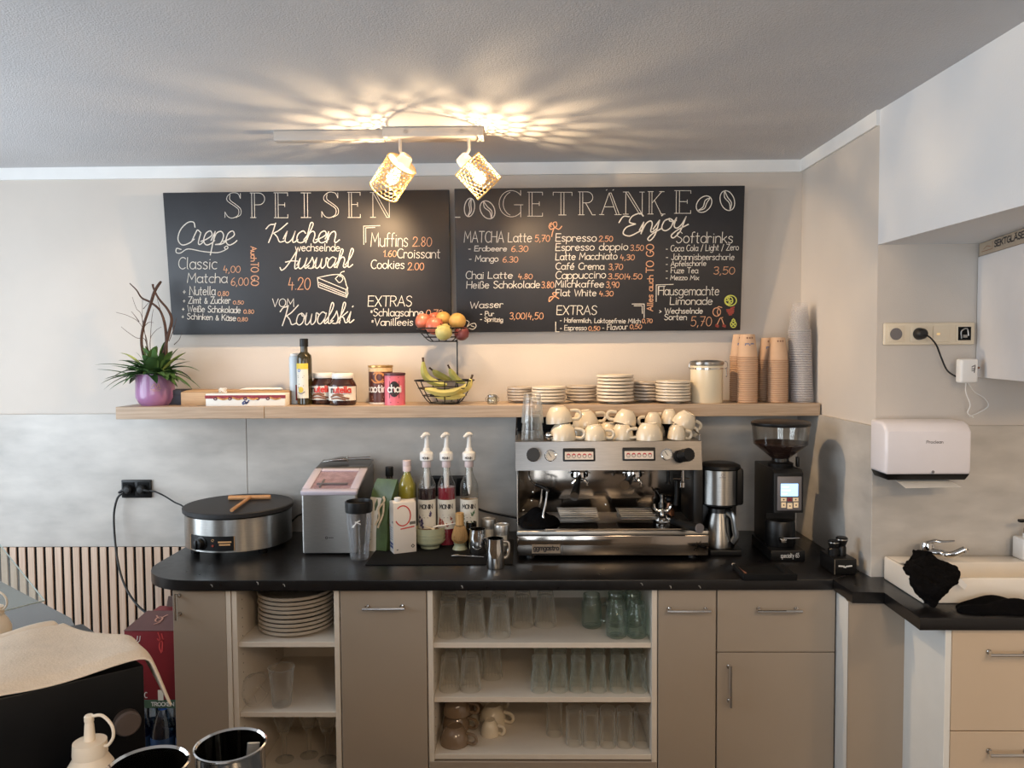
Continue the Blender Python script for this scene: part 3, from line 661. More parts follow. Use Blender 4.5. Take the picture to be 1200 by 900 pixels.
# ------------------------------------------------------------------ potted plant
m_pot = mat('pot_purple', (158, 112, 152), .28, var=.14, scale=5, coat=.3)
m_leaf = mat('leaf_green', (76, 110, 62), .5, var=.4, scale=14)
m_leafy = mat('leaf_pale', (170, 190, 110), .5, var=.3, scale=20)
m_twig = mat('twig_brown', (74, 52, 42), .85, var=.35, scale=40)
m_soil = mat('soil', (46, 34, 26), .95, var=.3, scale=60)
Yp = 3.125; xp = X_(182.5, Yp)
pl = thing('potted_plant', 'leafy green plant with bare twigs in a purple pot on the shelf end', 'plant', (xp, Yp, ZSH))
R = sz(43.5, Yp)/2; Hp = .128
MB().lathe([(0, 0), (R*.72, 0), (R*.86, .012), (R*.99, .032), (R, .05), (R*.99, .08), (R*.96, Hp), (R*.91, Hp), (R*.91, Hp-.02), (0, Hp-.02)], 40).build('pot', m_pot, pl)
MB().lathe([(0, Hp-.012), (R*.9, Hp-.014), (R*.9, Hp-.02)], 30).build('soil', m_soil, pl)
mbk = MB()      # gold emblem printed on the pot
def potfn(u, v): a = -PI/2+u/R; return Vector((R*math.cos(a), R*math.sin(a), v)), Vector((math.cos(a), math.sin(a), 0))
mbk.ribbon([sm((.02, .075), (.03, .09), (.038, .074), (.046, .09), (.05, .072)), [(.015, .066), (.055, .07)], [(.024, .062), (.05, .062)]], .0014, potfn, .0022)
mbk.build('gold_emblem', mat('gold_print', (206, 160, 110), .4, var=.1), pl, smooth=0)
def leaf(mb, base, az, length, el, wid, droop, fold=.25):
    n = 9; vs = []; fs = []; d = Vector((math.cos(az), math.sin(az), 0)); sd = Vector((-d.y, d.x, 0))
    for i in range(n+1):
        t = i/n; r = length*t
        c = Vector(base)+d*(r*math.cos(el))+Vector((0, 0, r*math.sin(el)-droop*length*t*t))
        w = wid*math.sin(PI*min(1, t*.93+.05))**.8*(1 if t < .97 else .1)
        for sgn in (-1, 0, 1): vs.append(c+sd*(w*sgn)+Vector((0, 0, abs(sgn)*w*fold)))
    for i in range(n):
        for k in (0, 1): a = i*3+k; fs.append((a, a+1, a+4, a+3))
    mb.add(vs, fs)
rnd = random.Random(3); mb = MB()
for i in range(80):
    az = rnd.uniform(0, 2*PI); lim = 1.0 if math.sin(az) < .3 else .55
    leaf(mb, (rnd.uniform(-.03, .03), rnd.uniform(-.03, .03), Hp-.02), az, rnd.uniform(.12, .21)*lim, rnd.uniform(.35, 1.35), rnd.uniform(.013, .023), rnd.uniform(.12, .5))
for i in range(34):                        # broad leaves leaning out low all round
    az = PI+rnd.uniform(-.9, .9) if i % 2 else rnd.uniform(-.9, .9)
    leaf(mb, (rnd.uniform(-.02, .02), rnd.uniform(-.04, .01), Hp-.012), az, rnd.uniform(.10, .18), rnd.uniform(.35, 1.0), rnd.uniform(.017, .027), rnd.uniform(.35, .8))
for az, ln, el, wd, dr in ((PI*1.02, .27, .5, .012, .3), (PI*.98, .21, .55, .013, .55), (PI*1.1, .2, .35, .014, .6), (-.05, .24, .62, .013, .5), (-.3, .2, .3, .014, .55), (.1, .21, .45, .012, .7), (-.15, .22, .85, .016, .45), (PI*1.2, .17, .2, .016, .5), (-1.2, .14, .9, .018, .3), (-1.7, .15, 1.1, .02, .3)):
    leaf(mb, (0, -.01, Hp-.01), az, ln, el, wd, dr)
mb.build('foliage', m_leaf, pl, smooth=60)
mb = MB(); leaf(mb, (-.02, -.02, Hp), PI*1.0, .2, .95, .016, .38); leaf(mb, (-.01, -.01, Hp), PI*.95, .14, 1.3, .008, .2); leaf(mb, (.03, -.02, Hp), -.1, .17, .8, .018, .2)
mb.build('pale_leaves', m_leafy, pl, smooth=60)
def PP(px, py, dy=0): v = at(px, py, Yp+dy)-Vector((xp, Yp, ZSH)); return (v.x, v.y, v.z)
mb = MB()
mb.tube([PP(173, 436), PP(166, 404), PP(168, 383), PP(176, 358), PP(181, 342), PP(187, 332), PP(189, 330)], [.006, .006, .0055, .0065, .006, .004], 8, 4)
mb.tube([PP(192, 436), PP(195, 408), PP(194, 386), PP(191, 372), PP(186, 362), PP(176, 354), PP(166, 349), PP(160, 340), PP(152, 332)], [.006, .006, .006, .005, .0045, .004, .003, .002], 8, 4)
mb.tube([PP(184, 438), PP(193, 408), PP(198, 390), PP(201, 374), PP(196, 362), PP(186, 350), PP(180, 338), PP(179, 333)], [.006, .006, .007, .006, .005, .0045, .004, .005], 8, 4)
mb.build('driftwood_branch', m_twig, pl)
mb = MB()
for pts in ([(172, 405), (166, 370), (160, 362), (155, 348)], [(170, 392), (163, 378), (150, 370), (136, 366)], [(170, 398), (160, 396), (148, 388), (142, 383)], [(172, 398), (167, 380), (167, 350)], [(176, 402), (178, 372), (180, 362)], [(176, 398), (182, 388), (189, 383)], [(163, 377), (158, 370), (154, 365)], [(198, 400), (204, 384), (207, 372)], [(204, 404), (210, 398), (213, 390)], [(168, 362), (174, 355)], [(190, 372), (187, 360), (184, 350)], [(168, 384), (174, 378), (180, 378)]):
    mb.tube(([PP(180, 437), PP((pts[0][0]+178)/2, 420)] if pts[0][0] < 180 and pts[0][1] > 388 else [])+[PP(*p) for p in pts], [.0018, .0012, .0007], 5, 4)
mb.build('thin_twigs', m_twig, pl)

# ------------------------------------------------------------------ left shelf items
m_pine = wood('pine_wood', (206, 168, 124), (184, 142, 100), 'X', 7, .55)
m_navy = mat('navy_box', (52, 54, 66), .6)
Yb = 3.17
t = thing('box', 'dark blue grey box lying behind the purple pot', 'box', (X_(206, Yb), Yb, ZSH)); w2 = sz(13, Yb)
MB().box(-w2, w2, -.05, .05, 0, .058, .002).build('carton', m_navy, t)
MB().box(-w2-.001, w2+.001, -.052, .052, .040, .062, .002).build('lid', m_navy, t)
xa, xb = X_(214, 3.12), X_(341, 3.12)
t = thing('wooden_box', 'long pale wooden box on the shelf behind the patterned carton', 'box', ((xa+xb)/2, 3.15, ZSH)); h = (xb-xa)/2
b = MB(); b.box(-h, h, -.045, -.035, 0, .052, .001).box(-h, h, .035, .045, 0, .052, .001).box(-h, -h+.01, -.035, .035, 0, .052).box(h-.01, h, -.035, .035, 0, .052).box(-h+.01, h-.01, -.035, .035, 0, .006)
b.build('box_body', m_pine, t)
MB().hexa([(-h, -.045, .053), (h, -.045, .053), (h, .045, .053), (-h, .045, .053), (-h+.02, -.04, .060), (h, -.045, .057), (h, .045, .057), (-h+.02, .04, .062)], .001).build('lid', m_pine, t)
m_carton = mat('carton_white', (232, 226, 216), .6, var=.03)
m_crim = mat('print_crimson', (142, 44, 54), .6, var=.2, scale=60)
xa, xb = X_(243.5, 3.055), X_(336, 3.055)
t = thing('patterned_box', 'flat white carton with a red printed band, in front of the wooden box', 'box', ((xa+xb)/2, 3.065, ZSH)); h = (xb-xa)/2
MB().box(-h, h, -.03, .03, 0, .050, .0012).build('carton', m_carton, t)
fr = lambda u, v: (Vector((u, -.03, v)), Vector((0, -1, 0)))
b = MB(); b.ribbon([[(-h+.002, .037), (h-.002, .037)]], .013, fr)
b.build('red_band', m_crim, t, smooth=0)
b = MB(); rr = random.Random(5)
for x in (-.12, -.062, 0.0, .05, .09): b.ribbon([arc(x+.0, .030, .006, .005, 0, 360, 10)], .004, fr, .0012)
b.build('berry_print', mat('print_wine', (96, 30, 40), .6, var=.2), t, smooth=0)
b = MB()
for x in (-.09, -.03, .03, .12): b.ribbon([sm((x-.02, .034), (x, .027), (x+.02, .031))], .006, fr, .0014)
b.build('fruit_print', mat('print_ochre', (198, 140, 70), .6, var=.3, scale=80), t, smooth=0)
b = MB(); b.ribbon([sm((-.012, .012), (-.002, .02), (.004, .01), (.014, .022)), [(-.01, .008), (.01, .016)]], .005, fr, .0014)
b.build('blue_emblem', mat('print_blue', (56, 70, 120), .6), t, smooth=0)
m_paper = mat('white_paper', (238, 234, 226), .8, var=.02)
t = thing('paper_ornament', 'small crumpled white paper bow lying on the patterned carton', 'ornament', (X_(263, 3.09), 3.075, ZSH+.0505))
b = MB()
for k in range(4):
    a = k*.8; b.tube([(.012*math.cos(a+q)*(1+.4*math.sin(3*q)), .010*math.sin(a+q), .011+.009*math.sin(q*2+k)) for q in [2*PI*i/14 for i in range(14)]], .0022, 5, closed=True, flat=.5)
b.build('bow', m_paper, t)
t = thing('paper_napkins', 'loose folded paper slips lying on top of the wooden box', 'napkin', (X_(300, 3.11), 3.075+.06, ZSH+.0625))
MB().hexa([(-.07, -.022, 0), (.11, -.022, 0), (.10, .02, 0), (-.06, .02, 0), (-.06, -.02, .004), (.10, -.02, .007), (.09, .018, .004), (-.05, .018, .007)], .001).build('paper_slip', m_paper, t)

# bottles and jars on the shelf
def cylfn(R, facing=-PI/2, z0=0):
    return lambda u, v: (Vector((R*math.cos(facing+u/R), R*math.sin(facing+u/R), z0+v)), Vector((math.cos(facing+u/R), math.sin(facing+u/R), 0)))
def band(mb, R, z0, z1, a0, a1, n=24, th=.0006):
    """a label wrapped round a cylinder from angle a0 to a1"""
    vs = []; fs = []
    for i in range(n+1):
        a = a0+(a1-a0)*i/n
        for r in (R, R+th):
            for z in (z0, z1): vs.append((r*math.cos(a), r*math.sin(a), z))
    for i in range(n):
        o = i*4; p = o+4
        fs += [(o+2, p+2, p+3, o+3), (o, o+1, p+1, p), (o+1, o+3, p+3, p+1), (o, p, p+2, o+2)]
    fs += [(0, 2, 3, 1), (n*4, n*4+1, n*4+3, n*4+2)]
    return mb.add(vs, fs)
m_oil = mat('oil_bottle_glass', (44, 38, 14), .08, var=.2, coat=.5)
m_label = mat('paper_label', (224, 220, 208), .6, var=.03)
m_yel = mat('print_yellow', (222, 194, 70), .6, var=.1)
m_ink = mat('print_dark', (40, 36, 38), .6, var=.1)
Y = 3.10
t = thing('oil_bottle', 'tall dark oil bottle with a lemon label on the shelf', 'bottle', (X_(357.5, Y), Y, ZSH)); R = .030
MB().lathe([(0, .002), (R-.004, 0), (R, .004), (R, .185), (R*.93, .2), (R*.5, .214), (.0145, .225), (.0145, .252), (.016, .254), (.016, .258), (0, .258)], 28).build('bottle_body', m_oil, t)
MB().lathe([(.0168, .236), (.0168, .266), (.015, .268), (0, .268)], 24).build('cap', m_bplast, t)
b = MB(); band(b, R, .028, .150, -PI/2-1.25, -PI/2+.75).build('label', m_label, t)
b = MB(); band(b, R+.0007, .145, .168, -PI/2-1.25, -PI/2+.75).build('yellow_label_band', m_yel, t)
b = MB(); b.ribbon([arc(-.008, .062, .007, .009, 0, 360, 14), arc(-.008, .062, .003, .004, 0, 360, 10)], .007, cylfn(R), .0014).build('lemon_print', m_yel, t, smooth=0)
b = MB(); b.ribbon([[(-.022, .118), (.006, .118)], [(-.02, .112), (.002, .112)], [(-.016, .085), (.004, .078)], sm((-.02, .052), (-.006, .046), (.008, .054)), [(-.018, .074), (-.022, .068)]], .0022, cylfn(R), .0016).build('label_print', m_ink, t, smooth=0)
b = MB(); b.ribbon([arc(-.014, .14, .005, .005, 0, 360, 12)], .003, cylfn(R), .0016).build('label_seal', mat('print_sky', (90, 130, 190), .6), t, smooth=0)
Y = 3.15
t = thing('spray_can', 'slim pale blue can standing behind the oil bottle', 'can', (X_(347, Y), Y, ZSH))
MB().lathe([(0, 0), (.024, 0), (.025, .003), (.025, .19), (.022, .196), (0, .197)], 26).build('can_body', mat('pale_blue', (206, 218, 226), .35, var=.04), t)
MB().lathe([(.021, .197), (.021, .205), (.018, .208), (0, .208)], 24).build('cap', m_wplast, t)
b = MB(); b.ribbon([[(.012, .02), (.012, .075)]], .012, cylfn(.025), .001).build('berry_print', m_crim, t, smooth=0)
m_nut = mat('cocoa_spread', (58, 30, 22), .18, var=.2, coat=.6)
m_nlab = mat('jar_label', (236, 230, 218), .5, var=.02)
m_nred = mat('print_red', (212, 58, 46), .5)
m_brown = mat('print_brown', (134, 84, 54), .6, var=.3, scale=90)
def spread_jar(label, px, Y):
    t = thing('spread_jar', label, 'jar', (X_(px, Y), Y, ZSH), 0, 'spread jars on the shelf')
    W, D = sz(32.5, Y)/2, .042
    b = MB(); b.lathe([(0, 0), (W*.82, 0), (W*.94, .004), (W, .02), (W*.97, .045), (W*.98, .070), (W, .078), (W*.93, .088), (W*.74, .104), (W*.74, .112), (0, .112)], 36, sy=.9).build('jar_body', m_nut, t)
    MB().lathe([(W*.76, .107), (W*.78, .109), (W*.78, .125), (W*.75, .128), (0, .128)], 36, sy=.92).build('lid', m_wplast, t)
    b = MB(); 
    vs = []; fs = []; n = 30; prof = [(W*.995, .020), (W*.985, .045), (W*.99, .068), (W*1.006, .076)]
    for i in range(n+1):
        a = -PI/2-1.35+2.7*i/n
        for r, z in prof: vs.append(((r+.0012)*math.cos(a), (r+.0012)*math.sin(a)*.9, z))
    for i in range(n):
        for k in range(3): o = i*4+k; fs.append((o, o+4, o+5, o+1))
    b.add(vs, fs).build('label', m_nlab, t)
    lf = lambda u, v: (Vector(((W+.002)*math.sin(u/W), -(W+.002)*.9*math.cos(u/W), v)), Vector((math.sin(u/W), -math.cos(u/W), 0)))
    s = write('nutella', -.038, .042, .052, .052, .076)
    k = len([1 for q in G['n'][1]])
    b = MB(); b.ribbon(s[k:], .0052, lf, .001).build('red_lettering', m_nred, t, smooth=0)
    b = MB(); b.ribbon(s[:k], .0052, lf, .001).build('black_letter', m_ink, t, smooth=0)
    b = MB(); b.ribbon([sm((-.04, .034), (-.015, .042), (.01, .034), (.034, .028)), sm((-.036, .027), (-.01, .03), (.02, .024)), sm((-.03, .042), (-.01, .046), (.012, .042))], .006, lf, .001).build('hazelnut_print', m_brown, t, smooth=0)
    return t
spread_jar('cocoa spread jar half hidden by the dark oil bottle and another jar', 380, 3.14)
spread_jar('front cocoa spread jar with white lid, fully in view on the shelf', 402, 3.075)
# tins
m_tinb = mat('tin_brown', (88, 46, 38), .35, var=.35, scale=26)
m_pink = mat('tin_pink', (226, 112, 128), .4, var=.05)
Y = 3.14
t = thing('cocoa_tin', 'tall brown drinking chocolate tin behind the pink tin', 'tin', (X_(446.5, Y), Y, ZSH)); R = sz(28, Y)/2
MB().lathe([(0, 0), (R, 0), (R, .150), (R*.95, .152), (0, .152)], 34).build('tin_body', m_tinb, t)
MB().lathe([(R+.001, 0), (R+.0015, .001), (R+.0015, .006), (R+.0005, .007)], 34).build('bottom_rim', m_wplast, t)
MB().lathe([(R+.0005, .148), (R+.002, .15), (R+.002, .157), (R*.9, .158), (R*.88, .154), (0, .154)], 34).build('lid', mat('tin_gold', (190, 150, 92), .3, .8, var=.06), t)
b = MB(); band(b, R, .132, .148, -PI/2-1.5, -PI/2+1.5).build('cream_band', mat('print_cream', (222, 186, 140), .5, var=.15, scale=70), t)
b = MB(); b.ribbon(write('caotina', -.056, .05, .050, .050, .080), .0052, cylfn(R), .0012).build('white_lettering', m_wplast, t, smooth=0)
b = MB(); b.ribbon([arc(.004, .110, .016, .018, 20, 330, 16), sm((-.03, .1), (-.012, .088), (.02, .092)), sm((-.02, .122), (-.01, .128), (.03, .12))], .006, cylfn(R), .0012).build('swirl_print', mat('print_caramel', (206, 140, 84), .5, var=.2), t, smooth=0)
b = MB(); b.ribbon([[(-.03, .03), (.02, .03)], [(-.026, .02), (.016, .02)], [(.01, .09), (.018, .085)]], .003, cylfn(R), .0012).build('small_print', mat('print_tan', (190, 150, 120), .5), t, smooth=0)
Y = 3.065
t = thing('chai_tin', 'pink chai powder tin with a dark round emblem on the shelf', 'tin', (X_(463, Y), Y, ZSH)); R = sz(24, Y)/2
MB().lathe([(0, 0), (R, 0), (R, .124), (0, .124)], 32).build('tin_body', m_pink, t)
MB().lathe([(R+.0005, .118), (R+.002, .12), (R+.002, .128), (R*.9, .129), (R*.88, .126), (0, .126)], 32).build('lid', mat('lid_plum', (84, 44, 50), .4), t)
b = MB(); b.ribbon([[(.004, .043), (.004, .083)]], .040, cylfn(R), .0009); b.ribbon([arc(.004, .065, .012, .022, 0, 360, 20)], .018, cylfn(R), .0010)
b.build('dark_emblem', m_ink, t, smooth=0)
b = MB(); b.ribbon(write('chai', -.022, .032, .053, .053, .082), .0048, cylfn(R), .0018).build('white_lettering', m_wplast, t, smooth=0)
b = MB(); b.ribbon([[(-.014, .110), (.022, .110)], [(-.012, .012), (.02, .012)], [(-.006, .045), (.014, .045)]], .0022, cylfn(R), .0016).build('small_print', m_crim, t, smooth=0)

# ------------------------------------------------------------------ two-tier fruit basket
m_wire = mat('black_wire', (18, 17, 17), .45, var=.2)
Y = 3.115; xf = X_(521, Y)
fb = thing('fruit_basket', 'black wire two-tier fruit basket on the shelf', 'basket', (xf, Y, ZSH))
def bowl(rt, rb, z0, z1, n, name, oy=0, ox=0):
    b = MB(); lv = 4
    for j in range(lv):
        t = j/(lv-1); r = rb+(rt-rb)*(t**.7); z = z0+(z1-z0)*t
        b.tube([(ox+r*math.cos(a), oy+r*math.sin(a)*.8, z) for a in [2*PI*i/36 for i in range(36)]], .0022 if j < lv-1 else .003, 6, closed=True)
    for k in range(n):
        a = 2*PI*(k+.35)/n
        b.tube([(ox+(rb+(rt-rb)*(t**.7))*math.cos(a), oy+(rb+(rt-rb)*(t**.7))*math.sin(a)*.8, z0+(z1-z0)*t) for t in [0, .08, .2, .4, .6, .8, 1]], .0022, 6)
    for k in range(-2, 3):
        y = rb*.8*k/3; hx = math.sqrt(max(0, rb*rb-(y/.8)**2)); b.tube([(ox-hx, oy+y, z0), (ox+hx, oy+y, z0)], .0018, 6)
    return b.build(name, m_wire, fb)
bowl(sz(70, Y)/2, .062, .004, .095, 7, 'lower_basket')
zt = Z_(520, 400, Y)-ZSH
bowl(sz(60, Y)/2, .05, zt, zt+.052, 6, 'upper_basket', ox=-.005)
MB().tube([(X_(535, Y)-xf, .052, .004), (X_(535, Y)-xf, .052, zt+.003)], .0028, 8).tube([(X_(535, Y)-xf, .05, zt), (0, 0, zt)], .0028, 8).build('centre_post', m_wire, fb)
m_apple = mat('apple_skin', (200, 110, 84), .35, var=.35, scale=16, stretch=(1, 1, .4))
m_appleg = mat('apple_yellow', (212, 198, 122), .35, var=.18, scale=10)
m_orng = mat('orange_skin', (224, 176, 96), .45, var=.1, scale=10, bump=.15, bscale=260)
m_stem = mat('fruit_stem', (70, 52, 34), .8)
def fruit(name, label, cat, px, py, r, material, Y=Y, oy=0, grp=None):
    c = at(px, py, Y+oy)
    t = thing(name, label, cat, (c.x, c.y, c.z-r*.9), 0, grp)
    t.rotation_euler = (random.Random(px).uniform(-.35, .35), random.Random(py).uniform(-.3, .3), random.Random(px+py).uniform(0, 6))
    if name == 'apple':
        MB().lathe([(0, .006), (r*.25, 0), (r*.6, .004), (r*.92, r*.45), (r, r*.95), (r*.9, r*1.45), (r*.6, r*1.78), (r*.25, r*1.82), (.004, r*1.62), (0, r*1.6)], 24).build('flesh', material, t)
        MB().tube([(0, 0, r*1.6), (.002, 0, r*1.8), (.005, 0, r*2.02)], .0013, 6).build('stem', m_stem, t)
    else:
        MB().sphere((0, 0, r*.9), r, 26, 16, sz_=.93).build('peel', material, t)
        MB().lathe([(0, r*1.84), (.004, r*1.83), (.005, r*1.81), (0, r*1.8)], 8).build('stem', m_stem, t)
    return t
F1 = 'fruit in the upper basket tier'
fruit('apple', 'red apple at the left end of the upper basket tier', 'apple', 495, 377, .034, m_apple, grp=F1, oy=.0)
fruit('apple', 'red and yellow apple second from the left in the upper basket tier', 'apple', 507, 382, .036, m_apple, oy=-.050, grp=F1)
fruit('apple', 'yellow green apple low at the front centre of the upper basket tier', 'apple', 522, 389, .034, m_appleg, oy=-.058, grp=F1)
fruit('apple', 'dark red apple low at the right end of the upper basket tier', 'apple', 541, 391, .030, mat('apple_dark', (126, 64, 64), .35, var=.3), oy=-.02, grp=F1)
fruit('orange', 'smaller orange at the top centre of the upper basket tier', 'orange', 521.5, 373, .031, m_orng, oy=.02, grp=F1)
fruit('orange', 'larger orange at the top right of the upper basket tier', 'orange', 536.5, 376, .035, m_orng, oy=-.03, grp=F1)
fruit('apple', 'red apple peeping out behind the others in the upper basket tier', 'apple', 512, 374, .03, m_apple, oy=.045, grp=F1)
m_ban = mat('banana_peel', (212, 192, 108), .5, var=.14, scale=9)
m_bang = mat('banana_green', (172, 170, 92), .5, var=.18, scale=9)
def banana(label, pts, material, oy, r=.017):
    P = [at(px, py, Y+oy) for px, py in pts]
    c = P[len(P)//2]
    t = thing('banana', label, 'banana', (c.x, c.y, c.z-r), 0, 'bananas in the lower basket tier')
    Q = [p-Vector((c.x, c.y, c.z-r)) for p in P]
    MB().tube(Q, [r*.35, r*.8, r, r, r*.95, r*.75, r*.3], 6, 5).build('peel', material, t, smooth=25)
    d = (Q[0]-Q[1]).normalized()
    MB().tube([Q[0]-d*.006, Q[0]+d*.004, Q[0]+d*.018], [r*.4, r*.27, r*.3], 6).build('stem', m_stem, t)
banana('banana standing up at the left, its dark tip above the basket rim', [(496, 424), (497, 436), (502, 444), (512, 449), (524, 451)], m_bang, -.02)
banana('banana with its stem standing up at the centre of the basket', [(527, 432), (530, 438), (536, 445), (545, 449)], m_bang, .02, .015)
banana('banana curving along the right side of the lower tier', [(552, 444), (549, 452), (541, 457), (529, 459), (520, 458)], m_ban, -.035)
banana('long banana lying across the front left of the lower tier', [(498, 456), (507, 458), (518, 460), (531, 459), (540, 455)], m_ban, -.075)
banana('banana lying lowest on the bottom of the lower tier', [(509, 464), (520, 464.5), (534, 464.5), (545, 463)], m_ban, -.055, .015)
banana('banana lying flat at the back left with a curled stem', [(507, 434), (512, 438), (520, 442), (530, 446)], m_bang, .05, .015)
t = thing('glass_jar', 'tiny clear spice jar with steel clip between basket and saucers', 'jar', (X_(577, 3.08), 3.08, ZSH)); 
m_glass = glass('clear_glass')
MB().lathe([(0, .002), (.018, 0), (.021, .006), (.021, .022), (.017, .028), (.015, .028), (.018, .022), (.018, .006), (0, .005)], 24).build('jar_body', m_glass, t)
MB().lathe([(.017, .028), (.019, .029), (.019, .036), (.014, .039), (0, .039)], 24).build('lid', m_steel, t)
MB().tube([(.019, -.005, .03), (.026, -.006, .026), (.027, -.004, .012), (.021, -.005, .01)], .0013, 6).tube([(-.019, -.005, .03), (-.026, -.006, .026), (-.026, -.004, .012), (-.021, -.005, .01)], .0013, 6).build('wire_clip', m_chrome, t)

# ------------------------------------------------------------------ saucers
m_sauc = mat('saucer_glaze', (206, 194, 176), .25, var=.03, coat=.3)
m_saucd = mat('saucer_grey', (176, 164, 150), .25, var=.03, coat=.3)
def saucer_proto(r, material, label, h=.017):
    t = thing('saucer', label, 'saucer', (0, 0, 0), 0, 'saucers stacked on the shelf')
    MB().lathe([(0, .002), (r*.36, .002), (r*.38, 0), (r*.44, 0), (r*.46, .003), (r*.7, .006), (r*.94, h-.0085), (r, h-.006), (r*1.002, h), (r*.985, h+.002), (r*.93, h), (r*.68, .0095), (r*.45, .0065), (0, .0055)], 36).build('dish', material, t)
    return t
first = {}
def saucer_stack(desc, px, Y, n, r, dz, material, tilt=0):
    rnd = random.Random(int(px))
    for k in range(n):
        lab = '%s saucer from the top of %s' % (ordn(k), desc) if k else 'topmost saucer of %s' % desc
        z = ZSH+.0003+(n-1-k)*dz; loc = (X_(px, Y)+rnd.uniform(-.002, .002), Y+rnd.uniform(-.002, .002), z)
        key = (r, material.name)
        if key not in first: first[key] = saucer_proto(r, material, lab); o = first[key]; o.location = loc
        else: o = dup(first[key], loc, label=lab)
        o.rotation_euler = (0, tilt*(n-1-k)/n if k < n-1 else 0, 0)
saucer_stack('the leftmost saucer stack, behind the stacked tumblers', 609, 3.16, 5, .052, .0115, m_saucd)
saucer_stack('the saucer stack second from left', 643, 3.085, 5, .068, .0125, m_sauc)
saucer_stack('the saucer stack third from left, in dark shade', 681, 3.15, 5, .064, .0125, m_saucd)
saucer_stack('the tallest saucer stack', 721, 3.09, 8, .074, .0137, m_sauc)
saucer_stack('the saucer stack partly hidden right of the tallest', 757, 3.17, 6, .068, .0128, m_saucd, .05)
saucer_stack('the rightmost saucer stack, beside the canister', 788.5, 3.085, 7, .069, .0118, m_sauc, .03)

# ------------------------------------------------------------------ canister
m_cream = mat('enamel_cream', (226, 212, 184), .3, var=.03, coat=.3)
Y = 3.10; R = sz(37, Y)/2
t = thing('storage_canister', 'cream storage canister with a steel clip lid on the shelf', 'canister', (X_(828, Y), Y, ZSH))
MB().lathe([(0, 0), (R-.002, 0), (R, .003), (R, .148), (R-.002, .150), (0, .150)], 40).build('canister_body', m_cream, t)
MB().lathe([(R+.0003, .134), (R+.002, .135), (R+.002, .140), (R+.0003, .141)], 40).build('steel_band', m_chrome, t)
MB().lathe([(R*.98, .151), (R+.003, .152), (R+.004, .156), (R+.004, .163), (R*.96, .168), (R*.6, .171), (0, .172)], 40).build('lid', m_steel, t)
MB().tube([(R+.002, -.02, .137), (R+.012, -.022, .14), (R+.013, -.022, .16), (R+.003, -.018, .166)], .0018, 6, 4).tube([(R+.011, -.022, .142), (R+.012, -.024, .112), (R+.007, -.024, .105)], .003, 6, 4).build('clip', m_chrome, t)
MB().tube([(-R-.002, -.02, .137), (-R-.010, -.022, .14), (-R-.010, -.022, .16), (-R-.003, -.018, .166)], .0018, 6, 4).build('hinge_wire', m_chrome, t)

# ------------------------------------------------------------------ stacked paper and plastic cups
m_kraft = mat('kraft_paper', (198, 166, 138), .75, var=.05, scale=20)
m_kraftd = mat('kraft_rim', (178, 142, 112), .75, var=.05)
pc0 = None
def paper_cup(label):
    t = thing('paper_cup', label, 'cup', (0, 0, 0), 0, 'upturned paper cups on the shelf')
    # standing upside down: rim below, base on top
    MB().lathe([(.0395, .003), (.0285, .091), (.027, .094), (.025, .090), (0, .089), (0, .087), (.0268, .087), (.038, .003)], 28).build('cup_wall', m_kraft, t)
    MB().tube([(.0398*math.cos(a), .0398*math.sin(a), .0026) for a in [2*PI*i/28 for i in range(28)]], .0024, 6, closed=True).build('rolled_rim', m_kraftd, t)
    return t
def cup_stack(desc, px, Y, n, dz, lean=0):
    global pc0
    top = None
    for k in range(n):
        lab = 'topmost paper cup of %s' % desc if k == 0 else '%s paper cup from the top of %s' % (ordn(k), desc)
        j = n-1-k; loc = (X_(px, Y)+lean*j, Y, ZSH+.0003+j*dz)
        if pc0 is None: pc0 = paper_cup(lab); pc0.location = loc; o = pc0
        else:
            o = dup(pc0, loc, label=lab)
            for c in list(o.children):
                if c.name.startswith(('emblem', 'printed')): bpy.data.objects.remove(c)
        if k == 0: top = o
    # printed emblem on the cup whose wall shows
    fnc = lambda u, v: (Vector(((.0395-.011*(v/.088))*math.sin(u/.034), -(.0395-.011*(v/.088))*math.cos(u/.034), v)), Vector((math.sin(u/.034), -math.cos(u/.034), .12)))
    return top, fnc
def cup_print(top, fnc, blue):
    b = MB(); b.ribbon([arc(x, .079, .0022, .0026, 0, 360, 8) for x in (-.011, 0, .011)], .0022, fnc, .0014).build('emblem_dots', mat('print_umber', (110, 70, 50), .7), top, smooth=0)
    if blue: b = MB(); b.ribbon([[(-.018, .056), (-.004, .056)], [(.004, .056), (.016, .056)], [(-.018, .051), (.0, .051)]], .005, fnc, .0014).build('printed_band', mat('print_steel_blue', (120, 124, 150), .7, var=.2), top, smooth=0)
s = []
s.append(cup_stack('the back left paper cup stack', 867, 3.175, 22, .0086))
s.append(cup_stack('the front left paper cup stack', 875.5, 3.085, 22, .0085))
s.append(cup_stack('the back right paper cup stack', 900, 3.18, 20, .0087))
s.append(cup_stack('the front right paper cup stack', 911, 3.09, 20, .0087))
for i, (a, f) in enumerate(s): cup_print(a, f, i in (0, 1, 2))
m_plcup = mat('frosted_clear_plastic', (222, 218, 216), .12, var=.03)
_nt = m_plcup.node_tree; _o = _nt.nodes['Material Output']; _p = _nt.nodes['Principled BSDF']
_t = _nt.nodes.new('ShaderNodeBsdfTransparent'); _x = _nt.nodes.new('ShaderNodeMixShader'); _x.inputs[0].default_value = .13
_nt.links.new(_t.outputs[0], _x.inputs[1]); _nt.links.new(_p.outputs[0], _x.inputs[2]); _nt.links.new(_x.outputs[0], _o.inputs['Surface'])
m_plrim = mat('plastic_rim', (200, 196, 198), .2, var=.03)
Y = 3.10
pg = None
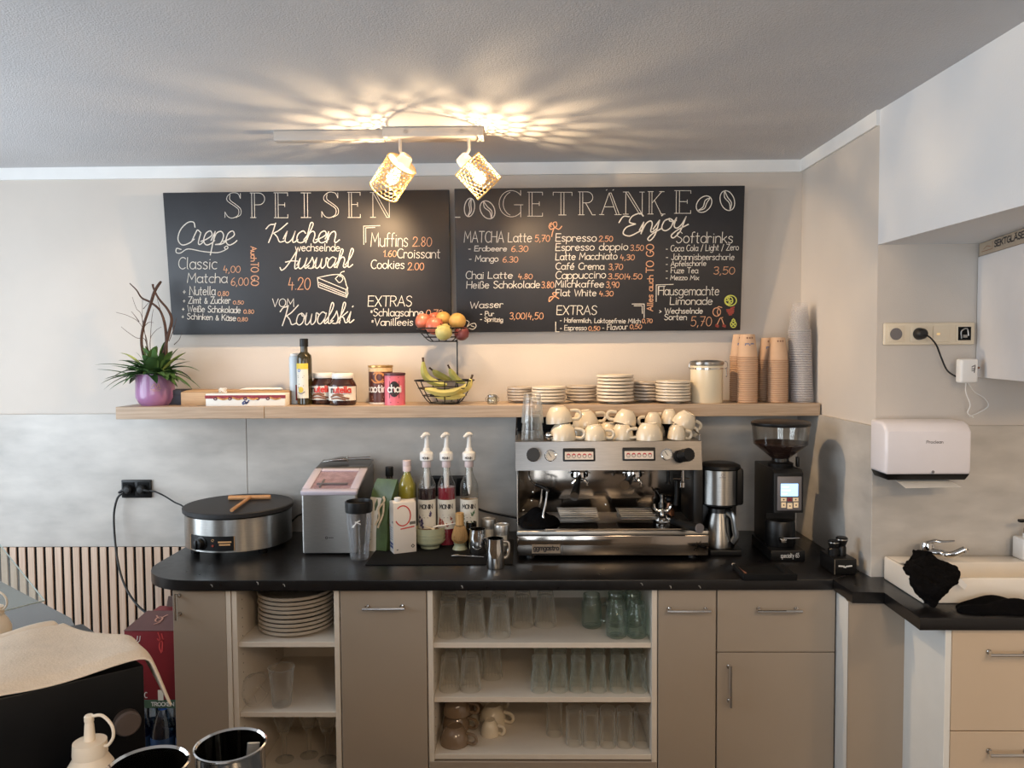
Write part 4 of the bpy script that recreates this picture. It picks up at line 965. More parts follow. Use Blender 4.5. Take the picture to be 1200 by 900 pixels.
for k in range(44):
    n = 44; j = n-1-k; lab = 'topmost clear plastic cup of the tall stack in the shelf corner' if k == 0 else '%s clear plastic cup from the top of the tall corner stack' % ordn(k)
    loc = (X_(938, Y)-.0003*j+.006, Y, ZSH+.0003+j*.0066)
    if pg is None:
        pg = thing('plastic_cup', lab, 'cup', loc, 0, 'clear plastic cups stacked in the shelf corner')
        MB().lathe([(.0445, .002), (.030, .112), (.028, .114), (0, .114)], 24).build('cup_wall', m_plcup, pg)
        MB().tube([(.0448*math.cos(a), .0448*math.sin(a), .0022) for a in [2*PI*i/24 for i in range(24)]], .0015, 5, closed=True).build('rolled_rim', m_plrim, pg)
    else: dup(pg, loc, label=lab)
PYR = 640
# ------------------------------------------------------------------ worktops
def wt(name, label, poly):
    t = thing(name, label, 'worktop', (0, 0, ZC-.036))
    MB().prism(poly, 0, .036, .003, 2).build('worktop_slab', m_black, t)
    fl = MB(); rr = random.Random(len(poly))
    return t, fl, rr
YC = 2.54
aL = X_(178, 2.75)+.019; xr = atz(983, 684.5, ZC).x
pl_ = [(aL, YW-.013), (aL, 2.75)]
rad = .21
pl_ = [(aL, YW-.014)]+[(aL+rad+rad*math.cos(math.radians(q)), YC+rad+rad*math.sin(math.radians(q))) for q in range(180, 271, 9)]
pl_ += [(xr, YC), (1.152, YC+.10), (1.144, YW-.014)]
t, _, _ = wt('worktop', 'long black worktop with a rounded left corner carrying the coffee machines', pl_)
rr = random.Random(11); m_chip = mat('chipped_edge', (170, 166, 160), .7, var=.1)
b = MB()
for px in (247, 301, 332, 541, 752, 786, 820): # chipped spots along the front edge
    x = X_(px, YC); z = .012+.018*rr.random()
    b.ribbon([[(x-.003, z+.002), (x+.001, z), (x+.004*rr.random(), z-.006)]], .0022, lambda u, v: (Vector((u, YC, v)), Vector((0, -1, 0))), .0006)
b.build('chipped_edge', m_chip, t, smooth=0)
p1, p2, p3 = atz(999, 694, ZC), atz(1036.7, 694, ZC), atz(1078, 724.5, ZC)
poly2 = [(xr+.0015, YC-.0005), (p1.x, p1.y), (p2.x, p2.y), (p3.x, p3.y), (2.15, p3.y), (2.15, 2.566), (1.156, 2.566), (1.1535, YC+.0985)]
wt('worktop', 'black worktop stepping forward at the right, carrying the sink', poly2)

# ------------------------------------------------------------------ crepe maker
m_iron = mat('cast_iron', (34, 34, 36), .55, var=.12, scale=30)
m_beech = wood('beech', (196, 150, 104), (172, 126, 84), 'X', 9, .5)
Yk = 3.005; R = sz(127, Yk)/2
t = thing('crepe_maker', 'round steel crepe maker with a black hot plate on the worktop', 'crepe maker', (X_(281, Yk), Yk, ZC))
R = .205
MB().lathe([(R-.008, .022), (R-.004, .024), (R-.004, .145), (R-.012, .148), (0, .148)], 64).lathe([(0, .022), (R-.008, .022)], 64).build('steel_body', m_steel, t)
MB().lathe([(0, .148), (R-.02, .149), (R+.003, .152), (R+.004, .166), (R, .169), (0, .1695)], 64).build('hot_plate', m_iron, t)
for a in (-140, -40, 40, 140):
    MB().lathe([(0, 0), (.016, 0), (.018, .022), (0, .022)], 14, tr((R-.035)*math.cos(math.radians(a)), (R-.035)*math.sin(math.radians(a)), 0)).build('foot', m_bplast, t)
cf = cylfn(R-.004, -PI/2-.12)
b = MB(); band(b, R-.0035, .030, .085, -PI/2-.66, -PI/2+.28, 24, .0015); b.build('control_panel', m_bplast, t)
b = MB(); u0, u1 = -.108, .078; b.ribbon([[(u0, .031), (u1, .031), (u1, .084), (u0, .084), (u0, .031)]], .0018, cf, .0028).build('gold_frame', mat('gold_print', (206, 160, 110), .4), t, smooth=0)
b = MB()
for k, z in enumerate((.064, .054)):
    for i in range(6-k): b.ribbon([[(.022+.004*k+i*.0078, z), (.027+.004*k+i*.0078, z)]], .0055, cf, .003)
b.ribbon([arc(0, .07, .005, .004, 0, 300, 8)], .0014, cf, .003).build('gold_lettering', mat('gold_print', (206, 160, 110), .4), t, smooth=0)
pf, nf = cf(-.05, .056)
q = nf.to_track_quat('Z', 'Y').to_matrix().to_4x4()
MB().lathe([(.026, 0), (.026, .004), (.021, .006), (.019, .024), (.016, .026), (0, .026)], 28, tr(*pf) @ q).box(-.003, .003, -.018, .018, .024, .032, .002, 2, tr(*pf) @ q).build('control_knob', m_bplast, t)
pf, nf = cf(0, .05)
MB().lathe([(.004, 0), (.004, .005), (0, .006)], 12, tr(*pf) @ nf.to_track_quat('Z', 'Y').to_matrix().to_4x4()).build('pilot_light', mat('pilot_red', (150, 60, 40), .3), t)
z = ZC+.1695+.010
a, b_, c, d = atz(268, 583.5, z), atz(317, 582.5, z), atz(293, 583, z), atz(271.5, 598, z)
t = thing('crepe_spreader', 'wooden T-shaped batter spreader lying on the black hot plate', 'spreader', (c.x, c.y, ZC+.170))
b = MB(); b.tube([tuple(a-Vector((c.x, c.y, ZC+.170))), tuple(b_-Vector((c.x, c.y, ZC+.170)))], .0095, 12).build('spreader_bar', m_beech, t)
b = MB(); b.tube([(0, 0, .010), tuple(d-Vector((c.x, c.y, ZC+.170)))], [.007, .008, .007], 10).build('handle', m_beech, t)

# ------------------------------------------------------------------ wall sockets and cables on the tiles
def wall_socket(label, px0, px1, py0, py1, frames):
    Yw = YW-.012; a = at(px0, py1, Yw); c = at(px1, py0, Yw)
    t = thing('wall_socket', label, 'socket', ((a.x+c.x)/2, Yw, a.z)); W = (c.x-a.x)/2; H = c.z-a.z
    MB().box(-W, W, -.011, 0, 0, H, .003).build('frame', m_bplast, t)
    n = frames; w1 = 2*W/n
    for i in range(n):
        x = -W+w1*(i+.5)
        MB().box(x-w1*.4, x+w1*.4, -.0135, -.0112, H*.12, H*.88, .001).lathe([(w1*.32, 0), (w1*.32, .003), (w1*.29, .003), (w1*.28, .001), (0, .001)], 24, tr(x, -.0135, H/2) @ rotx(PI/2)).build('socket_insert', m_bmatte, t)
    return t, W, H, w1
t, W, H, w1 = wall_socket('black double wall socket on the grey tiles left of the crepe maker', 144, 178, 562, 583, 2)
def plug(parent, x, H, side, up=0):
    b = MB(); M = tr(x, -.0148, H/2) @ rotx(PI/2)
    b.lathe([(.0, 0), (.018, 0), (.019, .004), (.018, .018), (.012, .024), (0, .026)], 20, M)
    b.tube([(x, -.028, H/2), (x+.02*side, -.032, H/2-.003), (x+.036*side, -.03, H/2-.006+up)], [.008, .0065, .005], 8)
    return b
tp = thing('power_plug', 'black plug in the left half of the double socket, its cable hanging down', 'plug', t.location)
plug(tp, -W+w1*.55, H, -1, -.006).build('plug_body', m_cable, tp)
tp2 = thing('power_plug', 'black plug in the right half of the double socket, feeding the crepe maker', 'plug', t.location)
plug(tp2, W-w1*.55, H, 1).build('plug_body', m_cable, tp2)
def cabl(parent, P, r, name='cable'):
    o = parent.location; return MB().tube([tuple(Vector(p)-o) for p in P], r, 8, 6).build(name, m_cable, parent)
K = lambda x, y, Y: at(120+x*.24436, 540+y*.24444, Y)
cabl(tp, [K(100, 152, 3.205), K(72, 180, 3.2), K(56, 250, 3.2), K(58, 350, 3.19), K(72, 470, 3.17), K(100, 580, 3.14), K(150, 670, 3.10), K(210, 728, 3.07), K(280, 758, 3.05), K(345, 766, 3.03), K(420, 760, 3.03)], .0045)
cabl(tp2, [K(228, 143, 3.205), K(258, 150, 3.2), K(300, 170, 3.2), K(345, 198, 3.19), K(395, 226, 3.18), K(440, 300, 3.2)], .0035)
t, W, H, w1 = wall_socket('black triple wall socket behind the syrup bottles', 505, 549, 557, 581, 3)
m_ = thing('power_cable', 'thin black cable running from the syrup bottles to the espresso machine', 'cable', at(562, 597, 3.22))
cabl(m_, [at(548, 590, 3.22), at(562, 597, 3.22), at(580, 602, 3.21), at(600, 606, 3.2), at(616, 609, 3.19)], .004)
m_ = thing('power_cable', 'short black cable between the crepe maker and the ice maker', 'cable', at(349, 606, 3.12))
cabl(m_, [at(341, 612, 3.14), at(346, 607, 3.13), at(352, 603, 3.12), at(366, 600, 3.12)], .004)

# ------------------------------------------------------------------ ice maker
m_lid = mat('lilac_plastic', (200, 192, 204), .2, var=.03, coat=.4)
m_greyp = mat('grey_plastic', (108, 104, 106), .4, var=.06)
Yi = 2.86; xl, xr_ = X_(354, Yi), X_(419, Yi); W = (xr_-xl)/2; Di = .33
t = thing('ice_maker', 'steel countertop ice maker with a sloped see-through lid', 'ice maker', ((xl+xr_)/2, Yi, ZC))
zf = Z_(386, 577, Yi)-ZC; zm = Z_(386, 550, Yi+.21)-ZC; zb = zm+.018
side = [(0, .008), (Di, .008), (Di, zb), (.20, zm), (0, zf)]
b = MB(); M = Matrix(((0, 0, 1, 0), (1, 0, 0, 0), (0, 1, 0, 0), (0, 0, 0, 1)))
b.prism([(p[0], p[1]) for p in side], -W, W, .008, 3, M).build('steel_housing', m_steel, t)
MB().box(-W+.01, W-.01, .01, Di-.01, 0, .009, .002).build('base', m_bplast, t)
# front lid frame with window, lying on the slope
sl = math.atan2(zm-zf, .20); Ml = tr(0, 0, zf) @ rotx(sl); Ls = math.hypot(.20, zm-zf)
b = MB(); b.box(-W-.002, W+.002, -.006, .02, -.012, .008, .006, 3, Ml).box(-W-.002, -W+.03, .02, Ls, -.006, .008, .004, 2, Ml).box(W-.03, W+.002, .02, Ls, -.006, .008, .004, 2, Ml).box(-W+.03, W-.03, Ls-.025, Ls, -.006, .008, .004, 2, Ml)
lid = b.build('lid', m_lid, t)
MB().box(-W+.03, W-.03, .02, Ls-.025, .003, .006, 0, 1, Ml).build('lid_window', glass('smoke_window', (253, 250, 253), (225, 218, 226), .3, .06), lid)
MB().box(-W+.03, W-.03, .02, Ls-.025, .0005, .0025, 0, 1, Ml).build('ice_tray', mat('ice_tray', (214, 196, 198), .4, var=.25, scale=40), lid)
MB().box(-W+.045, W-.045, .055, .064, .006, .011, .002, 2, Ml).box(-W+.06, -W+.068, .03, .10, .006, .010, .001, 1, Ml).build('ice_scraper', m_greyp, lid)
sl2 = math.atan2(zb-zm, Di-.20); Mb = tr(0, .20, zm) @ rotx(sl2)
MB().box(-W-.001, W+.001, .001, Di-.20, 0, .006, .003, 2, Mb).build('control_deck', mat('dark_steel_deck', (118, 114, 110), .35, .6, var=.05), t)
b = MB(); b.ribbon([arc(-.012, .0655, .004, .004, 0, 360, 10), [(-.004, .066), (.014, .066)]], .0026, lambda u, v: (Vector((u, 0, v)), Vector((0, -1, 0))), .0008).build('maker_lettering', m_ink, t, smooth=0)
c = Vector((X_(405, 3.1), Yi+.26, ZC+zb+.001))
t = thing('ice_scoop', 'shiny steel ice scoop lying on top of the ice maker', 'scoop', tuple(c), .12)
b = MB(); n = 10; vs = []; fs = []
for i in range(n+1):
    s = i/n; x = -.095+.105*s; wd = .008+.030*math.sin(PI*min(1, s*.62+.02)); hh = .020*min(1, s*1.5)
    for k in range(7):
        a = -1.25+2.5*k/6; vs.append((x, wd*math.sin(a), .006+hh*(1-math.cos(a))*1.0))
for i in range(n):
    for k in range(6): o = i*7+k; fs.append((o, o+1, o+8, o+7))
b.add(vs, fs); b.box(.008, .012, -.02, .02, .004, .028, .002)
bm_o = b.build('scoop_bowl', m_chrome, t); md = bm_o.modifiers.new('thickness', 'SOLIDIFY'); md.thickness = .0018
MB().tube([(.008, 0, .016), (.05, 0, .017), (.102, 0, .018)], [.006, .0055, .0065], 10).build('handle', m_chrome, t)

# ------------------------------------------------------------------ blender cup
m_clear = glass('clear_tritan', (250, 250, 251), (216, 216, 222), .6, .08, pw=2.0, body=.5)
c = atz(421.5, 655, ZC); k = c.y/900
t = thing('blender_cup', 'clear blender cup with a black screw lid, in front of the ice maker', 'cup', (c.x, c.y, ZC))
b = MB(); r0, r1 = 10.5*k, 14.5*k
b.lathe([(0, .004), (r0*.9, .001), (r0, .006), (r0*1.06, .05), (r1, .15), (r1, .19), (r1-.003, .19), (r1-.003, .15), (r0*1.06-.003, .052), (r0-.003, .012), (0, .01)], 32)
b.build('cup_body', m_clear, t)
for i in range(8): 
    a = 2*PI*i/8+.2; b = MB(); b.tube([(r0*1.0*math.cos(a), r0*1.0*math.sin(a), .01), (r0*1.07*math.cos(a), r0*1.07*math.sin(a), .06), (r1*.995*math.cos(a), r1*.995*math.sin(a), .145)], .0022, 6).build('rib', m_clear, t)
R = 16*k
MB().lathe([(R-.004, .176), (R, .178), (R*1.02, .2), (R, .216), (R-.004, .218), (R-.006, .206), (R*.6, .202), (0, .202)], 36).build('screw_lid', m_bplast, t)
b = MB(); b.ribbon([sm((-.012, .128), (0, .146), (.012, .152)), [(-.004, .148), (.014, .140)], [(-.010, .136), (-.016, .128)]], .004, cylfn(r1), .001).build('emblem', m_wplast, t, smooth=0)

# ------------------------------------------------------------------ coffee bag, milk carton, bottles
m_bagg = mat('bag_green', (74, 92, 50), .35, var=.3, scale=18)
m_bagw = mat('bag_cream', (214, 206, 190), .35, var=.06, scale=20)
c = atz(444, 646, ZC); Yb = c.y+.04
t = thing('coffee_bag', 'green and cream coffee bag leaning behind the milk carton', 'bag', (c.x, Yb, ZC), -.35)
hb = Z_(448, 562, Yb)-ZC
b = MB(); n = 14; vs = []; fs = []
for i in range(n+1):
    s = i/n; z = hb*s; wx = .048*(1-.12*s)+.004*math.sin(s*9); wy = .036*(1-s**3)+.003; tx = .035*s**2
    for kx, ky in ((-1, -1), (-.3, -1.12), (.4, -1.1), (1, -1), (1.0, 0), (1, 1), (0, 1.12), (-1, 1), (-1.0, 0)):
        vs.append((kx*wx+tx, ky*wy+.002*math.sin(9*s+kx*4), z))
m9 = 9
for i in range(n):
    for k2 in range(m9): a0 = i*m9+k2; a1 = i*m9+(k2+1) % m9; fs.append((a0, a1, a1+m9, a0+m9))
fs.append(tuple(range(m9))[::-1]); fs.append(tuple(n*m9+k2 for k2 in range(m9)))
b.add(vs, fs).build('bag_body', m_bagg, t, smooth=50)
fb_ = lambda u, v: (Vector((u+.035*(v/hb)**2, -(.036*(1-(v/hb)**3)+.003)*1.13-.001, v)), Vector((0, -1, .1)))
b = MB(); b.ribbon([[(-.020, .004), (-.020, hb*.25), (-.022, hb*.5), (-.020, hb*.68)]], .050, fb_, .0006)
b.build('text_panel', m_bagw, t, smooth=0)
b = MB()
for i in range(9): b.ribbon([[(-.040, .04+i*.010), (-.016-.004*(i % 3), .04+i*.010)]], .0026, fb_, .0018)
b.build('small_print', mat('print_grey', (110, 104, 96), .7), t, smooth=0)
b = MB(); b.ribbon([arc(-.030, .017, .004, .004, 0, 360, 10)], .007, fb_, .0018).build('red_seal', m_crim, t, smooth=0)
b = MB(); b.ribbon([sm((.0, .10), (.012, .13), (.004, .16), (.02, .19), (.012, .205)), sm((.012, .09), (.026, .14), (.022, .18))], .008, fb_, .0018).build('bird_print', mat('print_beige', (206, 184, 150), .6, var=.25, scale=80), t, smooth=0)
m_milk = mat('milk_carton', (234, 224, 212), .4, var=.02)
c = atz(461.6, 650.7, ZC)
t = thing('milk_carton', 'white milk carton with a red ring print standing before the bottles', 'carton', (c.x, c.y, ZC), .42)
wf, wd, hc = .088, .062, .192
MB().box(0, wf, 0, wd, 0, hc, .0015).build('carton_body', m_milk, t)
b = MB(); b.hexa([(.001, .001, hc), (wf-.001, .001, hc), (wf-.001, wd-.001, hc), (.001, wd-.001, hc), (.001, .02, hc+.006), (wf-.001, .02, hc+.006), (wf-.001, .03, hc+.006), (.001, .03, hc+.006)], .001).build('folded_top', m_milk, t)
MB().lathe([(.013, hc+.001), (.013, hc+.016), (.011, hc+.018), (0, hc+.018)], 22, tr(.022, .02, 0)).build('screw_cap', m_wplast, t)
ff = lambda u, v: (Vector((u, 0, v)), Vector((0, -1, 0)))
fsd = lambda u, v: (Vector((0, wd-u, v)), Vector((-1, 0, 0)))
b = MB(); b.ribbon([arc(.036, .142, .030, .038, -150, 130, 24)], .0045, ff, .0006).build('red_ring_print', m_nred, t, smooth=0)
b = MB(); b.ribbon([[(.028+i*.0066, .092+i*.0008), (.033+i*.0066, .0926+i*.0008)] for i in range(8)], .0045, ff, .0006); b.ribbon([[(.004, .1), (.02, .1)]], .003, fsd, .0006).build('red_lettering', m_nred, t, smooth=0)
b = MB(); b.ribbon([[(.066, .112), (.082, .113)]], .011, ff, .0006); b.ribbon([[(.068, .024), (.074, .030), (.080, .024), (.074, .018), (.068, .024)]], .003, ff, .0006); b.ribbon([[(.012, .014), (.016, .014)]], .004, ff, .0006); b.ribbon([[(.046, .118), (.052, .118)]], .008, fsd, .0006).build('dark_marks', mat('print_grey', (110, 104, 96), .7), t, smooth=0)
b = MB(); b.ribbon([[(.012, .022), (.05, .022)], [(.012, .034), (.05, .034)]], .009, fsd, .0006)
for i in range(6): b.ribbon([[(.012, .05+i*.009), (.046, .05+i*.009)]], .0022, fsd, .0006)
b.build('blue_side_print', mat('print_blue', (70, 96, 160), .6), t, smooth=0)

def liquid(name, col, rough=.06): return mat(name, col, rough, var=.12, scale=6, coat=.6)
def syrup_bottle(label, px, Y, hcap, liq, fill, pump, labelcol, prints=None, rr=.0365, cat='bottle'):
    t = thing('syrup_bottle' if pump or labelcol else 'bottle', label, cat, (X_(px, Y), Y, ZC))
    R = rr; h = hcap
    prof = [(0, .004), (R-.004, 0), (R, .005), (R, h*.70), (R*.95, h*.745), (R*.74, h*.80), (R*.50, h*.86), (.0145, h*.91), (.0145, h-.002), (.0125, h-.002), (.0125, h*.9)]
    MB().lathe(prof, 30).build('glass_body', m_glass2, t)
    lp = [(0, .006), (R-.003, .004)]
    zf = h*fill; 
    if zf <= h*.715: lp += [(R-.002, zf), (0, zf)]
    else:
        lp += [(R-.002, h*.70), (R*.95-.002, h*.745), (R*.74-.002, h*.80)]
        if zf > h*.86: lp += [(R*.50-.002, h*.86), (.0118, h*.9), (.0118, zf), (0, zf)]
        else: lp += [(R*.70-.002, zf), (0, zf)]
    MB().lathe(lp, 28).build('liquid', liq, t)
    if labelcol:
        b = MB(); band(b, R+.0004, .068, .068+h*.355, -PI/2-1.3, -PI/2+1.3).build('label', m_label, t)
        z0 = .068
        b = MB(); b.ribbon(write('MONIN', -.026, .026, z0+h*.250, z0+h*.250, z0+h*.300), .0034, cylfn(R), .0018).build('lettering', m_ink, t, smooth=0)
        if prints:
            rq = random.Random(int(px)); b = MB()
            for _ in range(9):
                u = rq.choice((-1, 1))*rq.uniform(.012, .03) if rq.random() < .7 else rq.uniform(-.02, .02); v = z0+rq.uniform(.006, h*.2) if abs(u) > .012 else z0+rq.uniform(.006, .022)
                b.ribbon([arc(u, v, .0035, .0035, 0, 300, 8), [(u, v), (u+rq.uniform(-.006, .006), v+.009)]], .0032, cylfn(R), .0018)
            b.build('fruit_print', prints, t, smooth=0)
            b = MB(); b.ribbon([[(-.012, z0+h*.17), (.012, z0+h*.17)], [(-.008, z0+h*.14), (.008, z0+h*.14)], [(-.018, z0+h*.325), (.016, z0+h*.332)]], .0018, cylfn(R), .0018).build('small_print', mat('print_grey', (110, 104, 96), .7), t, smooth=0)
    return t
m_glass2 = glass('bottle_glass', (252, 252, 250), (205, 203, 196), .6, .05, pw=2.4, body=.3)
m_pinkw = mat('cap_pinkish', (224, 204, 202), .4, var=.03)
def pump(t, h):
    b = MB(); b.lathe([(.0165, h-.016), (.0175, h-.014), (.0175, h+.008), (.0165, h+.010), (0, h+.010)], 24).build('collar', m_pinkw, t)
    b = MB(); b.lathe([(.023, h+.010), (.0262, h+.013), (.0262, h+.038), (.0235, h+.043), (.0145, h+.048), (.0125, h+.058), (.011, h+.06), (0, h+.06)], 26).build('pump_head', m_wplast, t)
    b = MB(); b.ribbon(write('MONIN', -.014, .014, h+.019, h+.019, h+.027), .0018, cylfn(.0263), .0006).build('pump_lettering', m_ink, t, smooth=0)
    b = MB(); b.tube([(0, 0, h+.058), (.001, 0, h+.085), (.002, 0, h+.108)], [.0105, .008, .0078], 10).tube([(.013, .004, h+.110), (.004, 0, h+.113), (-.006, -.006, h+.112), (-.018, -.014, h+.102)], [.005, .009, .0088, .0055], 10, 4).build('pump_spout', m_wplast, t)
    b = MB(); b.lathe([(0, h*.62), (.004, h*.62), (.010, h*.72), (.011, h-.018), (0, h-.018)], 14).build('dip_tube', m_wplast, t)
Ym = 3.0
hm = Z_(501, 544, Ym)-ZC
for px, liqn, colr, fill, lab, pr in ((501, 'syrup_dark', (40, 22, 28), .70, 'syrup bottle with white pump, dark syrup and a berry label', mat('print_violet', (74, 66, 110), .6, var=.3)),
                                   (524, 'syrup_red', (140, 34, 52), .71, 'syrup bottle with white pump holding red syrup', mat('print_rust', (170, 84, 66), .6, var=.3)),
                                   (550.5, 'syrup_pale', (186, 158, 112), .56, 'rightmost pump syrup bottle, its pale syrup below a clear shoulder', mat('print_leaf', (84, 120, 84), .6, var=.3))):
    t = syrup_bottle(lab, px, Ym, hm, liquid(liqn, colr), fill, True, True, pr, rr=sz(21.5, Ym)/2); t['group'] = 'syrup bottles with pumps'; pump(t, hm)
Ys = 3.06; hs = Z_(478, 540, Ys)-ZC
t = syrup_bottle('yellow green syrup bottle with a pink white screw cap', 478, Ys, hs-.02, liquid('syrup_lime', (168, 160, 58)), .93, False, True, mat('print_leaf', (84, 120, 84), .6), rr=sz(22, Ys)/2)
h = hs-.02
b = MB(); b.lathe([(.0165, h-.026), (.0168, h-.005), (.0165, h-.004), (0, h-.004)], 22).build('neck_band', m_pinkw, t)
b = MB(); b.lathe([(.017, h-.003), (.0172, h+.016), (.015, h+.018), (0, h+.018)], 22).build('screw_cap', m_pinkw, t)
Ys = 3.09; hs = Z_(457.5, 548, Ys)-ZC
t = thing('sauce_bottle', 'dark bottle with a black cap between ice maker and yellow syrup', 'bottle', (X_(457.5, Ys), Ys, ZC)); R = sz(18.5, Ys)/2
MB().lathe([(0, .003), (R-.003, 0), (R, .004), (R, hs*.6), (R*.9, hs*.68), (R*.5, hs*.80), (.0135, hs*.86), (.0135, hs*.97), (0, hs*.97)], 26).build('bottle_body', liquid('dark_sauce', (34, 20, 18)), t)
MB().lathe([(.0155, hs*.87), (.0162, hs*.88), (.0162, hs-.002), (.014, hs), (0, hs)], 22).build('cap', m_bplast, t)

# ------------------------------------------------------------------ mat, bowl, whisk, pitchers, tins
a, b_ = atz(428, 662.5, ZC), atz(601, 662.5, ZC)
t = thing('counter_mat', 'flat black rubber mat under the bottles and pitchers', 'mat', ((a.x+b_.x)/2, a.y, ZC+.0002)); h = (b_.x-a.x)/2
MB().box(-h, h, 0, .36, 0, .004, .0015, 2).build('rubber_mat', m_bmatte, t)
ZM = ZC+.0045
for o in bpy.data.objects:      # bottles and carton stand on the mat
    if o.parent is None and o.get('category') in ('bottle', 'carton', 'bag') and abs(o.location.z-ZC) < 1e-5: o.location.z = ZM
m_celadon = mat('celadon', (166, 168, 138), .28, var=.08, scale=12, coat=.3)
c = atz(504, 641, ZM); k = c.y/900; R = 18*k
t = thing('tea_bowl', 'pale green ceramic tea bowl in front of the syrup bottles', 'bowl', (c.x, c.y, ZM)); h = .080
MB().lathe([(0, .004), (R*.55, .004), (R*.56, 0), (R*.62, 0), (R*.64, .008), (R*.93, .022), (R, .040), (R*.985, .062), (R*.97, h), (R*.94, h), (R*.94, .05), (R*.8, .022), (0, .014)], 40).build('bowl', m_celadon, t)
b = MB()
for z in (.03, .045, .058): b.tube([(R*(1.002 if z < .05 else .993)*math.cos(a_), R*(1.002 if z < .05 else .993)*math.sin(a_), z) for a_ in [2*PI*i/40 for i in range(40)]], .0012, 5, closed=True)
b.build('thrown_ridges', m_celadon, t)
MB().lathe([(0, h-.012), (R*.5, h-.010), (R*.935, h-.016)], 30).build('brown_contents', mat('brown_sugar', (92, 72, 54), .9, var=.4, scale=90), t)
sp = thing('teaspoon', 'small cream spoon stuck in the tea bowl', 'spoon', (c.x, c.y, ZM+h-.008))
MB().tube([(.012, -.01, .001), (0, -.012, .006), (-.022, -.014, .014)], [.007, .004, .003], 8, 4, flat=.5).tube([(.012, -.01, .001), (.02, -.01, .001)], [.008, .006], 8, flat=.5).build('spoon_body', m_cream, sp)
t = thing('ceramic_spoon', 'white ceramic spoon lying across the right rim of the tea bowl', 'spoon', (c.x+R*.97, c.y, ZM+h+.0005))
MB().tube([(-.045, .0, -.004), (-.03, .002, .001), (0, .004, .0045), (.03, .006, .009), (.047, .006, .012)], [.006, .0065, .004, .0038, .003], 8, 4, flat=.6).build('spoon_body', m_wplast, t)
m_bamboo = wood('bamboo', (206, 166, 108), (176, 136, 84), 'Z', 8, .55)
c = atz(539, 643, ZM); k = c.y/900
t = thing('bamboo_whisk', 'bamboo matcha whisk on a small pale stand', 'whisk', (c.x, c.y, ZM))
MB().lathe([(0, 0), (9*k, 0), (8.6*k, .004), (6.5*k, .016), (7.5*k, .024), (0, .024)], 26).build('whisk_stand', m_celadon, t)
b = MB()
for i in range(34):
    a_ = 2*PI*i/34; q = [(5.0, .024), (8.6, .035), (9.2, .05), (7.2, .075), (5.2, .092)]
    b.tube([(r_*k*math.cos(a_), r_*k*math.sin(a_), z) for r_, z in q], .0014, 5, 3)
b.lathe([(0, .03), (6*k, .035), (6.8*k, .06), (4.6*k, .09), (0, .09)], 20).build('tines', m_bamboo, t)
MB().lathe([(5.3*k, .088), (5.4*k, .094), (5.0*k, .097), (5.1*k, .138), (4.6*k, .140), (0, .138)], 22).build('handle', m_bamboo, t)
MB().lathe([(5.55*k, .087), (5.6*k, .091), (5.5*k, .094)], 22).build('thread_band', m_bplast, t)
def pitcher(label, px, py, wpx, h, handle):
    c = atz(px, py, ZM if py < 661 else ZC); k = c.y/900; R = wpx*k/2
    t = thing('milk_pitcher', label, 'pitcher', (c.x, c.y, ZM if py < 661 else ZC+.0002), 0, 'steel milk pitchers')
    b = MB(); b.lathe([(0, .002), (R*.93, 0), (R, .006), (R, h*.62), (R*.92, h*.80), (R*.93, h), (R*.89, h), (R*.88, h*.8), (R*.95, h*.6), (R*.95, .01), (0, .008)], 40).build('jug', m_chrome, t)
    b = MB(); b.add([(R*.93*math.cos(a_), R*.93*math.sin(a_), z) for a_, z in ((2.7, h*.99), (PI, h*.78), (3.58, h*.99))]+[(-R*1.28, 0, h*1.02)], [(0, 1, 3), (1, 2, 3)]).build('spout', m_chrome, t)
    ca = math.cos(handle); sa = math.sin(handle)
    b = MB(); b.tube([(R*.93*ca, R*.93*sa, h*.86), (R*1.45*ca, R*1.45*sa, h*.82), (R*1.6*ca, R*1.6*sa, h*.6), (R*1.4*ca, R*1.4*sa, h*.36), (R*1.0*ca, R*1.0*sa, h*.3)], .0036, 8, 5, flat=1.6).build('handle', m_chrome, t)
    return t
pitcher('shorter steel milk pitcher at the back, beside the bamboo whisk', 560, 648, 20.5, .092, -1.2)
pitcher('taller steel milk pitcher at the front edge of the black mat', 580.5, 665.5, 21.5, .106, .35)
m_tin = mat('tin_silver', (198, 194, 188), .35, .85, var=.06)
def tin(label, px, Y, w, h):
    R = sz(w, Y)/2
    t = thing('spice_tin', label, 'tin', (X_(px, Y), Y, ZM), 0, 'silver spice tins')
    MB().lathe([(0, 0), (R*.95, 0), (R*.96, .004), (R*.96, h*.74), (0, h*.74)], 30).build('tin_body', m_tin, t)
    MB().lathe([(R*.97, h*.72), (R, h*.73), (R, h-.004), (R*.97, h-.001), (R*.9, h), (R*.86, h-.003), (0, h-.003)], 30).build('lid', m_tin, t)
    b = MB(); band(b, R*.96, h*.2, h*.6, -PI/2-.8, -PI/2+.8).build('label', m_label, t)
tin('silver spice tin at the back left, behind the pitchers', 572.5, 3.02, 17.5, .098)
tin('silver spice tin at the front right, nearer the espresso machine', 588, 2.92, 18, .098)
t = thing('shot_glass', 'dark drinking glass standing behind the short pitcher', 'glass', (X_(552.5, 2.95), 2.95, ZM))
m_smoke = glass('smoked_glass', (120, 112, 106), (40, 38, 36), .5, .1)
MB().lathe([(0, .004), (.018, 0), (.02, .004), (.021, .1), (.019, .1), (.018, .012), (0, .012)], 26).build('glass_body', m_smoke, t)
a, b_ = atz(531, 652.5, ZM), atz(567, 654, ZM)
t = thing('steel_spoon', 'steel spoon lying on the mat in front of the whisk', 'spoon', (a.x, a.y, ZM+.0003)); d = b_-a
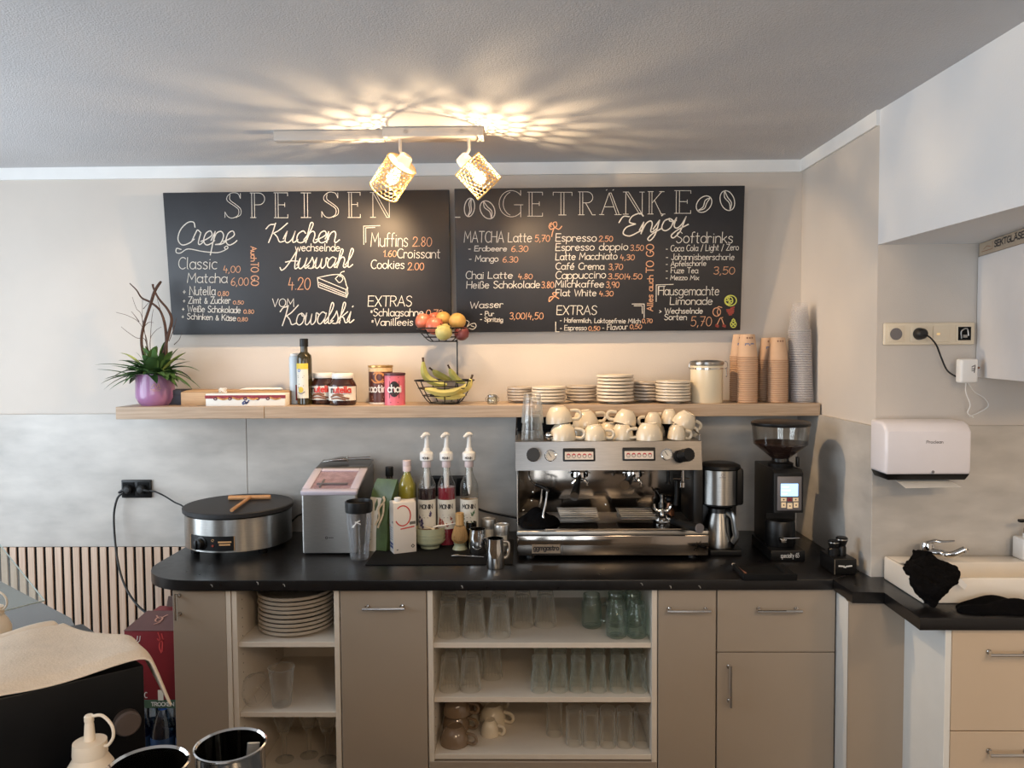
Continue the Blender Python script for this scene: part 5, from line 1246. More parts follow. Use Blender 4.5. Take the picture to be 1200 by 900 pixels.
MB().tube([(-.006, 0, .004), (.004, 0, .005), (.016, 0, .005), (.03, d.y*.3, .006), (d.x, d.y, .004)], [.003, .008, .009, .004, .003], 10, 4, flat=.45).build('spoon_body', m_chrome, t)
# ------------------------------------------------------------------ espresso machine
Ye = 2.775; xa, xb = X_(606, Ye), X_(830.5, Ye); We = (xb-xa)/2; De = .44
em = thing('espresso_machine', 'two-group steel espresso machine on the worktop', 'espresso machine', ((xa+xb)/2, Ye, ZC))
xm = (xa+xb)/2
zd = Z_(718, 622, Ye)-ZC                    # height of the drip tray
zh0 = Z_(715, 551, Ye+.02)-ZC; zh1 = Z_(715, 517.5, Ye+.03)-ZC
m_sp = mat('splash_steel', (120, 112, 104), .12, 1.0, var=.12, scale=4)
for sx_ in (-1, 1):
    for y in (.05, De-.05): MB().lathe([(0, 0), (.018, 0), (.016, .02), (0, .02)], 16, tr(sx_*(We-.05), y, 0)).build('foot', m_bplast, em)
b = MB(); b.box(-We, We, 0, De, .018, zd-.018, .003); b.build('lower_body', m_mirror, em)
b = MB(); b.box(-We-.001, We+.001, -.003, .33, zd-.0175, zd, .005, 3); b.build('drip_tray', m_steel, em)
b = MB(); b.box(-We*.72, We*.86, .012, .12, zd+.0003, zd+.0015)
for i in range(16): b.box(-We*.7, We*.84, .016+i*.0062, .0185+i*.0062, zd+.0015, zd+.004)
b.build('tray_grille', m_mirror, em)
b = MB(); b.box(-We+.004, We-.004, .325, De, zd-.01, zh0+.004, .002); b.build('splash_back', m_sp, em)
b = MB(); b.box(-We-.0015, -We+.003, .10, De, .02, zh0, .001); b.build('side_panel', m_steel, em)
b = MB(); b.box(We-.035, We+.002, .10, De, .02, zh0+.002, .004); b.build('side_panel', m_bplast, em)
# hood: slanting steel front
Wl, Wr = X_(604, Ye)-xm, X_(824.5, Ye)-xm
M = Matrix(((0, 0, 1, 0), (1, 0, 0, 0), (0, 1, 0, 0), (0, 0, 0, 1)))
b = MB(); b.prism([(.018, zh0), (De+.0, zh0), (De+.0, zh1), (.034, zh1)], Wl, Wr, .003, 2, M); hood = b.build('hood', mat('hood_steel', (138, 134, 130), .36, 1.0, var=.06, scale=20, stretch=(1, 1, 14)), em)
MB().box(Wl+.006, Wr-.006, De-.02, De-.002, zh1, zh1+.058, .002).build('rear_dark_plate', m_bmatte, em)  # plain dark plate filling the black area behind the cups
b = MB()
for s_ in (Wl+.004, Wr-.004): b.tube([(s_, .05, zh1+.001), (s_, .05, zh1+.02), (s_, De-.005, zh1+.062), (s_, De-.005, zh1)], .003, 6)
b.tube([(Wl+.004, De-.005, zh1+.06), (Wr-.004, De-.005, zh1+.06)], .003, 6)
b.build('cup_rail', m_mirror, em)
hs_ = math.atan2(.016, zh1-zh0)
def hood_m(px, py):
    """frame on the hood's front face at a photo position: local z points out of the face"""
    y = Ye+.026
    p = at(px, py, y)-Vector((xm, Ye, ZC)); f_ = (p.z-zh0)/(zh1-zh0); p.y = .018+.016*f_
    n = Vector((0, -math.cos(hs_), math.sin(hs_)))
    ex = Vector((1, 0, 0)); ez = n; ey = ez.cross(ex)
    return Matrix(((ex.x, ey.x, ez.x, p.x), (ex.y, ey.y, ez.y, p.y), (ex.z, ey.z, ez.z, p.z), (0, 0, 0, 1)))
def gear(r, n=14, d=.0018): return [((r-d*(i % 2))*math.cos(PI*i/n), (r-d*(i % 2))*math.sin(PI*i/n)) for i in range(2*n)]
Mk = hood_m(625, 533)
b = MB(); b.prism(gear(.0245), .014, .040, .002, 1, Mk).lathe([(.018, 0), (.016, .014), (0, .014)], 20, Mk); kn = b.build('steam_knob', m_bplast, em)
MB().lathe([(.026, 0), (.026, .006), (.02, .008), (0, .008)], 24, Mk).build('knob_collar', m_chrome, kn)
Mk = hood_m(796, 535) @ rotx(-.12) @ roty(.42)
b = MB(); b.prism(gear(.024), .030, .062, .002, 1, Mk).lathe([(.021, 0), (.019, .03), (0, .03)], 20, Mk); kn = b.build('steam_knob', m_bplast, em)
MB().lathe([(.023, -.002), (.023, .010), (.018, .012), (0, .012)], 24, Mk).build('knob_collar', m_bmatte, kn)
m_dial = mat('gauge_dial', (214, 204, 188), .3, var=.04)
for px, py in ((645, 534), (781.5, 532.5)):
    Mg = hood_m(px, py)
    g = MB().lathe([(.0215, 0), (.0215, .006), (.0185, .007), (.018, .004), (0, .004)], 30, Mg).build('pressure_gauge', m_chrome, em)
    MB().lathe([(.0178, .0042), (0, .0045)], 26, Mg).build('gauge_dial', m_dial, g)
    b = MB(); b.box(-.001, .001, -.006, .013, .0048, .0056, 0, 1, Mg @ rotz(.6)); 
    for i in range(9):
        a_ = -.6+i*(PI+1.2)/8; b.box(.0135, .0165, -.0004, .0004, .0046, .0052, 0, 1, Mg @ rotz(a_))
    b.build('gauge_needle', m_ink, g)
for x0, x1, y0, y1 in ((659.3, 697.7, 525.2, 540.8), (729.2, 768, 524.4, 540)):
    Mp = hood_m((x0+x1)/2, (y0+y1)/2); w_ = sz(x1-x0, Ye)/2; h_ = sz(y1-y0, Ye)/2
    p = MB().box(-w_, w_, -h_, h_, 0, .007, .0035, 3, Mp).build('button_panel', m_bplast, em)
    MB().box(-w_*.88, w_*.88, -h_*.74, h_*.44, .0072, .0085, .001, 1, Mp).build('button_strip', mat('button_strip', (222, 206, 190), .4), p)
    fn = lambda u, v, Mp=Mp: (Mp @ Vector((u, v, .0088)), (Mp.to_3x3() @ Vector((0, 0, 1))))
    for i in range(5):
        cx = (-.66+.33*i)*w_; cy = -.15*h_
        bt = MB(); bt.ribbon([arc(cx, cy, .0065, .0075, 0, 360, 16)], .0014, fn, .0004)
        o_ = bt.build('button', m_ink, p, smooth=0)
        MB().ribbon([arc(cx, cy+.0025, .004, .0035, 15, 165, 8)], .0042, fn, .0006).build('red_icon', mat('icon_red', (186, 40, 48), .4), o_, smooth=0)
# groups and portafilters
def P2(px, py, y): return at(px, py, Ye+y)-Vector((xm, Ye, ZC))
for px in (679, 742):
    x = P2(px, 555, .16).x
    b = MB(); b.lathe([(0, zh0+.004), (.036, zh0+.004), (.038, zh0-.012), (.034, zh0-.022), (.030, zh0-.024), (0, zh0-.024)], 30, tr(x, .16, 0)); b.box(x-.03, x+.03, .16, .33, zh0-.02, zh0+.003, .004)
    b.build('brew_group', m_chrome, em)
def portafilter_part(x, hx, hy, hz, spouts=True):
    b = MB(); z = zh0-.026
    b.lathe([(.033, z), (.034, z-.018), (.022, z-.026), (0, z-.027)], 28, tr(x, .16, 0)); b.box(x-.042, x+.042, .153, .167, z-.008, z-.002, .002)
    if spouts:
        b.tube([(x, .16, z-.025), (x, .155, z-.037)], .008, 10)
        for s_ in (-1, 1): b.tube([(x, .15, z-.034), (x+s_*.016, .145, z-.032), (x+s_*.027, .143, z-.042), (x+s_*.027, .143, z-.052)], [.008, .0075, .0065, .006], 10, 4)
    pf_ = b.build('portafilter', m_chrome, em)
    b = MB(); b.tube([(x, .13, z-.012), (x+hx*.4, .16+hy*.4, z-.014+hz*.4)], .007, 8).build('handle_shank', m_chrome, pf_)
    b = MB(); b.tube([(x+hx*.34, .16+hy*.34, z-.014+hz*.34), (x+hx*.6, .16+hy*.6, z-.014+hz*.6), (x+hx, .16+hy, z-.014+hz)], [.011, .014, .0165], 12).build('handle', m_bplast, pf_)
    b = MB(); d = Vector((hx, hy, hz)).normalized(); e = Vector((x+hx, .16+hy, z-.014+hz)); b.tube([e, e+d*.004], [.0172, .0172], 14).build('handle_cap', m_chrome, pf_)
portafilter_part(P2(679, 555, .16).x, -.03, -.165, -.05)
portafilter_part(P2(742, 555, .16).x, -.05, -.15, -.012)
# steam wands
b = MB(); b.tube([P2(620, 552, .10), P2(621, 561, .09), P2(628, 568, .085), P2(637, 571, .08), P2(641, 574, .075), P2(640, 586, .065), P2(637, 600, .05), P2(636.5, 607, .045)], .0042, 10, 5)
w_ = b.build('steam_wand', m_chrome, em)
q = P2(636.5, 607, .045); MB().lathe([(.0045, .010), (.0068, .003), (.0066, -.006), (.003, -.011), (0, -.011)], 14, tr(*q)).build('wand_tip', m_chrome, w_)
b = MB(); b.tube([P2(628, 568, .084), P2(636, 571, .079), P2(643, 576, .074)], .0068, 10, 4).build('rubber_grip', m_bplast, w_)
b = MB(); b.tube([P2(636, 570, .11), P2(634, 586, .10), P2(632, 594, .10)], .0036, 8, 4).build('hot_water_tube', m_chrome, em)
b = MB(); b.tube([P2(800, 551, .10), P2(800, 566, .10)], .006, 10).lathe([(.006, .01), (.011, .006), (.011, -.012), (.007, -.016), (0, -.016)], 16, tr(*P2(799.5, 567, .10))).tube([P2(789, 561, .10), P2(808, 561, .10)], .0035, 8).build('hot_water_spout', m_chrome, em)
b = MB(); b.tube([P2(793, 563, .14), P2(793, 580, .14), P2(792, 592, .14)], .0085, 10).tube([P2(783, 552, .13), P2(783, 565, .13)], .006, 8).lathe([(.0, -.004), (.011, -.002), (.009, .004), (0, .005)], 14, tr(*P2(783, 566, .13))).build('steam_hose', m_bplast, em)
# lift-up cup grids
for x0, x1, x2, x3 in ((652.5, 699, 656, 703), (721, 762, 727.5, 771.5)):
    y0 = .14; zt = zd+.032
    A = atz(x2, 607.8, ZC+zt); B = atz(x3, 607.8, ZC+zt); C_ = atz(x1, 594.5, ZC+zt); D_ = atz(x0, 594.5, ZC+zt)
    lo_y, hi_y = A.y-Ye, min(D_.y-Ye, .315)
    b = MB(); n = 12; xA, xB = A.x-xm, B.x-xm; xD, xC = D_.x-xm, C_.x-xm
    b.hexa([(xA, lo_y, zt-.003), (xB, lo_y, zt-.003), (xC, hi_y, zt-.003), (xD, hi_y, zt-.003), (xA, lo_y, zt), (xB, lo_y, zt), (xC, hi_y, zt), (xD, hi_y, zt)], .001, 1)
    for i in range(1, 6):
        f_ = i/6; b.box(xA+(xD-xA)*f_+.006, xB+(xC-xB)*f_-.006, lo_y+(hi_y-lo_y)*f_-.002, lo_y+(hi_y-lo_y)*f_+.002, zt, zt+.0015)
    for x in (xA+.01, xB-.01): b.box(x-.003, x+.003, hi_y-.03, hi_y-.024, zd, zt-.003)
    b.build('cup_grid', m_steel, em)
b = MB()
for px, py in ((613, 598), (623, 587), (624.5, 577), (710, 591.5)): b.lathe([(0, .004), (.004, .003), (.0045, 0)], 10, tr(*P2(px, py, .3245)) @ rotx(PI/2))
b.build('splash_screw', m_chrome, em)
# front panel seam and badge
b = MB(); b.box(P2(659, 640, 0).x-.0007, P2(659, 640, 0).x+.0007, -.0012, -.0002, .02, zd-.019).build('panel_seam', m_ink, em)
p = P2(640, 643.2, 0); bd = MB().box(p.x-.052, p.x+.052, -.0025, -.0003, p.z-.0165, p.z+.0165, .001, 1).build('badge', mat('badge_plate', (150, 134, 116), .35, .5, var=.04), em)
b = MB(); b.ribbon(write('ggmgastro', p.x-.046, p.x+.046, p.z-.004, p.z-.004, p.z+.013), .0036, lambda u, v: (Vector((u, -.0026, v)), Vector((0, -1, 0))), .0006).build('badge_lettering', m_ink, bd, smooth=0)
b = MB(); q = P2(817, 640, 0); b.ribbon([sm((q.x-.012, q.z-.016), (q.x, q.z), (q.x+.014, q.z+.018)), sm((q.x-.014, q.z+.006), (q.x, q.z), (q.x+.006, q.z-.016)), sm((q.x-.004, q.z-.018), (q.x+.002, q.z), (q.x-.002, q.z+.014))], .002, lambda u, v: (Vector((u, 0, v)), Vector((0, -1, 0))), .0008).build('etched_leaf', m_steel, em, smooth=0)

# loose portafilter on the tray
c = atz(776, 612, ZC+zd+.004)
t = thing('portafilter', 'loose portafilter upside down on the drip tray, black handle to the right', 'portafilter', (c.x, c.y, ZC+zd+.0045))
b = MB(); b.lathe([(0, .001), (.036, 0), (.037, .006), (.034, .01), (.034, .022), (.026, .030), (0, .032)], 30).build('filter_basket', m_chrome, t)
b = MB(); b.tube([(0, 0, .03), (0, 0, .050)], .009, 12)
for s_ in (-1, 1): b.tube([(0, 0, .046), (s_*.018, 0, .044), (s_*.03, .0, .056), (s_*.032, 0, .070)], [.008, .0075, .0065, .006], 10, 4)
b.build('double_spout', m_chrome, t)
e = atz(821, 625, ZC+zd+.012)-c; e.z = .012
b = MB(); b.tube([Vector((.03, -.01, .016)), e*.30+Vector((0, 0, .014))], .0065, 10).build('handle_shank', m_chrome, t)
b = MB(); b.tube([e*.28+Vector((0, 0, .014)), e*.6+Vector((0, 0, .014)), e*.97+Vector((0, 0, .012))], [.011, .0145, .0165], 14).build('handle', m_bplast, t)
b = MB(); b.tube([e*.965+Vector((0, 0, .012)), e*.985+Vector((0, 0, .012))], [.0175, .0175], 16).build('handle_cap', m_greyp, t)
c = atz(773, 598, ZC+zd+.004)
t = thing('tamper', 'small steel tamper standing behind the loose portafilter', 'tamper', (c.x+.002, min(c.y, Ye+.29), ZC+zd+.0045))
MB().lathe([(0, 0), (.014, 0), (.015, .004), (.015, .035), (.010, .042), (.008, .055), (.012, .066), (.008, .074), (0, .075)], 22).build('tamper_body', m_steel, t)
MB().tube([(0, 0, .06), (-.012, 0, .072), (-.022, 0, .09)], .003, 8, 3).build('lever', m_chrome, t)
t = thing('tamper', 'bronze coloured tamper with black knob standing at the splash back', 'tamper', (X_(785, 3.0), Ye+.24, ZC+zd+.0045))
MB().lathe([(0, 0), (.02, 0), (.02, .02), (.012, .03), (.01, .05), (0, .05)], 22).build('tamper_body', mat('bronze', (150, 104, 78), .3, .7, var=.1), t)
MB().sphere((0, 0, .062), .014, 16, 10).build('knob', m_bplast, t)
# black cloth lying over the left end of the tray
def cloth_lump(name, label, c, sx, sy, h, seed, material, rot=0, extra=None, cat='cloth'):
    t = thing(name, label, cat, c, rot); rq = random.Random(seed); n = 26; vs = []; fs = []
    ph = [rq.uniform(0, 6) for _ in range(8)]
    def top(u, v):
        r = min(1, math.hypot(u, v)); e = max(0, 1-r**2.2)**.6
        return h*e*(.72+.16*math.sin(5*u+ph[0]+2*v)+.12*math.sin(7*v+ph[1]-3*u)+.08*math.sin(11*u*v+ph[2]))
    for i in range(n+1):
        for j in range(n+1):
            u = -1+2*i/n; v = -1+2*j/n
            k = math.sqrt(1-v*v/2), math.sqrt(1-u*u/2); U, V = u*k[0], v*k[1]
            a_ = math.atan2(V, U); w_ = 1+.08*math.sin(3*a_+ph[3])+.06*math.sin(5*a_+ph[4])
            x, y, z = U*sx*w_, V*sy*w_, top(U, V)
            if extra: x, y, z = extra(x, y, z)
            vs.append((x, y, z+.004))
    m1 = n+1
    for i in range(n):
        for j in range(n): a0 = i*m1+j; fs.append((a0, a0+m1, a0+m1+1, a0+1))
    o = len(vs); vs += [(p[0], p[1], p[2]-.004) for p in vs[:o]]
    for i in range(n):
        for j in range(n): a0 = o+i*m1+j; fs.append((a0, a0+1, a0+m1+1, a0+m1))
    edge = [i*m1 for i in range(m1)]+[n*m1+j for j in range(1, m1)]+[i*m1+n for i in range(n-1, -1, -1)]+[j for j in range(n-1, 0, -1)]
    for q, r in zip(edge, edge[1:]+edge[:1]): fs.append((q, o+q, o+r, r))
    MB().add(vs, fs).build('folded_fabric', material, t, smooth=70)
    return t
m_bcloth = mat('black_cloth', (9, 8, 9), .95, spec=.1, var=.3, scale=60, bump=.5, bscale=300)
c = atz(625, 610, ZC+zd+.004)
cloth_lump('cleaning_cloth', 'bunched black cloth on the drip tray under the steam wand', (xa+.075, Ye+.10, ZC+zd+.0047), .078, .082, .055, 4, m_bcloth)

# ------------------------------------------------------------------ cups and glasses on the machine
ZT_ = ZC+zh1+.0005
m_cup = mat('cup_cream', (216, 203, 180), .22, var=.02, coat=.4)
def cup_proto(kind):
    R, H = {'big': (.050, .062), 'mid': (.043, .056), 'small': (.033, .054)}[kind]
    t = thing('coffee_cup', 'x', 'cup', (0, 0, 0), 0, 'cream cups on the espresso machine')
    # standing upside down on its rim
    MB().lathe([(R, 0), (R*1.0, .002), (R*.985, H*.3), (R*.86, H*.65), (R*.60, H*.93), (R*.56, H*.95), (R*.55, H), (R*.48, H), (R*.47, H*.96), (0, H*.955), (0, H*.90), (R*.55, H*.88), (R*.82, H*.6), (R*.93, H*.3), (R*.95, .001)], 36).build('cup_body', m_cup, t)
    b = MB(); b.tube([(R*.95, 0, H*.16), (R*1.42, 0, H*.13), (R*1.66, 0, H*.36), (R*1.5, 0, H*.62), (R*.92, 0, H*.68)], .0048, 8, 5, flat=1.3).build('handle', m_cup, t)
    return t
cups = {}
def cup(kind, label, px, Y, z, rz, tilt=(0, 0), group=None):
    loc = (X_(px, Y), Y, z); rot = (tilt[0], tilt[1], rz)
    if kind not in cups: o = cups[kind] = cup_proto(kind); o.location = loc; o.rotation_euler = rot; o['label'] = label
    else: o = dup(cups[kind], loc, rot, label)
    if group: o['group'] = group
    return o
H_b, H_m, H_s = .062, .056, .054
cup('big', 'bottom cream cup at the left end of the cup rack, beside the tumblers', 660, 2.865, ZT_, -.3)
cup('big', 'large cream cup stacked on top at the left end of the cup rack', 656, 2.885, ZT_+H_b+.0005, -.15, (.0, -.10))
cup('big', 'lower cream cup in the back row second from the left', 683, 3.0, ZT_, .1)
cup('big', 'upper cream cup second from the left, its handle raised', 687, 2.965, ZT_+.040, .15, (0, -.18))
cup('mid', 'front cream cup with a right handle, third from the left', 697, 2.86, ZT_, -.25)
cup('mid', 'lower cream cup left of the rack centre, handle to the left', 729, 2.885, ZT_, PI+.3)
cup('mid', 'tilted upper cream cup left of the rack centre', 731.5, 2.93, ZT_+H_m*.9, PI, (.1, -.25))
cup('mid', 'small cream cup peeping between the third and fourth front cups', 714, 2.96, ZT_, .5)
cup('big', 'front cream cup right of the rack centre with a left handle', 760.5, 2.86, ZT_, PI+.1)
cup('small', 'small cream cup at the back right, upper layer with a left handle', 765, 2.95, ZT_+.040, PI-.1)
cup('mid', 'lower cream cup behind the right front cup', 766, 2.99, ZT_, 2.2)
cup('small', 'small cream cup with left handle at the back right end', 784, 2.97, ZT_+.050, PI)
cup('mid', 'bottom cream cup at the right end of the cup rack', 795, 2.95, ZT_, -.5)
cup('small', 'upright standing small cream cup at the right front end', 792, 2.86, ZT_, .1, (0, .12))
cup('mid', 'tilted cream cup on top at the right end of the rack', 799, 2.915, ZT_+.046, .3, (.25, .42))
t = thing('bell_knob', 'small round steel knob lying left of the front cups', 'knob', (X_(644, 2.845), 2.845, ZT_))
MB().lathe([(0, 0), (.006, 0), (.013, .006), (.016, .016), (.013, .026), (.006, .031), (0, .031)], 22).build('knob_body', m_chrome, t)
MB().lathe([(.0165, .013), (.017, .016), (.0165, .019)], 22).build('dark_ring', m_ink, t)
m_tumbler = glass('tumbler_glass', (253, 253, 252), (225, 225, 222), .75, .08, pw=2.0, body=.5)
def tumbler(name, label, loc, rb, rt, h, material, group, ribs=10):
    """upside-down tumbler: wide rim (rb) on the shelf, narrow foot (rt) on top"""
    t = thing(name, label, 'glass', loc, 0, group)
    b = MB(); b.lathe([(rb, .001), (rb+.0004, .003), (rt+.0012, h-.012), (rt, h-.002), (rt*.92, h), (0, h-.001), (0, h-.016), (rt-.003, h-.018), (rb-.0022, .003)], 30, closed=True).build('glass_body', material, t)
    if ribs:
        b = MB()
        for i in range(ribs*2):
            a_ = 2*PI*i/(ribs*2); b.tube([((rb-.0004)*math.cos(a_), (rb-.0004)*math.sin(a_), h*.18), ((rt+.001)*math.cos(a_), (rt+.001)*math.sin(a_), h-.012)], .0009, 4)
        b.build('fluting', material, t)
    return t
Yg = 2.865; xg = X_(624.5, Yg)
tm = tumbler('tumbler', 'lower fluted glass tumbler of the pair stacked on the espresso machine', (xg, Yg, ZT_), sz(26, Yg)/2, .031, .112, m_tumbler, 'tumblers on the espresso machine')
dup(tm, (xg+.001, Yg, ZT_+.064), label='upper fluted glass tumbler of the pair stacked on the espresso machine')

# ------------------------------------------------------------------ filter coffee machine
c = atz(848, 653, ZC); Yf_ = c.y; k = (Yf_+.07)/900
t = thing('filter_coffee_machine', 'slim black and steel filter coffee machine with thermal jug', 'coffee machine', (X_(847.5, Yf_)+.010, Yf_+.10, ZC))
xo = X_(847.5, Yf_)
px_ = lambda px: X_(px, Yf_+.03)-xo
zz = lambda py: Z_(848, py, Yf_+.03)-ZC
hz0, hz1, hz2 = zz(594), zz(552), zz(540)
rB = .075
MB().prism([(-.052, -.085), (.062, -.085), (.070, -.06), (.070, .10), (-.060, .10), (-.060, -.06)], 0, .022, .004, 2).build('base_plate', m_bplast, t)
MB().box(-.06, .078, .04, .12, .022, hz0+.01, .008).build('rear_column', m_bplast, t)
b = MB(); b.lathe([(0, hz0-.02), (.04, hz0-.02), (.06, hz0-.003), (.074, hz0), (.075, hz1), (0, hz1)], 40).box(.02, .080, -.05, .10, hz0, hz1+.006, .01); b.build('filter_housing', m_bplast, t)
b = MB(); band(b, .0752, hz0+.006, hz1-.001, -PI/2-1.15, -PI/2+.62, 24, .002); b.build('steel_facing', m_steel, t)
b = MB(); b.lathe([(.077, hz1), (.079, hz1+.004), (.076, hz1+.014), (.058, hz1+.022), (.03, hz1+.024), (0, hz1+.022)], 40); b.build('lid', m_bplast, t)
b = MB(); b.ribbon([arc(-.008, hz1-.014, .005, .005, 0, 360, 12)], .0015, cylfn(.0775), .0008); b.ribbon([[(-.020, hz1-.024), (.004, hz1-.024)]], .002, cylfn(.0775), .0008).build('emblem', m_greyp, t, smooth=0)
j = MB(); hj = hz0-.03
j.lathe([(0, .023), (.058, .023), (.060, .028), (.060, .04), (.058, .06), (.046, hj-.02), (.038, hj), (0, hj)], 40, tr(-.006, -.015, 0)); jug = j.build('thermal_jug', m_steel, t)
MB().lathe([(.038, hj), (.036, hj+.016), (.015, hj+.02), (0, hj+.02)], 28, tr(-.006, -.015, 0)).build('jug_lid', m_bplast, jug)
MB().tube([(.018, -.048, hj+.006), (.030, -.082, hj-.004), (.036, -.088, hj-.05), (.040, -.088, .075), (.034, -.07, .05)], .0085, 10, 5, flat=1.7).build('jug_handle', m_steel, jug)
MB().tube([(.022, -.052, hj-.008), (.028, -.076, hj-.02), (.032, -.08, hj-.06), (.034, -.079, .085)], .005, 8, 4).build('handle_liner', m_bplast, jug)
# ------------------------------------------------------------------ grinder
c = atz(925, 658, ZC); Yg = c.y
t = thing('coffee_grinder', 'black coffee grinder with clear bean hopper and lit display', 'coffee grinder', (X_(925.5, Yg), Yg, ZC)); xo = X_(925.5, Yg)
gx = lambda px, y=0: X_(px, Yg+y)-xo
gz = lambda py, y=0: Z_(925, py, Yg+y)-ZC
w2 = sz(33, Yg)/2
zb_ = gz(549, .05)
MB().prism([(-w2-.016, .0), (w2+.004, .0), (w2+.004, .25), (-w2-.012, .25)], 0, .04, .004, 2).build('base', m_bplast, t)
M = Matrix(((0, 0, 1, 0), (1, 0, 0, 0), (0, 1, 0, 0), (0, 0, 0, 1)))
MB().prism([(.10, .04), (.25, .04), (.25, zb_), (.028, zb_), (.014, zb_-.012), (.014, gz(602)), (.10, gz(606))], -w2-.004, w2+.002, .004, 2, M).build('body', m_bplast, t)
MB().lathe([(0, .0), (.052, 0), (.056, .01), (.054, .085), (.05, .095), (0, .095)], 30, tr(-.008, .085, .04)).build('dosing_chute', m_bplast, t)
fgy = .0138
b = MB(); a, d = gx(911.5), gx(940); zt_, zb2 = gz(559), gz(599); b.box(a, d, fgy-.005, fgy, zb2, zt_, .003, 2); pn = b.build('control_panel', m_greyp, t)
m_disp = mat('lit_display', (150, 200, 255), .2, var=.03, emit=2.2)
MB().box(gx(915.3), gx(935.5), fgy-.0068, fgy-.0052, gz(582), gz(567.3), .0006, 1).build('display', m_disp, pn)
fg = lambda u, v: (Vector((u, fgy-.0069, v)), Vector((0, -1, 0)))
b = MB(); b.ribbon([[(gx(917), gz(571)), (gx(924), gz(571))], [(gx(917), gz(575)), (gx(926), gz(575))], [(gx(917), gz(579)), (gx(922), gz(579))]], .0022, fg, .0006).build('display_text', mat('display_white', (235, 245, 255), .3, emit=2.4), pn, smooth=0)
m_key = mat('key_cream', (222, 196, 160), .4, emit=.35, var=.03)
for x0, x1, y0, y1 in ((915.5, 922, 588, 583.8), (923, 928.5, 588, 583.8), (929.5, 936, 588, 583.8), (916, 921.5, 595.5, 589.2), (923, 929, 596.8, 590), (930.5, 936, 595.5, 589.2)):
    kk = MB().box(gx(x0), gx(x1), fgy-.0068, fgy-.0052, gz(y0), gz(y1), .001, 1).build('key', m_key if x0 != 923 or y0 > 590 else m_crim, pn)
    MB().ribbon([arc(gx((x0+x1)/2), gz((y0+y1)/2), .0016, .0016, 0, 360, 8)], .0022, fg, .0006).build('key_icon', m_ink, kk, smooth=0)
b = MB(); b.tube([(gx(914), -.006, gz(631)), (gx(916), -.02, gz(629.5)), (gx(934), -.024, gz(629))], .0028, 8).box(gx(914), gx(921), -.012, .03, gz(635.5), gz(630), .002).build('portafilter_hook', m_chrome, t)
b = MB(); b.ribbon(write('specialty 65', gx(915), gx(936.5), gz(653.6), gz(653.2), gz(648.5)), .0016, lambda u, v: (Vector((u, -.0002, v)), Vector((0, -1, 0))), .0006).build('maker_lettering', m_wplast, t, smooth=0)
zl = 1.418-ZC; Yh = .115
k = (Yg+Yh)/900; xh = X_(913.5, Yg+Yh)-xo
MB().lathe([(0, zb_), (.045, zb_), (.047, zb_+.012), (.032, zb_+.018), (.030, zb_+.03), (0, zb_+.03)], 30, tr(xh, Yh, 0)).build('hopper_collar', m_bplast, t)
hp = MB().lathe([(.031, zb_+.02), (.032, zb_+.03), (30.5*k, zl-.085), (32.5*k, zl-.016), (31.8*k, zl-.016), (29.8*k, zl-.084), (.03, zb_+.032)], 44, tr(xh, Yh, 0)).build('bean_hopper', glass('hopper_glass', (252, 252, 251), (205, 202, 198), .55, .07, pw=2.4), t)
MB().lathe([(0, zb_+.03), (.029, zb_+.031), (29.2*k, zl-.088), (30.2*k, zl-.078), (0, zl-.074)], 40, tr(xh, Yh, 0)).build('coffee_beans', mat('coffee_beans', (48, 28, 22), .5, var=.5, scale=120, bump=1.0, bscale=140), hp)
MB().lathe([(33*k, zl-.015), (33.4*k, zl-.013), (33.4*k, zl-.004), (31*k, zl), (0, zl+.001)], 44, tr(xh, Yh, 0)).build('hopper_lid', m_bplast, hp)
b = MB(); b.box(gx(931, .1), gx(934, .1), .08, .1, zb_, gz(535, .1), .002).build('hopper_lock', m_bplast, t)
# ------------------------------------------------------------------ tamping corner
a, d = atz(872, 681, ZC), atz(935, 681, ZC)
t = thing('tamping_mat', 'raised black tamping mat at the front of the grinder', 'mat', ((a.x+d.x)/2, a.y, ZC+.0002)); h = (d.x-a.x)/2
b = MB(); b.box(-h, h, 0, .016, 0, .022, .003).box(-h, -h+.012, .016, .145, 0, .018, .003).box(h-.03, h, .016, .145, 0, .018, .003).box(-h+.012, h-.03, .016, .145, 0, .010, .002).build('rubber_mat', m_bmatte, t)
a, d = atz(859.5, 661, ZC+.006), atz(876, 676.5, ZC+.006)
t = thing('grinder_brush', 'wooden handled brush lying on the worktop beside the tamping mat', 'brush', ((a.x+d.x)/2, (a.y+d.y)/2, ZC+.0003)); v = (d-a)/2; v.z = 0
MB().tube([tuple(-v*.55+Vector((0, 0, .006))), tuple(v*.1+Vector((0, 0, .007))), tuple(v*.6+Vector((0, 0, .008))), tuple(v+Vector((0, 0, .007)))], [.0055, .005, .0075, .005], 10, 4).build('handle', mat('red_brown_wood', (128, 84, 66), .5, var=.2), t)
MB().tube([tuple(-v+Vector((0, 0, .005))), tuple(-v*.5+Vector((0, 0, .006)))], [.007, .0055], 8, flat=.7).build('bristles', mat('bristle', (170, 160, 150), .8, var=.3, scale=200), t)
c0, c1 = atz(977, 674, ZC), atz(1003.5, 674, ZC)
t = thing('tamper_station', 'black tamper station box against the tiled corner', 'tamper station', ((c0.x+c1.x)/2, c0.y, ZC+.0003)); h = (c1.x-c0.x)/2; hz_ = Z_(990, 655, c0.y)-ZC
MB().prism([(-h, 0), (h, 0), (h*.86, .12), (-h*1.02, .12)], 0, hz_, .004, 2).build('station_box', m_bplast, t)
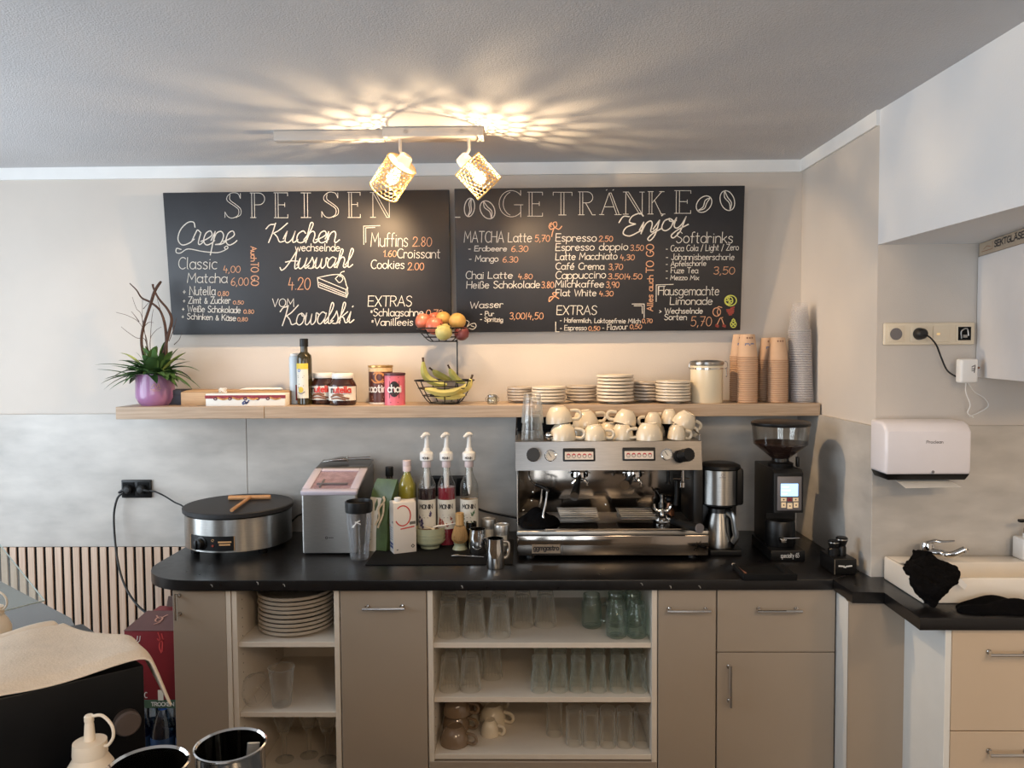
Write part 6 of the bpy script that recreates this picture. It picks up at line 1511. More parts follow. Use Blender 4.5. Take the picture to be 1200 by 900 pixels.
b = MB(); b.ribbon([[(-h*.55, hz_*.56), (-h*.1, hz_*.54)], [(-h*.1, hz_*.50), (h*.05, hz_*.48)], [(h*.1, hz_*.53), (h*.58, hz_*.57)]], .005, lambda u, v: (Vector((u, 0, v)), Vector((0, -1, 0))), .0008).build('lettering', m_wplast, t, smooth=0)
MB().box(-h+.002, -h+.004, -.001, .0, .002, hz_-.003).build('edge_highlight', m_steel, t)
zt_ = ZC+hz_+.0005
for px, label, r0, r1, h_ in ((974, 'shorter black tamper at the left on the tamper station', .019, .019, .05), (987, 'taller black tamper with a flared knob on the tamper station', .015, .0195, .062)):
    tt = thing('tamper', label, 'tamper', (min(max(X_(px, c0.y+.05), c0.x+.021), c1.x-.021), c0.y+.055, zt_), 0, 'tampers on the station')
    MB().lathe([(0, 0), (r0, 0), (r0, h_*.4), (r0*.8, h_*.5), (r1, h_*.8), (r1, h_-.003), (r1*.8, h_), (0, h_)], 26).build('tamper_handle', m_bplast, tt)
    MB().lathe([(r1+.0004, h_*.84), (r1+.0008, h_*.87), (r1+.0004, h_*.9)], 26).build('steel_ring', m_steel, tt)
PYR = 790
# ------------------------------------------------------------------ base cabinets
YD = 2.56; ZU = ZC-.0365; TH = .018
def bar_handle(parent, px0, py0, px1, py1, Y, o, name='handle'):
    a = at(px0, py0, Y)-o; c = at(px1, py1, Y)-o
    b = MB(); d = (c-a).normalized(); off = Vector((0, -.028, 0))
    b.tube([a+off-d*.004, c+off+d*.004], .0048, 10)
    for q in (a+d*.008, c-d*.008):
        b.tube([q+Vector((0, .0, 0)), q+off], .0042, 8); b.lathe([(0, 0), (.008, 0), (.008, -.003), (0, -.004)], 14, tr(*q) @ rotx(-PI/2))
    return b.build(name, m_chrome, parent)
def front(parent, x0, x1, z0, z1, o, name='door', material=None):
    return MB().box(x0-o.x, x1-o.x, YD-o.y, YD+TH-o.y, z0, z1, .0015, 1).build(name, material or m_taupe, parent)
def carcass(parent, x0, x1, o, z0=.10, back=True, zt=ZU, y1=3.15):
    b = MB(); x0 -= o.x; x1 -= o.x; y0 = YD+TH+.001-o.y; y1 -= o.y
    b.box(x0, x0+TH, y0, y1, z0, zt).box(x1-TH, x1, y0, y1, z0, zt).box(x0+TH, x1-TH, y0, y1, z0, z0+TH)
    if back: b.box(x0+TH, x1-TH, y1-.008, y1, z0+TH, zt)
    b.box(x0+TH, x1-TH, y0+.06, y1-.02, 0, z0)
    return b.build('carcass', m_white, parent)
xs = [X_(204.5, YD), X_(272.5, YD), X_(399, YD), X_(501.3, YD), X_(770.5, YD), X_(839.5, YD), X_(979, YD)]
g = .0012
# end cabinet with a tall door
o = Vector(((xs[0]+xs[1])/2, YD, 0))
c = thing('base_cabinet', 'leftmost narrow base cabinet with an upright handle under the crepe maker', 'cabinet', o, 0, 'base cabinets')
carcass(c, xs[0]+.002, xs[1]-g, o, back=False)
d = front(c, xs[0], xs[1]-.018, .11, ZU-.003, o)
bar_handle(d, 210, 695, 211, 722, YD, o)
MB().box(xs[1]-.017-o.x, xs[1]-g-o.x, 0, TH, .10, ZU-.001).build('edge_strip', m_white, c)
# open units
def open_unit(label, x0, x1, shelves, zb):
    o = Vector(((x0+x1)/2, YD, 0))
    t = thing('open_shelf_unit', label, 'cabinet', o, 0, 'open shelf units')
    b = MB(); a, e = x0+g-o.x, x1-g-o.x; dp = .50
    b.box(a, a+TH, .002, dp, .10, ZU, .0008, 1).box(e-TH, e, .002, dp, .10, ZU, .0008, 1).box(a+TH, e-TH, dp-.008, dp, .10, ZU).box(a+TH, e-TH, .06, dp-.01, 0, .10)
    rq = 0
    b.build('carcass', m_white, t)
    hb = MB()
    for sx_ in (a+TH, ):
        z = .16
        while z < ZU-.05:
            for y in (.05, .40): hb.lathe([(0, .0006), (.0026, .0004), (.0026, 0)], 8, tr(sx_, y, z) @ roty(PI/2))
            z += .032
    hb.build('pin_holes', mat('hole_dark', (96, 84, 72), .9), t)
    for z in shelves: MB().box(a+TH+.0006, e-TH-.0006, .010, dp-.01, z-.018, z, .001, 1).build('shelf', m_white, t)
    MB().box(a+TH+.0006, e-TH-.0006, .004, dp-.01, zb-.018, zb, .001, 1).build('bottom_panel', m_white, t)
    return t, o
zB = [Z_(337, 752.5, YD+.01), Z_(337, 834.5, YD+.01)]
open_unit('narrow open shelf unit holding the stack of dinner plates', xs[1], xs[2], zB, .16)
zD = [Z_(637, 753.3, YD+.01), Z_(637, 817, YD+.01), Z_(637, 884, YD+.004)]
t, o = open_unit('wide open shelf unit filled with drinking glasses', xs[3], xs[4], zD[:2], zD[2])
dr = front(t, xs[3]+.003, xs[4]-.003, .11, zD[2]-.024, o, 'drawer')
# door unit between the open ones
o = Vector(((xs[2]+xs[3])/2, YD, 0))
c = thing('base_cabinet', 'base cabinet with a plain door between the two open shelf units', 'cabinet', o, 0, 'base cabinets')
carcass(c, xs[2]+g, xs[3]-g, o); d = front(c, xs[2]+.003, xs[3]-.003, .11, ZU-.003, o); bar_handle(d, 428, 711, 474, 710.5, YD, o)
o = Vector(((xs[4]+xs[5])/2, YD, 0))
c = thing('base_cabinet', 'narrow base cabinet with a short handle right of the glasses', 'cabinet', o, 0, 'base cabinets')
carcass(c, xs[4]+g, xs[5]-g, o); d = front(c, xs[4]+.0025, xs[5]-.0025, .11, ZU-.003, o); bar_handle(d, 781.5, 713.5, 829.5, 713.5, YD, o)
o = Vector(((xs[5]+xs[6])/2, YD, 0))
c = thing('base_cabinet', 'base cabinet with one drawer above a door, below the grinder', 'cabinet', o, 0, 'base cabinets')
carcass(c, xs[5]+g, xs[6]-g, o); zq = Z_(910, 764.5, YD)
d = front(c, xs[5]+.0025, xs[6]-.0025, zq+.0015, ZU-.003, o, 'drawer'); bar_handle(d, 886, 713.5, 935.5, 713.5, YD, o)
d = front(c, xs[5]+.0025, xs[6]-.0025, .11, zq-.0015, o); bar_handle(d, 854, 778, 854, 823.5, YD, o)
# corner filler and sink drawers
YQ = p2.y+.02
x0, x1 = X_(993, YQ), X_(1063, YQ)
o = Vector(((x0+x1)/2, YQ, 0))
c = thing('corner_cabinet', 'plain taupe corner panel cabinet between grinder drawers and sink unit', 'cabinet', o)
hx = x0-o.x; hx1 = x1-.006-o.x
MB().box(hx+.0015, hx1, 0, TH, .10, ZU-.001, .001, 1).build('front_panel', m_taupe, c)
MB().hexa([(xs[6]+.0015-o.x, YD+.005-YQ, .10), (hx, .0, .10), (hx+.0015, .018, .10), (xs[6]+.0075-o.x, YD+.011-YQ, .10), (xs[6]+.0015-o.x, YD+.005-YQ, ZU-.001), (hx, .0, ZU-.001), (hx+.0015, .018, ZU-.001), (xs[6]+.0075-o.x, YD+.011-YQ, ZU-.001)]).build('side_panel', m_lightend, c)
MB().box(hx+.02, hx1, .02, .10, .0, .10).build('plinth', m_taupe, c)
YR = p3.y+.02; x0 = X_(1107, YR); x1 = 2.10
o = Vector(((x0+x1)/2, YR, 0))
c = thing('drawer_cabinet', 'wide drawer cabinet with white end panel under the sink', 'cabinet', o)
a, e = x0-o.x, x1-o.x
MB().box(a, a+.018, .0, 2.555-YR, .0, ZU-.001, .001, 1).build('end_panel', m_lightend, c)
MB().box(a+.019, e, TH+.002, 2.55-YR, .10, ZU-.001).build('carcass', m_white, c)
za = Z_(1150, 857, YR)
for z0, z1, py in ((za+.0015, ZU-.004, 763.5), (.30, za-.0015, 879.5), (.11, .297, None)):
    d = MB().box(a+.0195, e, -.0, TH, z0, z1, .0015, 1).build('drawer', m_taupe if False else mat('drawer_front', (202, 182, 158), .42, var=.02, scale=4), c)
    if py: bar_handle(d, 1155, py, 1205, py, YR, o)

# ------------------------------------------------------------------ dinner plates and leftovers in the narrow unit
m_plate = mat('plate_glaze', (178, 166, 150), .28, var=.03, coat=.3)
Ypl = 2.725; R = sz(87.5, Ypl)/2; n = 9
p0 = None; tops = Z_(349, 695, Ypl-.0)
for k in range(n):
    j = n-1-k; lab = '%s dinner plate from the top of the stack in the narrow unit' % ordn(k) if k else 'topmost dinner plate of the stack in the narrow unit'
    loc = (X_(349, Ypl)+.002*math.sin(3*j), Ypl+.002*math.cos(5*j), zB[0]+.0004+j*.0152)
    if p0 is None:
        p0 = thing('dinner_plate', lab, 'plate', loc, 0, 'dinner plates')
        MB().lathe([(0, .002), (R*.58, .002), (R*.60, 0), (R*.66, 0), (R*.70, .004), (R*.95, .0085), (R, .0105), (R*1.002, .0185), (R*.985, .0205), (R*.93, .018), (R*.70, .0085), (R*.62, .006), (0, .0055)], 48).build('dish', m_plate, p0)
    else: dup(p0, loc, label=lab)
c_ = atz(330.5, 826, zB[1]); k = c_.y/900
m_thinp = glass('thin_plastic', (254, 254, 254), (240, 240, 239), .7, .05, pw=2.2, body=.6)
t = thing('plastic_cup', 'clear plastic cup standing upright on the middle shelf of the narrow unit', 'cup', (c_.x, c_.y, zB[1]+.0004))
h = Z_(331, 782, c_.y)-zB[1]
MB().lathe([(0, .002), (10.5*k, 0), (11*k, .004), (15*k, h), (14.5*k, h), (10.5*k, .006), (0, .005)], 30).build('cup_wall', m_thinp, t)
MB().tube([(15.3*k*math.cos(a), 15.3*k*math.sin(a), h) for a in [2*PI*i/30 for i in range(30)]], .0018, 6, closed=True).build('rolled_rim', m_thinp, t)
c_ = atz(294, 829, zB[1]); k = c_.y/900; Rl = 20*k
t = thing('dome_lid', 'clear plastic dome lid tipped on edge beside the plastic cup', 'lid', (c_.x+.013, c_.y+.025, zB[1]+.0004+Rl*.93))
t.rotation_euler = (.95, .0, -.5)
MB().lathe([(Rl*1.0, -.002), (Rl*1.02, .002), (Rl*.94, .006), (Rl*.9, .016), (Rl*.72, .038), (Rl*.4, .052), (0, .056)], 34).build('dome', m_thinp, t)
b = MB()
for i in range(7): a = i*.9; b.tube([(Rl*.92*math.cos(a), Rl*.92*math.sin(a), .012), (Rl*.75*math.cos(a+.3), Rl*.75*math.sin(a+.3), .036)], .0012, 5)
b.build('crease', m_thinp, t)
m_tum2 = glass('drinking_glass', (254, 254, 253), (234, 231, 226), .75, .035, pw=2.1, body=.68)
for i, (px, py, lab) in enumerate(((335, 872, 'left'), (361, 880, 'middle'), (385, 877, 'right'))):
    q = at(px, 858, 2.82)
    t = thing('dessert_glass', 'clear footed dessert glass on the lowest shelf of the narrow unit, %s one of three' % lab, 'glass', (q.x, 2.80+.03*(i % 2), .1604), 0, 'dessert glasses in the narrow unit')
    MB().lathe([(0, .003), (.032, 0), (.034, .003), (.012, .010), (.008, .02), (.008, .09), (.02, .11), (.038, .16), (.040, .215), (.038, .215), (.036, .16), (.018, .113), (0, .108)], 28).build('glass_body', m_tum2, t)

# ------------------------------------------------------------------ glasses in the wide unit
ptot = {}
def rowglass(kind, label, px, py, z, group, fixY=None):
    c = atz(px, py, z); Y = fixY or c.y; loc = (X_(px, Y), Y, z+.0004)
    if kind in ptot: return dup(ptot[kind], loc, label=label, group=group)
    name = {'long': 'tumbler', 'mid': 'tumbler', 'coke': 'contour_glass', 'slim': 'slim_glass'}[kind]
    if kind == 'long': o = tumbler(name, label, loc, .0405, .0275, .128, m_tum2, group)
    elif kind == 'mid': o = tumbler(name, label, loc, .0375, .0268, .122, m_tum2, group)
    elif kind == 'coke':
        o = thing(name, label, 'glass', loc, 0, group)
        pr = [(.0300, .001), (.0302, .004), (.0290, .03), (.0272, .055), (.0240, .075), (.0225, .090), (.0250, .105), (.0262, .114), (.0255, .122), (.022, .124)]
        MB().lathe(pr+[(0, .123), (0, .106), (.0215, .107), (.0222, .104), (.0200, .090), (.0215, .075), (.0250, .055), (.0270, .03), (.0280, .003)], 30, closed=True).build('glass_body', m_green_g, o)
        b = MB()
        for i in range(10):
            a = 2*PI*i/10; b.tube([(.0292*math.cos(a), .0292*math.sin(a), .03), (.0274*math.cos(a), .0274*math.sin(a), .055), (.0242*math.cos(a), .0242*math.sin(a), .075)], .0012, 5)
        b.build('fluting', m_green_g, o)
    else:
        o = thing(name, label, 'glass', loc, 0, group)
        MB().lathe([(.0290, .001), (.0292, .004), (.0275, .1), (.0262, .110), (.0285, .122), (.0280, .132), (.024, .135), (0, .134), (0, .114), (.022, .115), (.0245, .108), (.0255, .1), (.0272, .003)], 30, closed=True).build('glass_body', m_tum2, o)
    ptot[kind] = o
    return o
m_green_g = glass('greenish_glass', (253, 254, 253), (216, 228, 222), .8, .05, pw=2.0, body=.55)
G1 = 'tumblers on the top shelf'; G2 = 'tumblers on the middle shelf'; G3 = 'contour glasses on the middle shelf'; G4 = 'slim glasses on the bottom shelf'
P_ = ['leftmost', 'second from left', 'third from left', 'fourth from left', 'fifth from left', 'rightmost']
z = zD[0]
for i, px in enumerate((526.5, 556, 585.5)): rowglass('long', '%s tumbler in the front row of the top shelf' % P_[i], px, 741.5, z, G1, 2.637)
for i, px in enumerate((527.5, 557, 586, 613, 639.5)): rowglass('long', '%s tumbler in the back row of the top shelf' % P_[i], px, 728, z, G1, 2.735)
z = zD[1]
for i, px in enumerate((527, 551)): rowglass('mid', '%s tumbler in the front row of the middle shelf' % P_[i], px, 811, z, G2, 2.63)
for i, px in enumerate((531.5, 555, 577)): rowglass('mid', '%s tumbler in the back row of the middle shelf' % P_[i], px, 800, z, G2, 2.73)
for i, px in enumerate((632, 655, 677.5, 701, 724.5, 748)): rowglass('coke', '%s contour glass in the front row of the middle shelf' % P_[i], px, 812, z, G3, 2.622)
for i, px in enumerate((634, 656, 678, 700.5, 723, 745)): rowglass('coke', '%s contour glass in the back row of the middle shelf' % P_[i], px, 802, z, G3, 2.71)
z = zD[2]
for i, px in enumerate((672.5, 692, 712, 732, 752)): rowglass('slim', '%s slim glass in the front row of the bottom shelf' % P_[i], px, 878, z, G4, 2.625 if i else 2.635)
rowglass('slim', 'slim glass standing alone left behind the bottom shelf row', 649.5, 866, z, G4, 2.70)
# handled drinking jars
m_jar = glass('jar_glass', (248, 253, 250), (120, 160, 144), .8, .06, pw=2.6, body=.3)
def mason(label, px, Y, rz):
    loc = (X_(px, Y), Y, zD[0]+.0004)
    if 'jar' in ptot: return dup(ptot['jar'], loc, rz, label)
    t = thing('drinking_jar', label, 'jar', loc, rz, 'handled drinking jars on the top shelf')
    MB().lathe([(0, .004), (.026, 0), (.034, .006), (.036, .014), (.036, .082), (.034, .092), (.030, .097), (.031, .100), (.029, .103), (.031, .106), (.029, .110), (.031, .113), (.029, .121), (.026, .121), (.027, .1), (.032, .09), (.033, .014), (.026, .008), (0, .012)], 34).build('jar_body', m_jar, t)
    MB().tube([(.035, 0, .082), (.055, 0, .086), (.062, 0, .066), (.060, 0, .04), (.048, 0, .024), (.035, 0, .026)], .0055, 10, 5).build('handle', m_jar, t)
    b = MB(); b.ribbon([arc(0, .05, .018, .024, 0, 360, 20)], .0016, cylfn(.036), .0008).build('embossed_oval', m_jar, t)
    ptot['jar'] = t; return t
mason('left drinking jar of the front pair on the top shelf', 722.5, 2.625, -1.45)
mason('right drinking jar of the front pair on the top shelf', 746, 2.625, -1.7)
mason('left drinking jar of the back pair on the top shelf', 722, 2.735, -1.5)
mason('right drinking jar of the back pair on the top shelf', 741.5, 2.735, -1.5)
mason('drinking jar with a visible handle, apart at the left of the others', 693.5, 2.72, -.15)
# cups on the bottom shelf
m_cupg = mat('cup_taupe', (128, 108, 88), .18, var=.04, coat=.5)
def shelfcup(label, px, Y, z, kind, material, rz, group):
    src = cups[kind]
    o = dup(src, (X_(px, Y), Y, z), (0, 0, rz), label, group)
    if material:
        for ch in o.children:
            ch.data = ch.data.copy(); ch.data.materials.clear(); ch.data.materials.append(material)
    return o
z = zD[2]+.0006; G5 = 'upturned cups on the bottom shelf'
shelfcup('taupe cup in front at the left end of the bottom shelf', 532, 2.640, z, 'big', m_cupg, -.35, G5)
shelfcup('taupe cup behind the front one at the left of the bottom shelf', 534, 2.752, z+.0, 'big', m_cupg, -.35, G5)
shelfcup('taupe cup stacked on the two taupe cups on the bottom shelf', 535, 2.735, z+.0625, 'big', m_cupg, -.3, G5)
shelfcup('taupe cup furthest back at the left of the bottom shelf', 540, 2.87, z, 'big', m_cupg, -.3, G5)
shelfcup('small cream cup in front at the bottom shelf centre', 573.5, 2.70, z, 'small', None, -.3, G5)
shelfcup('larger cream cup behind the small one on the bottom shelf', 577, 2.80, z, 'big', None, -.4, G5)
shelfcup('cream cup furthest back in the middle of the bottom shelf', 572, 2.92, z, 'big', None, -.4, G5)

# ------------------------------------------------------------------ sink and tap
m_ceram = mat('sink_ceramic', (238, 230, 218), .2, var=.02, coat=.5)
PYR = 680
fl = atz(1081, 707.6, ZC); Ys0, Ys1 = fl.y, 2.545; xs0, xs1 = fl.x, 1.80
zr = Z_(1130, 678, Ys0)-ZC
t = thing('wash_basin', 'white rectangular ceramic sink on the black worktop', 'sink', ((xs0+xs1)/2, (Ys0+Ys1)/2, ZC+.0003))
hx, hy = (xs1-xs0)/2, (Ys1-Ys0)/2; wl = .014; bk = .075
b = MB(); b.box(-hx, hx, -hy, -hy+wl, 0, zr, .005, 3).box(-hx, -hx+wl, -hy+wl*.6, hy, 0, zr, .005, 3).box(hx-wl, hx, -hy+wl*.6, hy, 0, zr, .005, 3).box(-hx+wl*.6, hx-wl*.6, hy-bk, hy, 0, zr, .005, 3).box(-hx+wl*.6, hx-wl*.6, -hy+wl*.6, hy-bk+.004, 0, .014, .002)
b.build('basin', m_ceram, t)
MB().lathe([(0, .016), (.018, .0155), (.021, .0142)], 22, tr(.05, -.02, 0)).build('drain', m_chrome, t)
zt_ = ZC+zr+.0006
c = at(1085, 652, Ys1-.04)
t = thing('tap', 'chrome single lever tap on the back rim of the sink', 'tap', (X_(1086, Ys1-.04), Ys1-.04, zt_)); xo = t.location.x; yo = t.location.y
q = lambda px, py, dy=0: Vector((at(px, py, yo+dy).x-xo, dy, at(px, py, yo+dy).z-zt_))
MB().lathe([(.024, 0), (.024, .008), (.021, .012), (.021, .030), (.022, .046), (.019, .056), (0, .06)], 28).build('tap_body', m_chrome, t)
b = MB(); b.tube([(.0, -.01, .026), (.03, -.03, .028), q(1115, 650, -.06), q(1131, 643.5, -.075)], [.015, .013, .011, .0105], 14, 4).build('spout', m_chrome, t)
e = q(1131, 643.5, -.075); MB().lathe([(.0105, 0), (.0105, -.010), (0, -.010)], 16, tr(*e)).build('aerator', m_chrome, t)
b = MB(); b.tube([(-.004, .0, .054), (.02, -.01, .064), q(1104, 634.5, -.03), q(1119, 634, -.05)], [.012, .010, .0065, .005], 12, 4, flat=.6).build('lever', m_chrome, t)
def drape(x, y, z):
    # cloth hung over the front rim: the front half slides down outside the basin
    return x, y, z
t = thing('cleaning_cloth', 'black cloth bundled over the tap foot and the sink front', 'cloth', (X_(1088, Ys0-.02), Ys0-.025, ZC+.0006))
xo, yo = t.location.x, t.location.y
def cp(px, py, Y): p = at(px, py, Y); return (p.x-xo, p.y-yo, p.z-ZC-.0006)
rq = random.Random(9); b = MB()
rows = [  # (left px, right px, py, depth) outlines of the hanging bundle from its top to its lowest tip
 (1074, 1091, 647, Ys0+.135), (1070, 1095, 652, Ys0+.115), (1063, 1108, 657.5, Ys0+.08), (1058, 1120, 663, Ys0+.055), (1061, 1125, 669, Ys0+.03), (1063, 1125, 675, Ys0+.004), (1064, 1122, 680, Ys0-.014), (1067, 1113, 686, Ys0-.018), (1071, 1105, 692, Ys0-.022), (1075, 1100, 698, Ys0-.026), (1079, 1096, 703, Ys0-.028), (1082, 1092, 706, Ys0-.028)]
n = 16; vs = []; fs = []
for ri, (l, r_, py, Y) in enumerate(rows):
    cx, w_ = (l+r_)/2, (r_-l)/2; th = .018+.026*math.sin(PI*min(1, (ri+.6)/len(rows)))
    for k in range(n):
        a = 2*PI*k/n; wob = 1+.09*math.sin(5*a+1.7*ri)+.07*math.sin(3*a-2.3*ri)
        p = cp(cx+w_*math.cos(a)*wob, py+2.0*math.sin(2*a+ri), Y); vs.append((p[0], p[1]+th*math.sin(a)*wob-(.010 if Y < Ys0 else 0), max(.001, p[2])))
for i in range(len(rows)-1):
    for k in range(n): k2 = (k+1) % n; fs.append((i*n+k, i*n+k2, (i+1)*n+k2, (i+1)*n+k))
fs.append(tuple(range(n))); fs.append(tuple((len(rows)-1)*n+k for k in range(n))[::-1])
ob = b.add(vs, fs).build('folded_fabric', m_bcloth, t, smooth=80)
sd = ob.modifiers.new('soft', 'SUBSURF'); sd.levels = 3; sd.render_levels = 3
tx = bpy.data.textures.new('cloth_folds', 'CLOUDS'); tx.noise_scale = .035
dm = ob.modifiers.new('folds', 'DISPLACE'); dm.texture = tx; dm.strength = .026; dm.mid_level = .5; dm.texture_coords = 'LOCAL'
b = MB(); A, B = cp(1122, 680, Ys0-.02), cp(1132, 688, Ys0-.024)
b.hexa([(A[0], A[1], A[2]-.010), (B[0]-.004, B[1], B[2]-.008), (B[0]-.004, B[1]+.001, B[2]-.008), (A[0], A[1]+.001, A[2]-.010), (A[0]+.008, A[1], A[2]+.006), (B[0]+.004, B[1], B[2]+.006), (B[0]+.004, B[1]+.001, B[2]+.006), (A[0]+.008, A[1]+.001, A[2]+.006)])
b.build('care_tag', m_wplast, t)
c = atz(1165, 715, ZC)
cloth_lump('cleaning_cloth', 'folded black cloth lying on the worktop in front of the sink', (c.x+.02, c.y-.0, ZC+.0006), .135, .05, .038, 21, m_bcloth, -.05)
Ysp = Ys1-.035; x = X_(1203, Ysp)
t = thing('soap_dispenser', 'white square soap bottle with black pump at the right photo edge', 'soap bottle', (x, Ysp, zt_))
hs_ = Z_(1195, 633, Ysp)-zt_; w_ = .031
MB().box(-w_, w_, -.03, .03, 0, max(.07, hs_), .006, 3).lathe([(.014, max(.07, hs_)-.002), (.0135, max(.07, hs_)+.014), (0, max(.07, hs_)+.014)], 20).build('bottle_body', m_wplast, t)
hs_ = max(.07, hs_)
MB().lathe([(.011, hs_+.014), (.011, hs_+.03), (.005, hs_+.032), (.005, hs_+.05), (0, hs_+.05)], 18).box(-.03, .008, -.008, .008, hs_+.05, hs_+.06, .003).build('pump', m_bplast, t)
b = MB(); b.ribbon([[(-.022, .046), (-.006, .046), (-.006, .062), (-.022, .062), (-.022, .046)], [(-.018, .054), (-.010, .054)], [(-.024, .036), (-.012, .036)], [(-.02, .03), (-.008, .03)]], .0025, lambda u, v: (Vector((u, -.03, v)), Vector((0, -1, 0))), .0008).build('label_print', m_ink, t, smooth=0)

# ------------------------------------------------------------------ things on the niche wall
Yn = 2.568
a, c = at(1038, 495, Yn-.11), at(1138, 563, Yn-.11)
o = Vector(((a.x+c.x)/2, Yn, c.z)); w_ = (c.x-a.x)/2; h_ = a.z-c.z
t = thing('towel_dispenser', 'white paper towel dispenser on the wall above the sink', 'towel dispenser', o)
prof = [(0, .020), (-.105, .020), (-.112, .03), (-.112, h_-.03), (-.095, h_-.008), (-.07, h_), (0, h_)]
M = Matrix(((0, 0, 1, 0), (1, 0, 0, 0), (0, 1, 0, 0), (0, 0, 0, 1)))
MB().prism(prof[::-1], -w_, w_, .010, 4, M).build('cover', mat('dispenser_white', (232, 228, 232), .3, var=.02, coat=.3), t)
MB().hexa([(-w_+.015, -.098, 0), (w_-.012, -.098, 0), (w_-.012, -.002, 0), (-w_+.015, -.002, 0), (-w_+.004, -.110, .0205), (w_-.004, -.110, .0205), (w_-.004, -.002, .0205), (-w_+.004, -.002, .0205)], .002).build('base_tray', m_bplast, t)
fd = lambda u, v: (Vector((u, -.1125, v)), Vector((0, -1, 0)))
cx = at(1095, 518, Yn-.11)-o
b = MB(); b.ribbon(write('Proclean', cx.x-.026, cx.x+.026, cx.z-.004, cx.z-.004, cx.z+.005), .0014, fd, .0006).build('maker_lettering', m_greyp, t, smooth=0)
cx = at(1093, 553, Yn-.11)-o
MB().lathe([(0, .002), (.004, .001), (.005, 0)], 12, tr(cx.x, -.1122, cx.z) @ rotx(PI/2)).build('lock', m_greyp, t)
A, B = at(1048, 568, Yn-.07)-o, at(1128, 577, Yn-.12)-o
MB().hexa([(A.x+.01, -.125, -.022), (B.x, -.115, -.020), (B.x-.03, -.05, .001), (A.x, -.05, .001), (A.x+.01, -.1255, -.0212), (B.x, -.1155, -.0192), (B.x-.03, -.05, .002), (A.x, -.05, .002)]).build('paper_towel', m_paper, t)
# socket strip
m_ivory = mat('socket_ivory', (224, 210, 186), .35, var=.02)
a, c = at(1035, 378.5, Yn+.008), at(1141, 404, Yn+.008)
o = Vector(((a.x+c.x)/2, 2.58, c.z)); w_ = (c.x-a.x)/2; h_ = a.z-c.z
t = thing('socket_strip', 'cream four-gang socket strip on the niche wall', 'socket', o)
MB().box(-w_, w_, -.012, 0, 0, h_, .005, 3).build('frame', m_ivory, t)
gw = 2*w_/4
for i in range(4):
    x = -w_+gw*(i+.5)
    s_ = MB().box(x-gw*.36, x+gw*.36, -.0155, -.0122, h_*.14, h_*.86, .002, 2).build('socket_insert' if i != 2 else 'rocker_switch', m_ivory, t)
    if i in (0, 1):
        MB().lathe([(.020, .001), (.0195, .0), (.018, -.0), (.018, .0006), (0, .0006)], 26, tr(x, -.0156, h_/2) @ rotx(PI/2)).lathe([(0, .0016), (.003, .0014), (.003, .0006)], 10, tr(x-.008, -.0156, h_/2) @ rotx(PI/2)).lathe([(0, .0016), (.003, .0014), (.003, .0006)], 10, tr(x+.008, -.0156, h_/2) @ rotx(PI/2)).build('pin_holes', m_greyp, s_)
    if i == 3:
        MB().box(x-gw*.28, x+gw*.28, -.0165, -.0158, h_*.2, h_*.8).build('open_recess', m_bmatte, s_)
        b = MB(); b.tube([(x-.01, -.017, h_*.28), (x-.012, -.019, h_*.6), (x+.006, -.019, h_*.72), (x+.012, -.018, h_*.4)], .0022, 6, 4).box(x-.006, x+.008, -.019, -.0166, h_*.32, h_*.45).build('bare_terminals', m_steel, s_)
    if i == 2: MB().box(x-.016, x-.006, -.0165, -.0157, h_*.45, h_*.53, .0003, 1).build('glow_lamp', mat('glow_lamp', (240, 200, 140), .3, emit=.6), s_)
xo = o.x-w_+gw*1.5
t = thing('power_plug', 'black round plug in the second gang of the cream socket strip', 'plug', (xo, 2.58, o.z))
MB().lathe([(0, 0), (.019, 0), (.0195, .006), (.017, .026), (.012, .032), (0, .033)], 22, tr(0, -.0165, h_/2) @ rotx(PI/2)).build('plug_body', m_cable, t)
cabl(t, [at(1079, 392, 2.535), at(1088, 394, 2.53), at(1097, 404, 2.545), at(1103, 419, 2.55), at(1110, 434, 2.55), at(1121, 441.5, 2.53), at(1126, 441, 2.52)], .0028)
c = at(1133, 435, 2.51); 
t = thing('power_adapter', 'white power adapter hanging on its cable beside the wall cabinet', 'adapter', (c.x, c.y, c.z-.038))
MB().box(-.028, .028, -.017, .017, 0, .078, .007, 3).build('adapter_body', m_wplast, t)
b = MB(); b.ribbon([[(.006, .046), (.016, .046)], [(.006, .04), (.014, .04)], [(.006, .052), (.012, .056)], [(.014, .034), (.016, .058)]], .003, lambda u, v: (Vector((u, -.017, v)), Vector((0, -1, 0))), .0008).build('label_print', m_greyp, t, smooth=0)
b = MB(); o_ = t.location
for P in ([(1132, 448, 2.51), (1132, 460, 2.53), (1137, 474, 2.54), (1134, 484, 2.55), (1141, 489, 2.55)], [(1134, 448, 2.51), (1142, 459, 2.53), (1154, 467, 2.54), (1158, 476, 2.55), (1146, 484, 2.555), (1136, 488, 2.56)]):
    b.tube([tuple(at(*p)-o_) for p in P], .0018, 6, 6)
b.build('white_cable', m_wplast, t)
